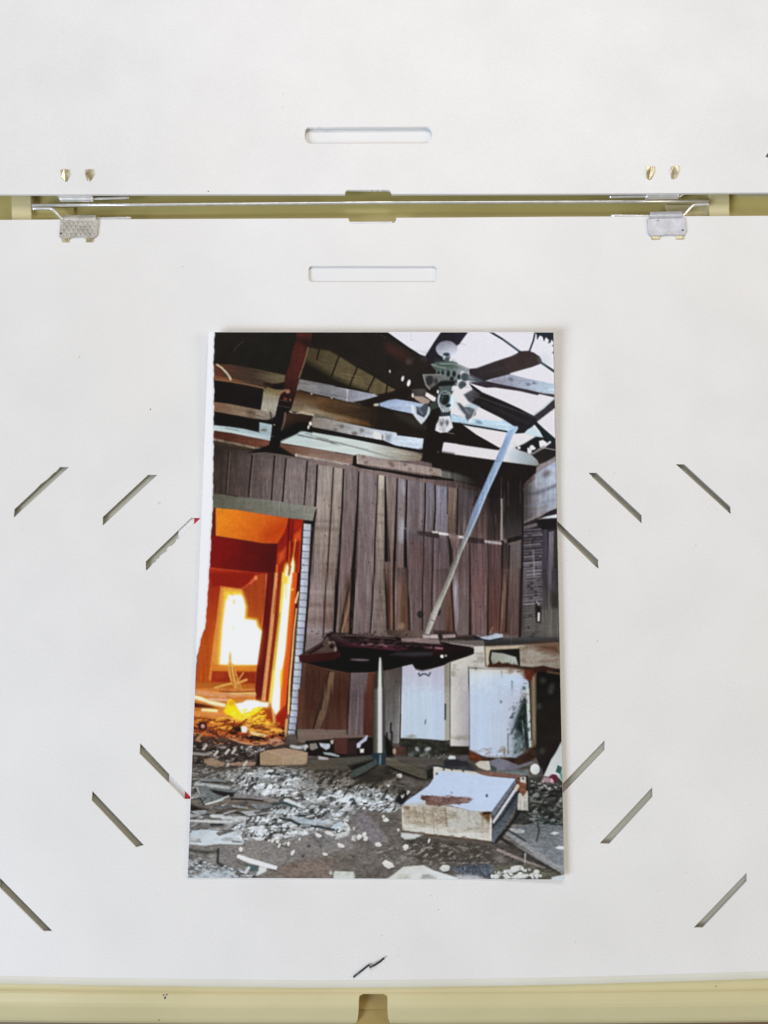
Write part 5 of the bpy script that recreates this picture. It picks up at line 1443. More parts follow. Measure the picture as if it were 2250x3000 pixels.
# weathering: streaks, checks and nail heads
poly(ID, [(1195, 1560), (1285, 1572), (1470, 1595), (1470, 1690), (1190, 1690)], (66, 50, 52), None, 14, None, .28)
poly(ID, [(1195, 1680), (1530, 1680), (1530, 1860), (1205, 1850)], (66, 48, 48), None, 30, None, .16)
r_ = random.Random(77)
for _ in range(420):
    x, y = r_.uniform(735, 1540), r_.uniform(1385, 1830)
    if x < 880 and y > 1470:
        continue
    L = r_.uniform(14, 80)
    s = -.055 * (x - 760) / 500 * 0 + (-.05 if x < 1000 else -.012)
    c = (62, 50, 50) if r_.random() < .55 else (164, 152, 152)
    line(ID, [(x, y), (x + s * L * .5 + r_.uniform(-1, 1), y + L * .5), (x + s * L, y + L)], r_.uniform(.8, 2.2), c, 2.4, op=r_.uniform(.12, .38))
for _ in range(90):
    x, y = r_.uniform(735, 1540), r_.uniform(1400, 1830)
    if x < 880 and y > 1470:
        continue
    ell(ID, x, y, r_.uniform(1, 2.4), r_.uniform(1.4, 4), (50, 40, 40), 0, 3, op=r_.uniform(.3, .7), m=8)
for _ in range(60):
    x, y = r_.uniform(600, 890), r_.uniform(1335, 1455)
    line(ID, [(x, y), (x - 1, y + r_.uniform(14, 50))], r_.uniform(.8, 2), (48, 40, 38) if r_.random() < .6 else (140, 128, 124), 2.4, op=r_.uniform(.12, .35))


def knit(y0, y1, x0, x1):
    """run the upright grain of the boards through a band of rows without a break"""
    a, b = int((y0 - CY0) * CS), int((y1 - CY0) * CS)
    i, j = int((x0 - CX0) * CS), int((x1 - CX0) * CS)
    top, bot = CAN[a - 3:a, i:j].mean(0), CAN[b:b + 3, i:j].mean(0)
    for r in range(a, b):
        t = (r - a + .5) / (b - a)
        CAN[r, i:j] = (top * (1 - t) + bot * t) * (1 + .04 * NZ['f'][r, i:j, None])


knit(1672, 1724, 912, 1545)
knit(2000, 2040, 884, 1320)
knit(2000, 2040, 1320, 1532)

# the pole leaning from the roof to the table
PL = [(1486, 1266), (1473, 1300), (1449, 1352), (1408, 1445), (1382, 1505), (1362, 1566), (1340, 1620), (1312, 1690), (1290, 1740), (1262, 1800), (1244, 1858)]
PR = [(1512, 1252), (1492, 1300), (1472, 1352), (1429, 1445), (1405, 1505), (1378, 1566), (1353, 1620), (1328, 1690), (1306, 1740), (1281, 1800), (1258, 1858)]
poly(C_, [(850, 1312), (905, 1240), (980, 1240), (985, 1262), (945, 1330)], (176, 206, 230), None, 4)
poly(ID, [(x - 2, y + 4) for x, y in PL[6:]] + [(x, y) for x, y in PR[:5:-1]], (60, 52, 52), None, 5, None, .5)
PC = [(150, 180, 212), (136, 160, 196), (142, 164, 198), (124, 146, 186), (112, 130, 160), (112, 120, 132), (116, 118, 114), (132, 130, 122), (142, 140, 130), (160, 158, 150), (172, 168, 158)]
for i in range(len(PL) - 1):
    poly(ID, [PL[i], PR[i], PR[i + 1], PL[i + 1]], PC[i], (PL[i], PL[i + 1], PC[i + 1]), 2.6, {'f': .05, 'v': .06})
line(ID, [(a[0] + 3, a[1]) for a in PL[1:5]], 2.5, (104, 124, 160), 3, op=.7)
line(ID, [(a[0] - 4, a[1]) for a in PR[:6]], 3.5, (172, 194, 220), 3, op=.75)
line(ID, [(a[0] - 4, a[1]) for a in PR[5:]], 3, (178, 176, 166), 3, op=.8)
line(ID, [(a[0] + 3, a[1]) for a in PL[6:]], 2.5, (98, 94, 90), 3, op=.7)
line(H_, [(1505, 560), (1545, 580)], 9, (84, 82, 78), 3)

# ---- table
poly(H_, [(965, 675), (1000, 690), (1240, 695), (1400, 690), (1430, 700), (1410, 785), (1150, 792), (965, 745)], (72, 58, 50), ((1000, 690), (1300, 780), (96, 80, 74)), 4, {'h': .15})
litter(H_, [(-20, 700), (1000, 700), (1659, 760), (1659, 840), (900, 800), (300, 760)], (60, 48, 44), -.2, .3, 10, .6, 'q3')
TT = [(876, 1921), (905, 1904), (943, 1882), (957, 1858), (972, 1852), (1015, 1856), (1100, 1864), (1177, 1868), (1300, 1882), (1330, 1888), (1376, 1895), (1388, 1902), (1387, 1914), (1366, 1923.5), (1321, 1937), (1301, 1948), (1270, 1957), (1237, 1962.5), (1217, 1958), (1208, 1945),
      (1141, 1962), (1093, 1969), (1025, 1971), (972, 1962), (900, 1943), (879, 1938)]
poly(ID, TT, (26, 17, 20), None, 3, DK)
poly(H_, [(245, 735), (330, 720), (700, 752), (1000, 790), (1140, 795), (1659, 850), (1700, 900), (1659, 935), (1000, 900), (400, 890), (340, 860), (280, 800)], (62, 46, 46), ((400, 760), (400, 880), (40, 26, 29)), 4, {'h': .2})
line(H_, [(400, 770), (700, 785), (1000, 808), (1130, 800)], 26, (36, 22, 26), 4)
line(H_, [(360, 745), (700, 762), (1140, 800)], 12, (112, 88, 84), 4, op=.7)
poly(H_, [(1060, 785), (1140, 785), (1145, 825), (1050, 815)], (30, 20, 22), None, 5)
poly(H_, [(390, 815), (700, 850), (980, 860), (1260, 920), (1100, 945), (800, 912), (400, 885)], (66, 34, 42), ((420, 850), (1150, 920), (76, 38, 50)), 6, {'h': .15, 'r': .15})
for x, y, w_ in ((690, 866, 50), (760, 858, 60), (900, 866, 60), (1468, 898, 90), (1605, 905, 90), (950, 880, 30)):
    line(H_, [(x - w_ / 2, y), (x + w_ / 2, y + 3)], 22, (126, 90, 96), 4)
for x, y in ((712, 855), (845, 862)):
    ell(H_, x, y, 22, 18, (38, 22, 28), 0, 4)
poly(H_, [(1140, 785), (1290, 782), (1600, 805), (1620, 858), (1400, 850), (1150, 832)], (136, 114, 112), None, 5, {'h': .12})
poly(H_, [(1405, 745), (1480, 752), (1580, 742), (1602, 790), (1500, 788), (1408, 785)], (176, 162, 156), None, 4)
ell(H_, 1620, 780, 22, 40, (48, 42, 40), 0, 6)
poly(H_, [(1080, 958), (1400, 948), (1700, 955), (1700, 992), (1300, 1012), (1000, 992)], (58, 56, 60), None, 12)
poly(I_, [(-10, 865), (200, 888), (440, 898), (492, 922), (486, 975), (300, 992), (-10, 1000)], (48, 24, 29), ((0, 900), (400, 960), (34, 18, 22)), 5, {'h': .2})
poly(I_, [(20, 890), (115, 900), (112, 925), (18, 918)], (150, 92, 112), None, 4)
poly(I_, [(-10, 1000), (300, 985), (470, 982), (400, 1010), (200, 1062), (-10, 1135)], (30, 24, 22), None, 5)
ell(I_, 103, 1008, 20, 20, (240, 236, 230), -20, 3)
ell(I_, 148, 1000, 18, 14, (150, 144, 138), -20, 4)
poly(H_, [(-98, 1000), (10, 930), (180, 842), (240, 760), (300, 800), (330, 870), (380, 940), (250, 975), (100, 985), (0, 1020)], (76, 53, 50), ((50, 930), (260, 820), (92, 74, 68)), 4, {'r': .2})
poly(H_, [(-98, 1005), (100, 980), (250, 962), (400, 950), (410, 1000), (320, 1055), (0, 1085), (-90, 1070)], (64, 28, 27), None, 6, DK)
poly(H_, [(20, 960), (110, 905), (180, 860), (200, 880), (100, 945), (30, 980)], (38, 26, 25), None, 6)
line(H_, [(270, 840), (320, 830), (348, 885), (340, 940)], 20, (150, 126, 120), 4)
ell(H_, 295, 890, 26, 26, (30, 22, 22), 0, 6)
ell(H_, 640, 1050, 118, 13, (116, 102, 104), 2, 5)
ell(H_, 265, 748, 26, 22, (40, 30, 30), 0, 6)
litter(H_, [(240, 730), (700, 750), (1140, 800), (1659, 855), (1659, 925), (1000, 890), (360, 870)], (104, 84, 80), -.2, .35, 6, .45, 'q3')
litter(H_, [(240, 730), (1140, 800), (1659, 870), (1659, 940), (1000, 920), (300, 900)], (30, 20, 22), -.1, .4, 6, .5, 'q4')

# ---- rubble on the floor (tiles J, P, Q)
P_, Q_ = T(540, 2140, 2.9625), T(1050, 2140, 2.7197)
poly(J_, [(95, -10), (860, -10), (870, 130), (1030, 150), (1160, 260), (1235, 480), (1215, 640), (900, 690), (500, 640), (90, 560)], (206, 124, 66), ((400, 60), (500, 560), (186, 92, 42)), 5, {'h': .2, 'r': .15})
for pts, w_, col in (([(115, 30), (400, 70), (850, 60)], 50, (212, 146, 102)), ([(430, 22), (640, 34), (850, 20)], 16, (140, 80, 44)), ([(560, 50), (850, 46)], 18, (226, 186, 110)),
                     ([(115, 90), (220, 120), (330, 160), (480, 190)], 44, (240, 224, 184)), ([(225, 250), (390, 258)], 38, (240, 216, 158)), ([(120, 290), (300, 300), (500, 330)], 60, (214, 132, 74)),
                     ([(300, 120), (560, 130)], 30, (216, 164, 136)), ([(120, 340), (350, 370), (600, 360)], 18, (150, 70, 32)), ([(760, 430), (1000, 470), (1170, 500)], 26, (226, 160, 90)),
                     ([(300, 410), (560, 440)], 22, (226, 134, 50)), ([(780, 380), (1000, 420)], 28, (222, 150, 50)), ([(330, 470), (400, 540)], 10, (90, 40, 24)), ([(440, 440), (380, 530)], 10, (96, 44, 26))):
    line(J_, pts, w_, col, 4, n={'r': .1})
poly(J_, [(110, 160), (250, 182), (330, 200), (410, 232), (330, 228), (110, 215)], (78, 30, 18), None, 4)
poly(J_, [(525, 140), (560, 115), (610, 140), (625, 190), (690, 270), (780, 290), (900, 212), (965, 212), (900, 270), (860, 300), (720, 362), (620, 350), (505, 300), (478, 262), (510, 200)], (245, 206, 14), None, 5)
ell(J_, 572, 168, 40, 30, (228, 160, 36), 0, 6)
poly(J_, [(618, 172), (700, 160), (760, 128), (860, 130), (940, 155), (1032, 160), (1012, 215), (905, 210), (800, 268), (700, 292), (650, 232)], (241, 239, 243), None, 5)
poly(J_, [(1060, 200), (1085, -10), (1165, -10), (1152, 250), (1110, 312), (1075, 250)], (240, 238, 240), None, 5)
poly(J_, [(1000, 240), (1050, 225), (1075, 300), (1105, 410), (1050, 380), (930, 300)], (156, 66, 26), None, 7)
line(J_, [(1080, 260), (1095, 420)], 26, (220, 170, 110), 6)
poly(J_, [(1115, 320), (1160, 260), (1240, 180), (1250, 330), (1190, 480), (1120, 430)], (150, 40, 18), None, 6)
line(J_, [(1245, 370), (1228, 560)], 30, (216, 160, 96), 4, w2=24)
line(J_, [(1280, 100), (1268, 200)], 14, (230, 205, 120), 4)
poly(J_, [(1180, 480), (1210, 440), (1215, 560), (1190, 540)], (30, 20, 18), None, 5)
litter(J_, [(110, 280), (1180, 380), (1220, 560), (900, 560), (110, 460)], (236, 168, 70), -.05, .3, 14, .8, 'h')
litter(J_, [(110, 320), (1180, 420), (1220, 620), (900, 620), (110, 520)], (112, 50, 28), -.12, .25, 14, .8, 'q')
litter(J_, [(480, 250), (950, 220), (1050, 420), (700, 430)], (250, 214, 60), -.05, .3, 14, .8, 'q3')
# dark litter on the orange floor
for x, y, rx, ry in ((222, 445, 54, 50), (650, 480, 60, 34), (600, 530, 50, 20), (860, 590, 130, 34), (120, 470, 30, 16), (1180, 560, 40, 24)):
    ell(J_, x, y, rx, ry, (52, 30, 26), 6, 7)
ell(J_, 225, 446, 24, 26, (206, 152, 146), 0, 5)
poly(J_, [(690, 455), (740, 440), (770, 470), (755, 525), (700, 520), (690, 480)], (234, 232, 214), None, 4)
poly(J_, [(790, 500), (1010, 552), (985, 582), (815, 552)], (234, 200, 128), None, 4)
for a, c in (((640, 460), (760, 360)), ((610, 380), (590, 480)), ((560, 500), (700, 430)), ((500, 560), (580, 480))):
    line(J_, [a, c], 12, (70, 36, 26), 3)
line(J_, [(300, 500), (440, 580), (560, 620)], 20, (74, 40, 30), 5)
poly(J_, [(90, 560), (300, 570), (560, 600), (820, 680), (1030, 660), (1240, 600), (1400, 640), (1400, 760), (900, 800), (90, 800)], (74, 58, 52), None, 10, {'h': .25, 'r': .25})
line(J_, [(560, 590), (680, 640), (820, 668), (990, 655)], 26, (196, 134, 92), 4)
poly(J_, [(1030, 600), (1100, 585), (1160, 600), (1215, 655), (1100, 690), (1010, 640)], (182, 126, 96), None, 5, {'r': .15})
line(J_, [(150, 610), (210, 545)], 24, (190, 134, 84), 4)
poly(J_, [(1240, 540), (1350, 540), (1390, 640), (1330, 680), (1230, 660)], (92, 80, 74), None, 8, {'r': .2})
chips(J_, [(100, 470), (600, 560), (1200, 560), (1200, 660), (100, 660)], 70, [(150, 96, 66), (98, 56, 42), (180, 120, 76), (70, 44, 38), (120, 84, 76)], (1.2, 3.4), 21, 2.6, (-40, 40), .5)
poly(J_, [(95, 660), (420, 690), (900, 740), (900, 940), (95, 900)], (70, 60, 55), None, 12, {'h': .25, 'r': .25})
litter(J_, [(95, 660), (900, 700), (900, 930), (95, 930)], (122, 108, 100), -.1, .25)
litter(J_, [(95, 660), (900, 700), (900, 930), (95, 930)], (44, 37, 34), -.12, .22, 14, .8, 'q2')
chips(J_, [(95, 650), (900, 700), (900, 920), (95, 920)], 80, [(86, 72, 68), (110, 88, 76), (64, 52, 48), (134, 118, 108), (150, 140, 134), (94, 68, 54)], (1.5, 4.5), 22, 2.8, (-30, 10), .6)
chips(J_, [(700, 690), (1050, 690), (1020, 760), (800, 780), (690, 750)], 30, [(150, 148, 152), (120, 112, 110), (180, 182, 186)], (1.5, 3.4), 23, 1.8, (-50, 0), .4)
line(J_, [(1300, 690), (1390, 705), (1490, 690)], 40, (172, 174, 174), 4, n={'r': .3})
line(J_, [(1480, 675), (1470, 730)], 16, (215, 212, 205), 3)
line(J_, [(95, 775), (240, 790), (330, 770)], 34, (148, 140, 132), 5, n={'r': .15})
poly(J_, [(240, 850), (330, 830), (480, 890), (480, 940), (330, 930), (240, 890)], (150, 118, 92), None, 5, {'r': .15})
poly(J_, [(560, 890), (720, 880), (910, 880), (910, 920), (700, 935), (560, 920)], (148, 110, 90), None, 5, {'r': .2})
for x, y in ((520, 930), (740, 900), (250, 700), (385, 775), (520, 755), (600, 750)):
    line(J_, [(x - 16, y + 22), (x + 18, y - 22)], 30, (196, 186, 174), 4)
poly(J_, [(90, 960), (240, 970), (260, 1060), (85, 1070)], (138, 112, 100), None, 5, {'h': .12})
poly(J_, [(250, 960), (430, 940), (560, 940), (480, 1060), (400, 1090), (250, 1060)], (70, 60, 48), None, 8, {'r': .25})
line(J_, [(80, 1085), (400, 1105), (560, 1115)], 34, (120, 108, 100), 5)
line(J_, [(80, 1120), (500, 1135)], 16, (44, 42, 38), 5)
# carton
poly(J_, [(900, 770), (930, 760), (920, 930), (860, 930)], (40, 32, 28), None, 7)
poly(J_, [(918, 772), (1000, 742), (1222, 714), (1360, 735), (1500, 770), (1487, 916), (1200, 932), (925, 918)], (176, 142, 106), ((930, 850), (1480, 850), (168, 138, 106)), 3, {'f': .04, 'm': .04})
poly(J_, [(1000, 742), (1222, 714), (1360, 735), (1500, 770), (1200, 830), (1170, 800), (1050, 760)], (170, 136, 106), None, 4)
poly(J_, [(925, 780), (1010, 750), (1190, 822), (1190, 925), (925, 915)], (164, 132, 96), None, 4)
for a, c in (((1010, 748), (1200, 818)), ((1200, 828), (1490, 772)), ((1205, 830), (1195, 925))):
    line(J_, [a, c], 10, (190, 156, 120), 4, op=.8)
poly(J_, [(900, 930), (1490, 918), (1659, 930), (1659, 1000), (900, 990)], (66, 60, 48), None, 10, {'h': .2})
# floor, middle distance
poly(P_, [(60, 330), (600, 330), (1150, 320), (1659, 400), (1659, 640), (1000, 640), (400, 560), (60, 480)], (92, 86, 76), None, 16, {'h': .2, 'r': .25})
poly(P_, [(1060, 300), (1659, 240), (1659, 460), (1400, 470), (1150, 400)], (74, 66, 56), None, 22, {'h': .2, 'r': .2})
WH = [(198, 208, 213), (178, 187, 192), (158, 160, 158), (214, 220, 222), (138, 134, 128), (188, 197, 204)]
GR = [(138, 134, 126), (112, 106, 98), (160, 158, 152), (92, 88, 80), (178, 180, 178)]
litter(P_, [(320, 335), (560, 325), (1000, 345), (1250, 420), (900, 440), (400, 430)], (138, 136, 130), -.02, .3, 16)
chips(P_, [(350, 340), (560, 330), (900, 345), (1100, 400), (900, 430), (400, 420)], 45, GR, (1.8, 5.5), 31, 2.0, (-60, -10), .6)
poly(P_, [(520, 400), (720, 360), (1000, 400), (1060, 460), (940, 520), (760, 560), (560, 560), (420, 520)], (160, 166, 168), None, 22, {'r': .3, 'f': .14}, .92)
rubble(P_, [(420, 430), (600, 345), (800, 345), (1020, 410), (1080, 480), (940, 570), (760, 590), (430, 540)])
chips(P_, [(440, 420), (620, 350), (760, 350), (1000, 420), (1060, 480), (900, 560), (760, 580), (440, 540)], 30, WH, (1.2, 4.6), 32, 1.8, (-40, 25), .3)
litter(P_, [(1000, 370), (1350, 380), (1659, 440), (1659, 520), (1250, 510), (980, 500)], (150, 148, 142), -.05, .25)
litter(P_, [(1000, 370), (1350, 380), (1659, 440), (1659, 520), (1250, 510), (980, 500)], (60, 56, 50), -.2, .2, 14, .8, 'q2')
chips(P_, [(1000, 380), (1300, 400), (1500, 450), (1500, 510), (1250, 500), (1000, 500)], 40, GR, (1.6, 5), 33, 1.6, (-80, -20), .7)
poly(P_, [(980, 590), (1060, 530), (1300, 540), (1659, 530), (1700, 640), (1300, 660), (1000, 620)], (168, 177, 182), None, 16, {'r': .32, 'f': .16}, .92)
rubble(P_, [(970, 590), (1060, 520), (1320, 530), (1659, 515), (1830, 550), (1880, 640), (1659, 680), (1300, 670), (1000, 640)])
chips(P_, [(980, 590), (1060, 525), (1300, 535), (1659, 520), (1800, 560), (1850, 640), (1659, 660), (1100, 640)], 40, WH, (1.2, 4.6), 34, 1.8, (-40, 30), .3)
poly(P_, [(760, 640), (1000, 640), (1500, 680), (1540, 740), (1340, 770), (1000, 760), (760, 740)], (152, 158, 162), None, 20, {'r': .32, 'f': .14}, .8)
poly(P_, [(520, 770), (840, 740), (1000, 830), (1320, 900), (1300, 930), (900, 920), (640, 940), (520, 900)], (134, 134, 132), None, 24, {'r': .25, 'f': .12}, .85)
litter(P_, [(40, 330), (1100, 330), (1500, 700), (1300, 900), (600, 980), (40, 960)], (146, 146, 142), -.12, .3, 20, .8, 'q3')
litter(P_, [(40, 330), (1100, 330), (1600, 560), (1500, 700), (600, 980), (40, 960)], (56, 54, 50), -.26, .22, 20, .5, 'q2')
# big scraps at the left
poly(P_, [(55, 560), (250, 600), (420, 560), (760, 580), (800, 640), (700, 720), (220, 720), (55, 650)], (112, 100, 88), None, 8, {'h': .15, 'r': .12})
poly(P_, [(100, 455), (390, 480), (430, 550), (330, 600), (170, 640), (130, 560)], (112, 117, 115), ((120, 480), (300, 600), (98, 104, 104)), 3, {'f': .06})
line(P_, [(105, 462), (230, 478), (385, 498)], 32, (168, 172, 166), 4, w2=26)
line(P_, [(100, 470), (130, 550), (172, 630)], 14, (160, 166, 164), 4)
poly(P_, [(220, 512), (440, 545), (420, 575), (370, 580), (260, 545)], (42, 38, 38), None, 4)
line(P_, [(178, 640), (250, 625), (332, 596)], 18, (192, 198, 196), 3)
line(P_, [(330, 592), (385, 570)], 14, (176, 182, 178), 3)
line(P_, [(130, 570), (170, 645)], 12, (40, 38, 36), 5)
poly(P_, [(440, 545), (700, 575), (820, 600), (820, 620), (600, 608), (430, 590)], (128, 122, 120), None, 5, {'h': .12})
line(P_, [(410, 595), (560, 598), (680, 612)], 14, (44, 40, 38), 4)
poly(P_, [(230, 640), (400, 610), (560, 625), (790, 632), (775, 700), (560, 720), (280, 715), (215, 690)], (116, 100, 86), ((300, 640), (700, 700), (100, 88, 76)), 4, {'h': .1})
poly(P_, [(50, 640), (110, 660), (210, 690), (200, 720), (50, 720)], (42, 38, 34), None, 10, {'r': .3})
line(P_, [(280, 715), (420, 710), (520, 725)], 16, (46, 46, 42), 5)
poly(P_, [(45, 715), (240, 725), (260, 770), (45, 775)], (96, 94, 88), None, 6, {'h': .15})
for x0, x1, y in ((240, 330, 742), (330, 410, 756), (430, 520, 760), (600, 690, 762)):
    line(P_, [(x0, y), (x1, y + 4)], 30, (186, 192, 192), 4, n={'r': .15})
poly(P_, [(45, 775), (460, 782), (470, 808), (320, 808), (45, 792)], (186, 188, 186), None, 4, {'h': .08})
poly(P_, [(45, 800), (460, 812), (450, 850), (45, 850)], (104, 100, 96), None, 5, {'h': .2})
line(P_, [(230, 818), (330, 820)], 18, (46, 50, 52), 4)
line(P_, [(370, 822), (450, 826)], 14, (70, 74, 76), 4)
poly(P_, [(35, 985), (45, 900), (70, 870), (250, 855), (440, 850), (450, 900), (520, 950), (510, 990), (300, 985), (160, 1000)], (176, 188, 196), ((100, 880), (200, 990), (190, 200, 206)), 4, {'m': .07, 'r': .06})
ell(P_, 375, 945, 56, 16, (146, 150, 150), 0, 6)
poly(P_, [(450, 800), (520, 760), (560, 850), (640, 870), (640, 940), (480, 920)], (150, 146, 144), None, 10, {'r': .3})
rubble(P_, [(450, 780), (760, 735), (1000, 800), (1340, 890), (1350, 940), (900, 930), (640, 965), (450, 940)])
chips(P_, [(450, 790), (760, 740), (1000, 800), (1330, 900), (1330, 940), (900, 920), (640, 960), (460, 930)], 36, WH + GR, (1.2, 4.2), 35, 1.7, (-50, 25), .3)
poly(P_, [(780, 690), (960, 655), (1000, 700), (980, 760), (800, 760)], (190, 200, 205), None, 8, {'r': .25})
rubble(P_, [(750, 655), (1000, 630), (1500, 670), (1545, 740), (1340, 785), (1000, 770), (760, 770)])
chips(P_, [(760, 660), (1000, 640), (1500, 690), (1520, 740), (1300, 780), (760, 760)], 30, WH, (1.2, 4.6), 36, 1.7, (-50, 30), .3)
poly(P_, [(860, 600), (900, 592), (1020, 650), (1010, 680), (960, 670), (870, 622)], (206, 214, 216), None, 4)
line(P_, [(770, 640), (870, 628), (960, 660), (1010, 690)], 20, (58, 70, 70), 5)
line(P_, [(1020, 665), (1120, 655)], 30, (190, 198, 200), 5)
poly(P_, [(1080, 660), (1240, 680), (1250, 700), (1120, 690)], (108, 112, 112), None, 5)
ell(P_, 1040, 742, 84, 12, (46, 58, 56), 2, 5)
poly(P_, [(930, 760), (1100, 770), (1360, 790), (1420, 830), (1340, 865), (1160, 830), (980, 800)], (158, 172, 182), ((1000, 780), (1340, 840), (178, 192, 204)), 4, {'h': .08})
line(P_, [(830, 760), (930, 785), (1000, 815), (1180, 840), (1340, 868)], 18, (48, 54, 54), 4)
chips(P_, [(1310, 860), (1400, 770), (1470, 830), (1430, 940), (1310, 940)], 34, [(196, 202, 200), (176, 182, 184), (210, 212, 206)], (2, 5.5), 37, 1.4, (-70, 0), .4)
poly(P_, [(1320, 900), (1420, 870), (1440, 930), (1320, 950)], (190, 194, 188), None, 4, {'r': .1})
# large pale sheets
for pts, v in (([(45, 700), (180, 690), (250, 716), (120, 735)], 150), ([(120, 415), (330, 425), (360, 448), (140, 440)], 128), ([(560, 640), (700, 628), (790, 660), (640, 690)], 122), ([(230, 660), (420, 640), (470, 668), (300, 690)], 104),
               ([(480, 705), (640, 690), (760, 715), (560, 745)], 168), ([(1100, 590), (1240, 575), (1290, 610), (1150, 628)], 188), ([(640, 850), (760, 830), (840, 870), (700, 895)], 156)):
    poly(P_, [(x + 3, y + 9) for x, y in pts], (46, 44, 42), None, 4, None, .7)
    poly(P_, pts, (v, v * 1.02, v * 1.03), (pts[0], pts[2], (v * .85, v * .87, v * .88)), 3, {'f': .08, 'r': .08})
# loose slabs and splinters
r_ = random.Random(51)
todo = []
for _ in range(95):
    x, y = r_.uniform(560, 1190), r_.uniform(2235, 2470)
    if y > 2440 and x > 900 or (x > 1130 and y > 2330):
        continue
    todo.append((y, x))
for y, x in sorted(todo):
    k = (y - 2150) / 320
    L, wd, a = r_.uniform(7, 26) * (.6 + k), r_.uniform(1.6, 6.5) * (.6 + k), math.radians(r_.choice((r_.uniform(-28, -8), r_.uniform(4, 22), r_.uniform(-60, -35))))
    ca, sa = math.cos(a), math.sin(a)
    q = [(-L, -wd * r_.uniform(.5, 1)), (L * r_.uniform(.6, 1), -wd), (L, wd * r_.uniform(.2, .8)), (-L * r_.uniform(.7, 1), wd)]
    pts = [(x + u * ca - v * sa, y + (u * sa + v * ca) * .62) for u, v in q]
    v = r_.choice((96, 118, 138, 158, 176, 196))
    poly(ID, [(px + 1, py + 2.4) for px, py in pts], (44, 42, 40), None, 3, None, .6)
    poly(ID, pts, (v, v * 1.0, v * r_.uniform(.96, 1.03)), (pts[0], pts[2], (v * .84, v * .84, v * .82)), 2.2, {'f': .08, 'r': .08}, .9)
for z in ([(970, 570), (1300, 535), (1659, 530), (1800, 590), (1500, 650), (1050, 610)], [(470, 500), (640, 380), (900, 400), (980, 500), (740, 560)], [(780, 655), (980, 645), (1400, 690), (1250, 740), (800, 740)], [(560, 800), (760, 770), (1000, 830), (800, 920), (560, 900)]):
    litter(P_, z, (216, 223, 228), -.04, .25, 20, .9, 'q')
    litter(P_, z, (64, 64, 62), -.3, .18, 16, .8, 'q2')
# bare floor, foreground
poly(P_, [(1440, 740), (1520, 690), (1700, 680), (1700, 1080), (1300, 1060), (980, 1140), (880, 960), (1100, 900), (1320, 940), (1440, 900)], (106, 100, 99), ((1500, 720), (1300, 1060), (112, 106, 102)), 10, {'b': .06, 'r': .05})
poly(P_, [(1580, 720), (1640, 700), (1700, 860), (1700, 960)], (132, 124, 128), None, 12, None, .6)
poly(P_, [(1080, 900), (1180, 880), (1300, 960), (1290, 1020), (1150, 990)], (104, 99, 98), None, 14, {'r': .06})
line(P_, [(1110, 910), (1190, 1010)], 20, (90, 85, 84), 8)
poly(P_, [(540, 950), (700, 960), (800, 990), (920, 1030), (1000, 1120), (830, 1180), (660, 1130), (480, 1070), (520, 1010)], (118, 112, 107), ((560, 960), (900, 1140), (108, 103, 99)), 4, {'f': .05, 'h': .04})
poly(P_, [(980, 1130), (1300, 1060), (1700, 1010), (1700, 1320), (560, 1320), (800, 1190)], (102, 92, 84), ((1200, 1080), (1500, 1280), (94, 87, 80)), 14, {'b': .12, 'r': .10})
poly(P_, [(820, 1200), (1000, 1150), (1280, 1120), (1250, 1260), (900, 1300)], (112, 92, 80), None, 26, {'b': .12, 'r': .1}, .7)
poly(P_, [(25, 1010), (300, 1010), (320, 1180), (470, 1180), (640, 1240), (620, 1320), (10, 1320)], (110, 106, 101), None, 8, {'r': .25, 'b': .2})
line(P_, [(40, 1035), (180, 1060), (290, 1050)], 30, (72, 70, 60), 6, n={'r': .2})
poly(P_, [(300, 1020), (480, 1010), (470, 1080), (430, 1140), (370, 1180), (290, 1150)], (108, 103, 100), None, 4, {'f': .06})
line(P_, [(295, 1030), (288, 1150), (360, 1185)], 18, (46, 44, 42), 6)
litter(P_, [(30, 1090), (300, 1170), (660, 1240), (620, 1300), (10, 1300)], (150, 158, 164), -.02, .25)
litter(P_, [(30, 1060), (300, 1170), (660, 1240), (620, 1300), (10, 1300)], (76, 76, 72), -.22, .2, 14, .8, 'q2')
chips(P_, [(40, 1100), (300, 1180), (640, 1240), (600, 1290), (20, 1290)], 60, [(150, 160, 168), (120, 124, 126), (96, 94, 90), (168, 178, 184)], (2, 5), 38, 2.2, (-30, 20), .4)
poly(P_, [(120, 1240), (300, 1210), (420, 1250), (400, 1300), (100, 1300)], (158, 168, 178), None, 20, {'r': .2}, .7)
poly(P_, [(455, 1085), (475, 1075), (560, 1105), (810, 1180), (798, 1208), (700, 1190), (560, 1150), (458, 1106)], (222, 222, 222), None, 3.4)
poly(P_, [(655, 1180), (715, 1195), (705, 1225), (620, 1262), (640, 1222)], (200, 208, 206), None, 4)
poly(P_, [(520, 1155), (640, 1175), (640, 1215), (580, 1230)], (70, 84, 82), None, 8)
line(P_, [(530, 1235), (560, 1190)], 22, (186, 196, 198), 4)
for x, y, rx, ry in ((490, 1035, 20, 24), (822, 1000, 10, 22), (905, 985, 13, 24), (942, 1060, 14, 28), (1000, 945, 9, 18), (1362, 1000, 30, 22), (1490, 935, 44, 40), (1565, 925, 22, 40), (810, 965, 12, 24), (765, 960, 10, 22), (655, 945, 20, 18), (1220, 1075, 22, 14), (1650, 990, 14, 18), (1480, 850, 14, 26), (1260, 895, 50, 20), (1165, 915, 28, 20)):
    blob(P_, x, y, rx * 1.15, ry, (226, 224, 214), 20)
for x, y in ((1080, 1005), (1030, 1090), (1470, 1095), (1500, 810)):
    ell(P_, x, y, 14, 14, (66, 62, 62), 0, 6)
poly(P_, [(1295, 1240), (1310, 1222), (1470, 1228), (1486, 1262), (1480, 1320), (1295, 1320)], (182, 190, 172), None, 4, {'r': .15})
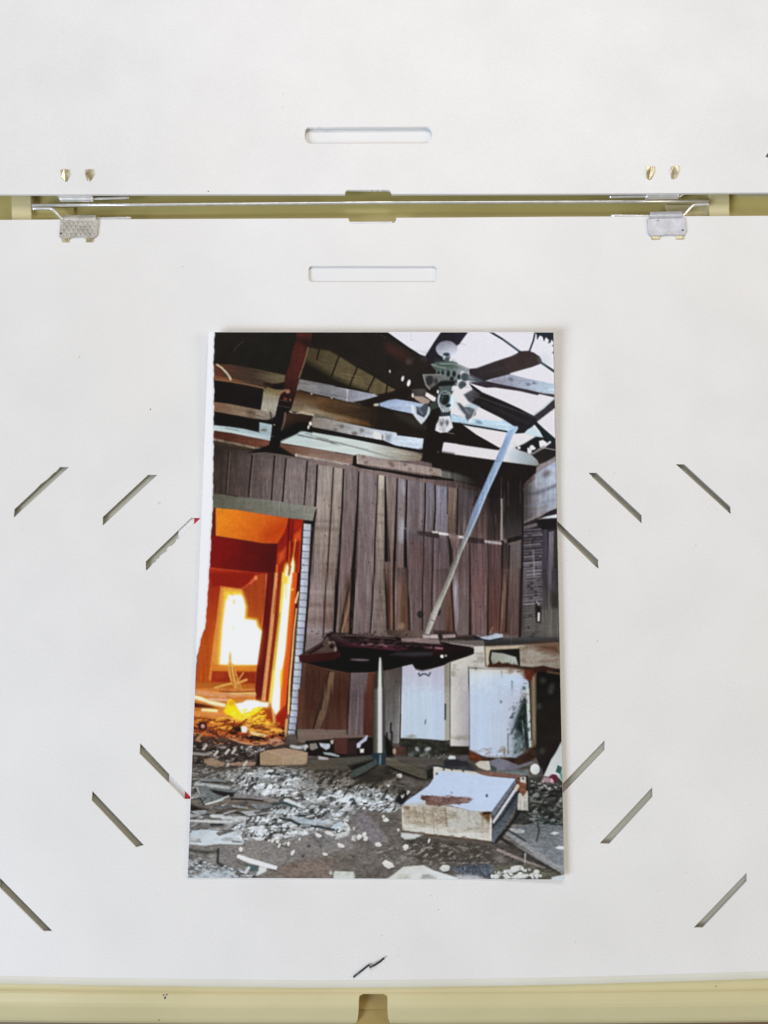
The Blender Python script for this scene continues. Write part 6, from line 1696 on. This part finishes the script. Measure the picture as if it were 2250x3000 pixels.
ell(P_, 1272, 1235, 12, 16, (176, 176, 150), 0, 4)
# right half, around the white box
poly(Q_, [(0, 560), (330, 600), (350, 860), (1080, 900), (1300, 1100), (1640, 1180), (1640, 1230), (-30, 1230), (-30, 760)], (96, 89, 83), ((100, 700), (400, 1150), (92, 85, 79)), 14, {'b': .12, 'r': .10})
poly(Q_, [(-20, 660), (60, 640), (240, 880), (120, 910), (-20, 800)], (112, 104, 108), None, 10, {'r': .05})
poly(Q_, [(340, 840), (1080, 900), (1080, 1060), (760, 1060), (500, 1060), (380, 940)], (72, 65, 58), None, 26, {'r': .15, 'm': .1})
rubble(Q_, [(-40, 430), (120, 455), (300, 540), (350, 600), (300, 650), (180, 650), (-40, 600)])
chips(Q_, [(-30, 420), (150, 470), (340, 580), (320, 640), (200, 640), (-30, 580)], 22, WH, (1.2, 4.4), 41, 1.6, (-40, 25), .3)
poly(Q_, [(280, 560), (350, 470), (420, 500), (350, 600)], (38, 36, 40), None, 8)
for x, y, rx, ry in ((352, 520, 14, 22), (395, 495, 14, 20), (325, 358, 26, 30), (240, 435, 12, 16), (222, 712, 24, 22), (200, 685, 12, 16), (158, 908, 32, 18), (378, 932, 26, 26), (563, 880, 9, 20), (318, 795, 10, 14), (238, 1070, 48, 34), (5, 850, 22, 30), (45, 830, 18, 24), (60, 862, 20, 22)):
    blob(Q_, x, y, rx * 1.1, ry, (226, 223, 212), 15)
chips(Q_, [(300, 160), (700, 190), (700, 250), (500, 260), (380, 230)], 40, [(96, 102, 96), (76, 76, 70), (120, 124, 120)], (1.4, 3.4), 42, 2, (-40, 20), .4)
litter(K_, [(-20, 960), (900, 960), (1250, 1100), (1250, 1250), (600, 1180), (-20, 1150)], (112, 104, 92), -.12, .25)
litter(K_, [(-20, 960), (1250, 1000), (1250, 1300), (900, 1250), (-20, 1150)], (48, 45, 38), -.16, .22, 14, .7, 'q2')
# things behind the box
poly(Q_, [(560, 230), (900, 240), (1000, 330), (700, 320), (560, 300)], (62, 62, 64), None, 12, {'r': .2})
poly(L_, [(90, 870), (250, 840), (420, 870), (430, 930), (150, 940), (60, 900)], (48, 48, 54), None, 8)
poly(L_, [(175, 830), (200, 800), (265, 810), (268, 845), (190, 848)], (204, 208, 206), None, 4)
poly(L_, [(280, 810), (390, 800), (440, 860), (340, 870)], (88, 84, 88), None, 6)
poly(L_, [(690, 865), (790, 832), (900, 862), (1035, 925), (1200, 868), (1215, 890), (1000, 975), (760, 988), (700, 940)], (110, 108, 119), None, 4, {'m': .1})
poly(L_, [(700, 920), (770, 960), (760, 990), (690, 980)], (64, 74, 70), None, 6)
poly(L_, [(505, 905), (560, 868), (680, 868), (695, 975), (600, 990), (540, 950)], (194, 186, 168), None, 4, {'m': .05})
line(L_, [(420, 860), (540, 960), (640, 1000)], 30, (84, 76, 60), 6)
poly(L_, [(760, 990), (1000, 980), (1150, 970), (1160, 1060), (1000, 1060), (760, 1010)], (104, 112, 112), None, 8, {'r': .15})
poly(L_, [(1150, 1080), (1350, 1050), (1585, 1100), (1585, 1680), (880, 1680), (1010, 1480), (1150, 1480)], (58, 59, 55), None, 8, {'r': .25, 'h': .2})
poly(L_, [(1550, 640), (1562, 640), (1586, 1120), (1555, 1110), (1490, 1035), (1400, 1060), (1340, 1050), (1430, 850), (1490, 760)], (206, 209, 208), ((1400, 1000), (1570, 800), (190, 196, 196)), 4)
poly(L_, [(1508, 918), (1566, 945), (1545, 1035), (1485, 1000)], (58, 92, 88), None, 3)
poly(L_, [(1530, 1040), (1575, 1000), (1585, 1110), (1550, 1090)], (92, 140, 126), None, 5)
ell(L_, 1455, 1080, 54, 52, (112, 34, 54), 0, 5)
poly(L_, [(1340, 1060), (1430, 1080), (1470, 1150), (1400, 1130), (1310, 1120)], (176, 130, 140), None, 5)
ell(L_, 1440, 1105, 14, 26, (236, 160, 176), -25, 4)
ell(L_, 1275, 985, 50, 46, (66, 72, 74), 0, 6)
ell(L_, 1234, 968, 58, 66, (222, 225, 217), 0, 4, gr=((1200, 930), (1280, 1020), (196, 200, 196)))
chips(L_, [(1160, 1100), (1400, 1130), (1560, 1160), (1560, 1230), (1180, 1180)], 30, [(130, 126, 120), (96, 98, 92), (160, 152, 146)], (2, 4.5), 43, 1.8, (-20, 40), .4)
line(L_, [(1170, 1200), (1350, 1230), (1580, 1250)], 26, (36, 36, 34), 5)
poly(L_, [(1165, 1215), (1280, 1270), (1310, 1310), (1200, 1300)], (122, 128, 130), None, 6)
line(L_, [(1180, 1350), (1350, 1370), (1580, 1420)], 22, (116, 112, 100), 6)
line(L_, [(1250, 1420), (1450, 1460), (1580, 1520)], 30, (74, 76, 66), 8)
ell(L_, 1545, 1345, 16, 34, (156, 168, 178), 20, 5)
poly(L_, [(1200, 1500), (1400, 1540), (1585, 1600), (1585, 1680), (1250, 1640)], (48, 62, 60), None, 14, {'r': .3})
litter(L_, [(1160, 1100), (1580, 1140), (1585, 1660), (1100, 1660)], (108, 110, 102), -.22, .2)
litter(L_, [(1160, 1160), (1580, 1200), (1585, 1660), (1000, 1660)], (36, 38, 36), -.15, .22, 14, .7, 'q2')
litter(Q_, [(380, 870), (1060, 910), (1080, 1060), (700, 1070), (420, 1000)], (96, 90, 82), -.2, .3, 20, .7, 'q3')
# boards at lower right
poly(Q_, [(1180, 740), (1400, 760), (1410, 790), (1190, 770)], (116, 106, 98), None, 5, {'h': .1})
poly(Q_, [(1150, 780), (1400, 740), (1630, 760), (1645, 1130), (1600, 1140), (1400, 1000), (1200, 850)], (96, 99, 101), ((1300, 780), (1550, 1080), (110, 114, 118)), 5, {'b': .1, 'r': .06})
line(Q_, [(1180, 790), (1310, 805)], 28, (150, 152, 148), 5)
line(Q_, [(1180, 810), (1400, 960), (1620, 1120)], 36, (122, 123, 122), 4)
line(Q_, [(1200, 800), (1330, 880)], 16, (58, 60, 62), 5)
line(Q_, [(1110, 840), (1300, 970), (1600, 1145)], 26, (44, 43, 41), 5)
line(Q_, [(1425, 720), (1440, 800), (1420, 880)], 14, (58, 60, 62), 5)
poly(Q_, [(1530, 820), (1560, 805), (1600, 815), (1560, 832)], (196, 202, 204), None, 4)
poly(Q_, [(1570, 935), (1600, 920), (1640, 925), (1640, 948), (1590, 945)], (204, 208, 212), None, 4)
poly(Q_, [(1060, 900), (1240, 920), (1560, 1130), (1540, 1150), (1200, 1060)], (66, 62, 56), None, 10, {'r': .2})
line(Q_, [(1112, 952), (1300, 1030), (1480, 1098)], 26, (130, 112, 106), 4, w2=18)
line(Q_, [(1330, 980), (1325, 1070)], 10, (150, 152, 146), 4)
poly(Q_, [(1080, 1060), (1350, 1060), (1600, 1130), (1640, 1200), (1080, 1200)], (82, 80, 66), None, 14, {'r': .3})
# pale heap at the bottom
poly(Q_, [(215, 1192), (290, 1140), (360, 1085), (520, 1075), (600, 1115), (760, 1165), (900, 1190), (900, 1220), (215, 1220)], (196, 199, 186), ((400, 1090), (700, 1190), (204, 212, 214)), 5, {'b': .06, 'r': .06})
poly(Q_, [(290, 1195), (330, 1150), (400, 1150), (420, 1200)], (172, 168, 152), None, 10)
poly(Q_, [(485, 1192), (510, 1150), (560, 1142), (620, 1170), (640, 1200)], (146, 144, 138), None, 6)
poly(Q_, [(740, 1090), (900, 1060), (1060, 1060), (1080, 1130), (1060, 1180), (900, 1150), (780, 1140)], (66, 71, 78), None, 14, {'s': .2, 'r': .35})
for k in range(26):
    x = r_.uniform(760, 1060)
    yy = r_.uniform(1075, 1140)
    line(Q_, [(x, yy), (x + 4, yy + r_.uniform(14, 30))], 9, (104, 112, 124), 4, op=.45)
poly(Q_, [(780, 1150), (940, 1155), (1060, 1200), (800, 1200)], (148, 148, 154), None, 8, {'r': .1})
chips(Q_, [(1060, 1130), (1300, 1080), (1450, 1120), (1450, 1180), (1060, 1190)], 46, [(196, 204, 192), (176, 180, 164), (150, 156, 146), (206, 212, 208)], (3, 8), 44, 1.3, (-20, 30), .45)
for x, y, rx, ry in ((690, 1098, 46, 26), (1100, 1165, 36, 24), (1180, 1165, 28, 22), (1290, 1165, 80, 22), (1420, 1130, 26, 20), (1240, 1110, 50, 30), (1420, 1160, 20, 22)):
    blob(Q_, x, y, rx, ry, (208, 212, 200), -8, 4)
poly(Q_, [(1540, 1170), (1640, 1150), (1650, 1220), (1540, 1220)], (186, 200, 200), None, 5)
# pedestal
poly(H_, [(825, 1190), (860, 1180), (855, 1700), (815, 1700)], (62, 54, 46), None, 6)
poly(H_, [(868, 1060), (905, 1040), (925, 1180), (945, 1700), (845, 1700), (855, 1250)], (92, 96, 88), ((860, 1500), (945, 1500), (58, 62, 58)), 3)
line(H_, [(886, 1030), (884, 1250), (884, 1700)], 20, (216, 214, 205), 4, w2=48)
poly(K_, [(808, -10), (945, -10), (952, 795), (800, 795)], (66, 68, 58), ((808, 300), (870, 300), (120, 118, 110)), 3)
poly(K_, [(905, -10), (946, -10), (952, 790), (910, 790)], (66, 74, 70), None, 4)
line(K_, [(884, -10), (884, 300), (884, 785)], 46, (212, 208, 206), 5, w2=50)
poly(K_, [(940, 560), (1010, 620), (1040, 700), (1060, 830), (960, 820), (945, 700)], (28, 25, 24), None, 8)
poly(K_, [(1045, 700), (1180, 690), (1220, 800), (1050, 800)], (80, 52, 44), None, 8, {'m': .2})
ell(K_, 1060, 750, 20, 34, (176, 150, 132), 0, 6)
poly(K_, [(-20, 930), (100, 870), (400, 840), (780, 800), (830, 830), (800, 870), (560, 955), (300, 960), (0, 985)], (88, 78, 64), ((100, 900), (750, 850), (74, 74, 68)), 6, {'h': .15})
poly(K_, [(500, 930), (800, 850), (860, 880), (700, 950), (540, 990)], (34, 30, 28), None, 10)
poly(K_, [(1010, 815), (1300, 820), (1659, 865), (1659, 925), (1300, 895), (1100, 860)], (84, 78, 70), None, 6, {'h': .12})
poly(K_, [(960, 920), (1300, 1010), (1460, 1090), (1380, 1100), (1100, 1010), (940, 940)], (28, 25, 24), None, 10)
poly(K_, [(955, 828), (1100, 870), (1450, 1000), (1465, 1090), (1380, 1078), (1100, 975), (950, 900)], (104, 97, 82), ((1000, 850), (1000, 950), (84, 78, 64)), 4, {'h': .1})
poly(K_, [(1450, 985), (1530, 960), (1530, 1080), (1460, 1100)], (40, 38, 34), None, 6)
poly(K_, [(850, 845), (870, 910), (700, 1010), (570, 1080), (525, 1102), (515, 1060), (555, 985), (700, 915)], (70, 78, 74), None, 4, {'m': .1})
poly(K_, [(570, 1090), (800, 960), (880, 930), (980, 930), (1100, 1060), (900, 1130), (700, 1150)], (58, 52, 46), None, 14, {'r': .25})
line(K_, [(560, 1088), (700, 1020), (850, 925)], 14, (28, 26, 25), 6)
poly(K_, [(788, 775), (962, 768), (950, 912), (850, 925), (842, 850), (790, 835)], (44, 56, 62), None, 4)
line(K_, [(890, 800), (885, 900)], 26, (104, 120, 130), 6)
# the white box
litter(Q_, [(300, 880), (1100, 920), (1300, 1080), (1100, 1100), (300, 1080), (-20, 1000)], (122, 114, 104), -.3, .2, 20, .8, 'q3')
poly(Q_, [(1060, 900), (1160, 790), (1240, 700), (1260, 610), (1300, 640), (1190, 800), (1100, 900)], (36, 35, 34), None, 8)
poly(Q_, [(1250, 370), (1350, 360), (1362, 640), (1350, 650), (1265, 640)], (40, 38, 34), None, 4)
poly(Q_, [(1270, 500), (1350, 480), (1352, 640), (1268, 632)], (190, 186, 165), None, 4, {'s': .15, 'v': .15})
poly(Q_, [(1250, 370), (1340, 420), (1335, 500), (1310, 525), (1275, 470)], (128, 74, 46), None, 5, {'r': .2})
poly(Q_, [(1285, 365), (1335, 370), (1335, 420), (1290, 410)], (198, 194, 182), None, 4)
ell(Q_, 1312, 385, 8, 10, (70, 66, 62), 0, 4)
poly(Q_, [(930, 320), (1100, 330), (1300, 355), (1330, 365), (1250, 385), (1000, 362)], (128, 90, 76), None, 4, {'r': .15})
poly(Q_, [(1060, 642), (1250, 380), (1275, 470), (1262, 610), (1080, 895), (1056, 880)], (62, 66, 72), ((1100, 650), (1200, 760), (84, 90, 96)), 3, {'f': .05})
poly(Q_, [(1062, 640), (1248, 384), (1258, 420), (1075, 690)], (104, 108, 118), None, 4)
line(Q_, [(1075, 730), (1130, 650), (1268, 445)], 16, (208, 208, 212), 4, w2=22)
line(Q_, [(1070, 770), (1150, 680), (1270, 500)], 12, (40, 42, 46), 5)
line(Q_, [(1268, 440), (1255, 470)], 22, (222, 186, 150), 5)
poly(Q_, [(345, 600), (380, 575), (700, 600), (900, 640), (1058, 645), (1060, 885), (900, 868), (700, 842), (520, 825), (352, 800)], (178, 166, 144), ((600, 620), (620, 840), (196, 192, 172)), 3, {'v': .06, 'm': .06})
poly(Q_, [(350, 640), (690, 620), (700, 760), (520, 770), (350, 740)], (164, 142, 118), None, 24, {'v': .08, 'm': .1}, .75)
poly(Q_, [(700, 620), (1040, 650), (1040, 800), (700, 760)], (174, 171, 157), None, 20, {'v': .05, 'm': .06}, .8)
poly(Q_, [(360, 745), (690, 780), (1040, 830), (1040, 870), (690, 835), (520, 820), (360, 795)], (204, 204, 186), None, 10, {'v': .1}, .8)
for x, y0, y1, w_, c in ((690, 620, 760, 14, (110, 92, 64)), (512, 610, 740, 8, (130, 108, 80)), (590, 640, 810, 8, (140, 116, 90)), (620, 700, 815, 8, (150, 124, 90)), (872, 625, 720, 12, (140, 138, 126)), (450, 620, 700, 8, (132, 110, 84)), (980, 660, 760, 10, (150, 130, 100))):
    line(Q_, [(x, y0), (x + 14, y1)], w_, c, 5, op=.8)
ell(Q_, 384, 612, 22, 18, (110, 84, 56), 0, 8)
poly(Q_, [(965, 655), (1055, 650), (1058, 700), (1040, 740), (1000, 700)], (122, 84, 48), None, 8, {'s': .3})
poly(Q_, [(990, 650), (1055, 645), (1055, 668), (1000, 672)], (58, 36, 28), None, 5)
line(Q_, [(352, 620), (358, 790)], 10, (206, 198, 174), 3)
line(Q_, [(1056, 700), (1054, 875)], 10, (224, 216, 190), 3)
line(Q_, [(352, 802), (520, 828), (700, 846), (1060, 890)], 16, (84, 66, 54), 4)
poly(Q_, [(340, 815), (520, 828), (450, 862), (370, 870), (340, 845)], (188, 194, 190), None, 5, {'r': .15})
poly(Q_, [(598, 290), (640, 290), (690, 305), (930, 330), (1000, 360), (640, 375), (598, 380)], (206, 200, 192), None, 3, {'r': .08})
poly(Q_, [(640, 320), (700, 318), (940, 345), (1040, 366), (1252, 385), (1062, 645), (900, 640), (740, 600), (520, 570), (370, 585), (345, 600), (380, 565), (560, 440)], (190, 206, 232), ((800, 340), (700, 600), (186, 203, 230)), 3, {'m': .02})
line(Q_, [(640, 316), (800, 322), (940, 342)], 18, (206, 196, 172), 5, op=.8)
poly(Q_, [(345, 602), (400, 575), (540, 560), (530, 590), (400, 602)], (184, 190, 196), None, 5)
poly(Q_, [(500, 515), (560, 522), (740, 528), (880, 530), (912, 545), (880, 575), (740, 590), (600, 600), (545, 590), (530, 560), (495, 545)], (124, 84, 74), ((520, 520), (900, 570), (136, 104, 100)), 5, {'r': .12, 'v': .08})
ell(Q_, 1023, 520, 10, 12, (76, 90, 110), 0, 4)
ell(Q_, 742, 495, 8, 10, (120, 134, 150), 0, 4)
for x, y in ((625, 345), (680, 310), (745, 312), (780, 305), (835, 322)):
    ell(Q_, x, y, 8, 9, (70, 62, 58), 0, 4)
litter(Q_, [(350, 600), (1058, 650), (1058, 880), (700, 840), (352, 800)], (140, 118, 92), -.12, .5, 14, .5, 'q4')
litter(Q_, [(350, 780), (700, 830), (1058, 870), (1058, 895), (700, 860), (350, 815)], (96, 78, 64), -.06, .4, 10, .6, 'q')
litter(Q_, [(500, 510), (910, 530), (880, 580), (600, 605), (500, 560)], (92, 62, 56), -.1, .35, 8, .7, 'q')
ell(ID, 1222, 1968, 4, 4, (200, 208, 220), 0, 5)

# the picture was cut crooked: white paper shows at the left where the print stops short
LEFT = [(972, A_(203, 0)[0]), (1060, A_(190, 0)[0]), (1150, A_(196, 0)[0]), (1250, A_(190, 0)[0]), (1330, A_(190, 0)[0]), (1380, D_(268, 0)[0]), (1450, D_(264, 0)[0]), (1490, D_(262, 0)[0]),
        (1540, D_(250, 0)[0]), (1560, D_(242, 0)[0]), (1600, D_(240, 0)[0]), (1640, D_(230, 0)[0]), (1682, D_(216, 0)[0]), (1690, G_(300, 0)[0]), (1750, G_(282, 0)[0]), (1800, G_(268, 0)[0]),
        (1840, G_(252, 0)[0]), (1860, G_(220, 0)[0]), (1870, G_(200, 0)[0]), (1905, G_(178, 0)[0]), (1925, G_(150, 0)[0]), (1980, G_(132, 0)[0]), (2030, 560), (2600, 530)]
lx, ly = [p[1] for p in LEFT], [p[0] for p in LEFT]

# the soft grain of the print, then to ink colours
CAN = np.clip(CAN * (1 + 0.012 * rs.randn(CH, CW, 1).astype(np.float32)) + 0.8 * rs.randn(CH, CW, 3).astype(np.float32), 3, 246)
LOCAL = CAN.copy()
k = np.array([1, 2, 1], np.float32) / 4
for ax in (0, 1):
    LOCAL = k[0] * np.roll(LOCAL, 1, ax) + k[1] * LOCAL + k[2] * np.roll(LOCAL, -1, ax)
INK = 0.45 * CAN + 0.55 * LOCAL
# the print is faded: tones away from the fire are a little greyer
g_ = (INK @ np.array([.30, .59, .11], np.float32))[..., None]
fire = np.clip((895 - FX) / 20, 0, 1) * np.clip((FY - 1480) / 15, 0, 1) * np.clip((2200 - FY) / 80, 0, 1)
sat = (0.80 + 0.20 * fire - .16 * np.clip((FY - 2180) / 120, 0, 1))[..., None]
sat = np.where((INK[..., 2] > INK[..., 0] + 6)[..., None], np.maximum(sat, .97), sat)
INK = g_ + (INK - g_) * sat
wall = np.clip((FY - 1330) / 60, 0, 1) * np.clip((1885 - FY) / 40, 0, 1) * np.clip((FX - 700) / 200, .3, 1) * (1 - fire)
floor_ = np.clip((FY - 2180) / 160, 0, 1)
roof = np.clip((1345 - FY) / 20, 0, 1) * np.clip((1120 - FX) / 160, 0, 1)
gain = (1 - 0.10 * roof + 0.10 * wall + (0.05 + 0.13 * np.clip((FY - 2360) / 120, 0, 1)) * floor_)[..., None]
INK = np.where(INK < 150, INK * gain, 150 * gain + (INK - 150) * (246 - 150 * gain) / 96.0)
INK[..., 2] *= 1 - 0.025 * wall
INK[..., 1] *= 1 - 0.01 * wall
# fine grain of timber and rubble
lum = np.clip(INK.mean(-1) / 255, 0, 1)
tex = wall * (0.10 * vnoise(4.2, 70, 2, 31) + 0.05 * vnoise(9, 200, 2, 32)) + floor_ * 0.16 * vnoise(8, 4.5, 2, 33) + 0.05 * vnoise(5, 5, 2, 34)
tex *= np.clip((0.80 - lum) / 0.15, 0.12, 1) * np.clip(lum / 0.2, .3, 1)
INK = INK * (1 + tex[..., None])


def soften(img, n):
    for _ in range(n):
        for ax in (0, 1):
            img = 0.25 * np.roll(img, 2, ax) + 0.5 * img + 0.25 * np.roll(img, -2, ax)
    return img


# the fire blooms over what stands round it
hot = np.clip((INK[..., :2].min(-1) - 165) / 60, 0, 1) * np.clip((888 - FX) / 14, 0, 1) * np.clip((FY - 1600) / 40, 0, 1) * np.clip((2120 - FY) / 30, 0, 1) * np.clip((FX - np.interp(FY, ly, lx)) / 12 - .5, 0, 1)
inside = (np.clip((884 - FX) / 10, 0, 1) * np.clip((FY - 1500) / 20, 0, 1))[..., None]
g1, g2 = soften(hot, 5)[..., None], soften(hot, 30)[..., None]
glow = (g1 * np.array((150, 118, 30), np.float32) + g2 * np.array((105, 46, 6), np.float32)) * inside
INK = 250 - (250 - INK) * (1 - np.clip(glow / 250, 0, .95))
# contrast and edge crispness of a phone picture
blur = soften(INK, 1)
INK = INK + 0.40 * (INK - blur)
INK = np.clip(INK, 4, 246)
t = INK / 246.0
sc = 2 * t - 0.92
INK = 246 * (t + np.where(sc < 0, .40, .06) * t * (1 - t) * sc)
INK = np.clip(INK, 6, 246)

# ------------------------------------------------------------------ the photo itself: a curled sheet with the print on top
TL, TR, BR, BL = (611.3, 972.3), (1621.9, 973.0), (1653.6, 2577.6), (548.3, 2572.0)
def sheet_z(u, v):
    """height of the curled sheet over the board"""
    e = max(0.0, 1 - u / 0.25) ** 1.6 * 0.0005 * (1 - v * 0.55)
    e += max(0.0, 1 - (1 - u) / 0.25) ** 1.6 * 0.0013
    e += max(0.0, 1 - v / 0.30) ** 1.6 * 0.0024
    return 0.00035 + e


def quad_px(u, v):
    tx, ty = TL[0] + (TR[0] - TL[0]) * u, TL[1] + (TR[1] - TL[1]) * u
    bx2, by2 = BL[0] + (BR[0] - BL[0]) * u, BL[1] + (BR[1] - BL[1]) * u
    return tx + (bx2 - tx) * v, ty + (by2 - ty) * v


photo = thing('colour_photo', 'glossy colour photo of a wrecked room with a blazing doorway, on the lower board', 'photograph', at(1100, 1775, 0.0002))
bm = bmesh.new()
NU, NV = 48, 64
top = [[bm.verts.new(at(*quad_px(i / NU, j / NV), sheet_z(i / NU, j / NV))) for i in range(NU + 1)] for j in range(NV + 1)]
low_ = [[bm.verts.new(v.co + Vector((0, 0, -0.00022))) for v in r] for r in top]
for j in range(NV):
    for i in range(NU):
        bm.faces.new((top[j][i], top[j + 1][i], top[j + 1][i + 1], top[j][i + 1]))
        bm.faces.new((low_[j][i], low_[j][i + 1], low_[j + 1][i + 1], low_[j + 1][i]))
ring = [(0, i) for i in range(NU)] + [(j, NU) for j in range(NV)] + [(NV, i) for i in range(NU, 0, -1)] + [(j, 0) for j in range(NV, 0, -1)]
for a in range(len(ring)):
    p, q = ring[a], ring[(a + 1) % len(ring)]
    bm.faces.new((top[p[0]][p[1]], top[q[0]][q[1]], low_[q[0]][q[1]], low_[p[0]][p[1]]))
from_bm('paper_sheet', bm, M_PAPER, photo)

GU, GV = 540, 780
us, vs_ = np.linspace(0.0012, 0.9995, GU), np.linspace(0.0006, 0.9995, GV)
U, V = np.meshgrid(us, vs_)
PX = (TL[0] + (TR[0] - TL[0]) * U) * (1 - V) + (BL[0] + (BR[0] - BL[0]) * U) * V
PY = (TL[1] + (TR[1] - TL[1]) * U) * (1 - V) + (BL[1] + (BR[1] - BL[1]) * U) * V
Z = (0.00042 + np.maximum(0, 1 - U / 0.25) ** 1.6 * 0.0005 * (1 - V * 0.55) + np.maximum(0, 1 - (1 - U) / 0.25) ** 1.6 * 0.0013
     + np.maximum(0, 1 - V / 0.30) ** 1.6 * 0.0024)
rx = (PX - W_PX / 2) / F_PX
ru = -(PY - H_PX / 2) / F_PX
dy_ = ru * math.cos(TILT) + math.sin(TILT)
dz_ = ru * math.sin(TILT) - math.cos(TILT)
s_ = (Z - CAM.z) / dz_
VERT = np.stack([CAM.x + rx * s_, CAM.y + dy_ * s_, Z], -1).reshape(-1, 3).astype(np.float32)
fxs, fys = np.clip((PX - CX0) * CS, 0, CW - 1.01), np.clip((PY - CY0) * CS, 0, CH - 1.01)
ix, iy = fxs.astype(int), fys.astype(int)
fx_, fy_ = (fxs - ix)[..., None], (fys - iy)[..., None]
edge_c = np.interp(FY, ly, lx) + 0.7 * np.sin(FY / 9.0) + 0.5 * np.sin(FY / 3.7)
wa_ = np.clip((FX - edge_c) / 2.6 + 0.5, 0, 1)[..., None]
INK = INK * wa_ + np.array((236, 235, 240), np.float32) * (1 - wa_)
C4 = (INK[iy, ix] * (1 - fx_) + INK[iy, ix + 1] * fx_) * (1 - fy_) + (INK[iy + 1, ix] * (1 - fx_) + INK[iy + 1, ix + 1] * fx_) * fy_
c = np.clip(C4 / 255.0, 0, 1)
LIN = np.where(c <= 0.04045, c / 12.92, ((c + 0.055) / 1.055) ** 2.4)
INK_GAIN, INK_LIFT = 1.02, 0.005
LIN = np.clip((LIN - INK_LIFT) * INK_GAIN, 0.002, 0.92)
edge = np.interp(PY, ly, lx)
quad_ok = (PX > edge - 5)
idx = np.arange(GU * GV).reshape(GV, GU)
Fq = np.stack([idx[:-1, :-1], idx[1:, :-1], idx[1:, 1:], idx[:-1, 1:]], -1).reshape(-1, 4)
keep = quad_ok[:-1, :-1].reshape(-1)
Fq = Fq[keep]
used = np.unique(Fq)
remap = np.full(GU * GV, -1, np.int64)
remap[used] = np.arange(len(used))
Fq = remap[Fq].astype(np.int32)
me = bpy.data.meshes.new('printed_picture')
me.vertices.add(len(used))
me.vertices.foreach_set('co', VERT[used].ravel())
me.loops.add(Fq.size)
me.loops.foreach_set('vertex_index', Fq.ravel())
me.polygons.add(len(Fq))
me.polygons.foreach_set('loop_start', np.arange(0, Fq.size, 4, dtype=np.int32))
me.polygons.foreach_set('use_smooth', np.ones(len(Fq), bool))
me.update(calc_edges=True)
at_ = me.color_attributes.new('ink', 'FLOAT_COLOR', 'POINT')
rgba = np.ones((len(used), 4), np.float32)
rgba[:, :3] = LIN.reshape(-1, 3)[used]
at_.data.foreach_set('color', rgba.ravel())
M_INK = mat('photo_print_ink', (0.2, 0.2, 0.2), 0.30, 0.0, 0.25)
an = nd(M_INK, 'ShaderNodeAttribute', attribute_name='ink')
lk(M_INK, an.outputs['Color'], M_INK.node_tree.nodes['Principled BSDF'].inputs['Base Color'])
link('printed_picture', me, M_INK, photo)
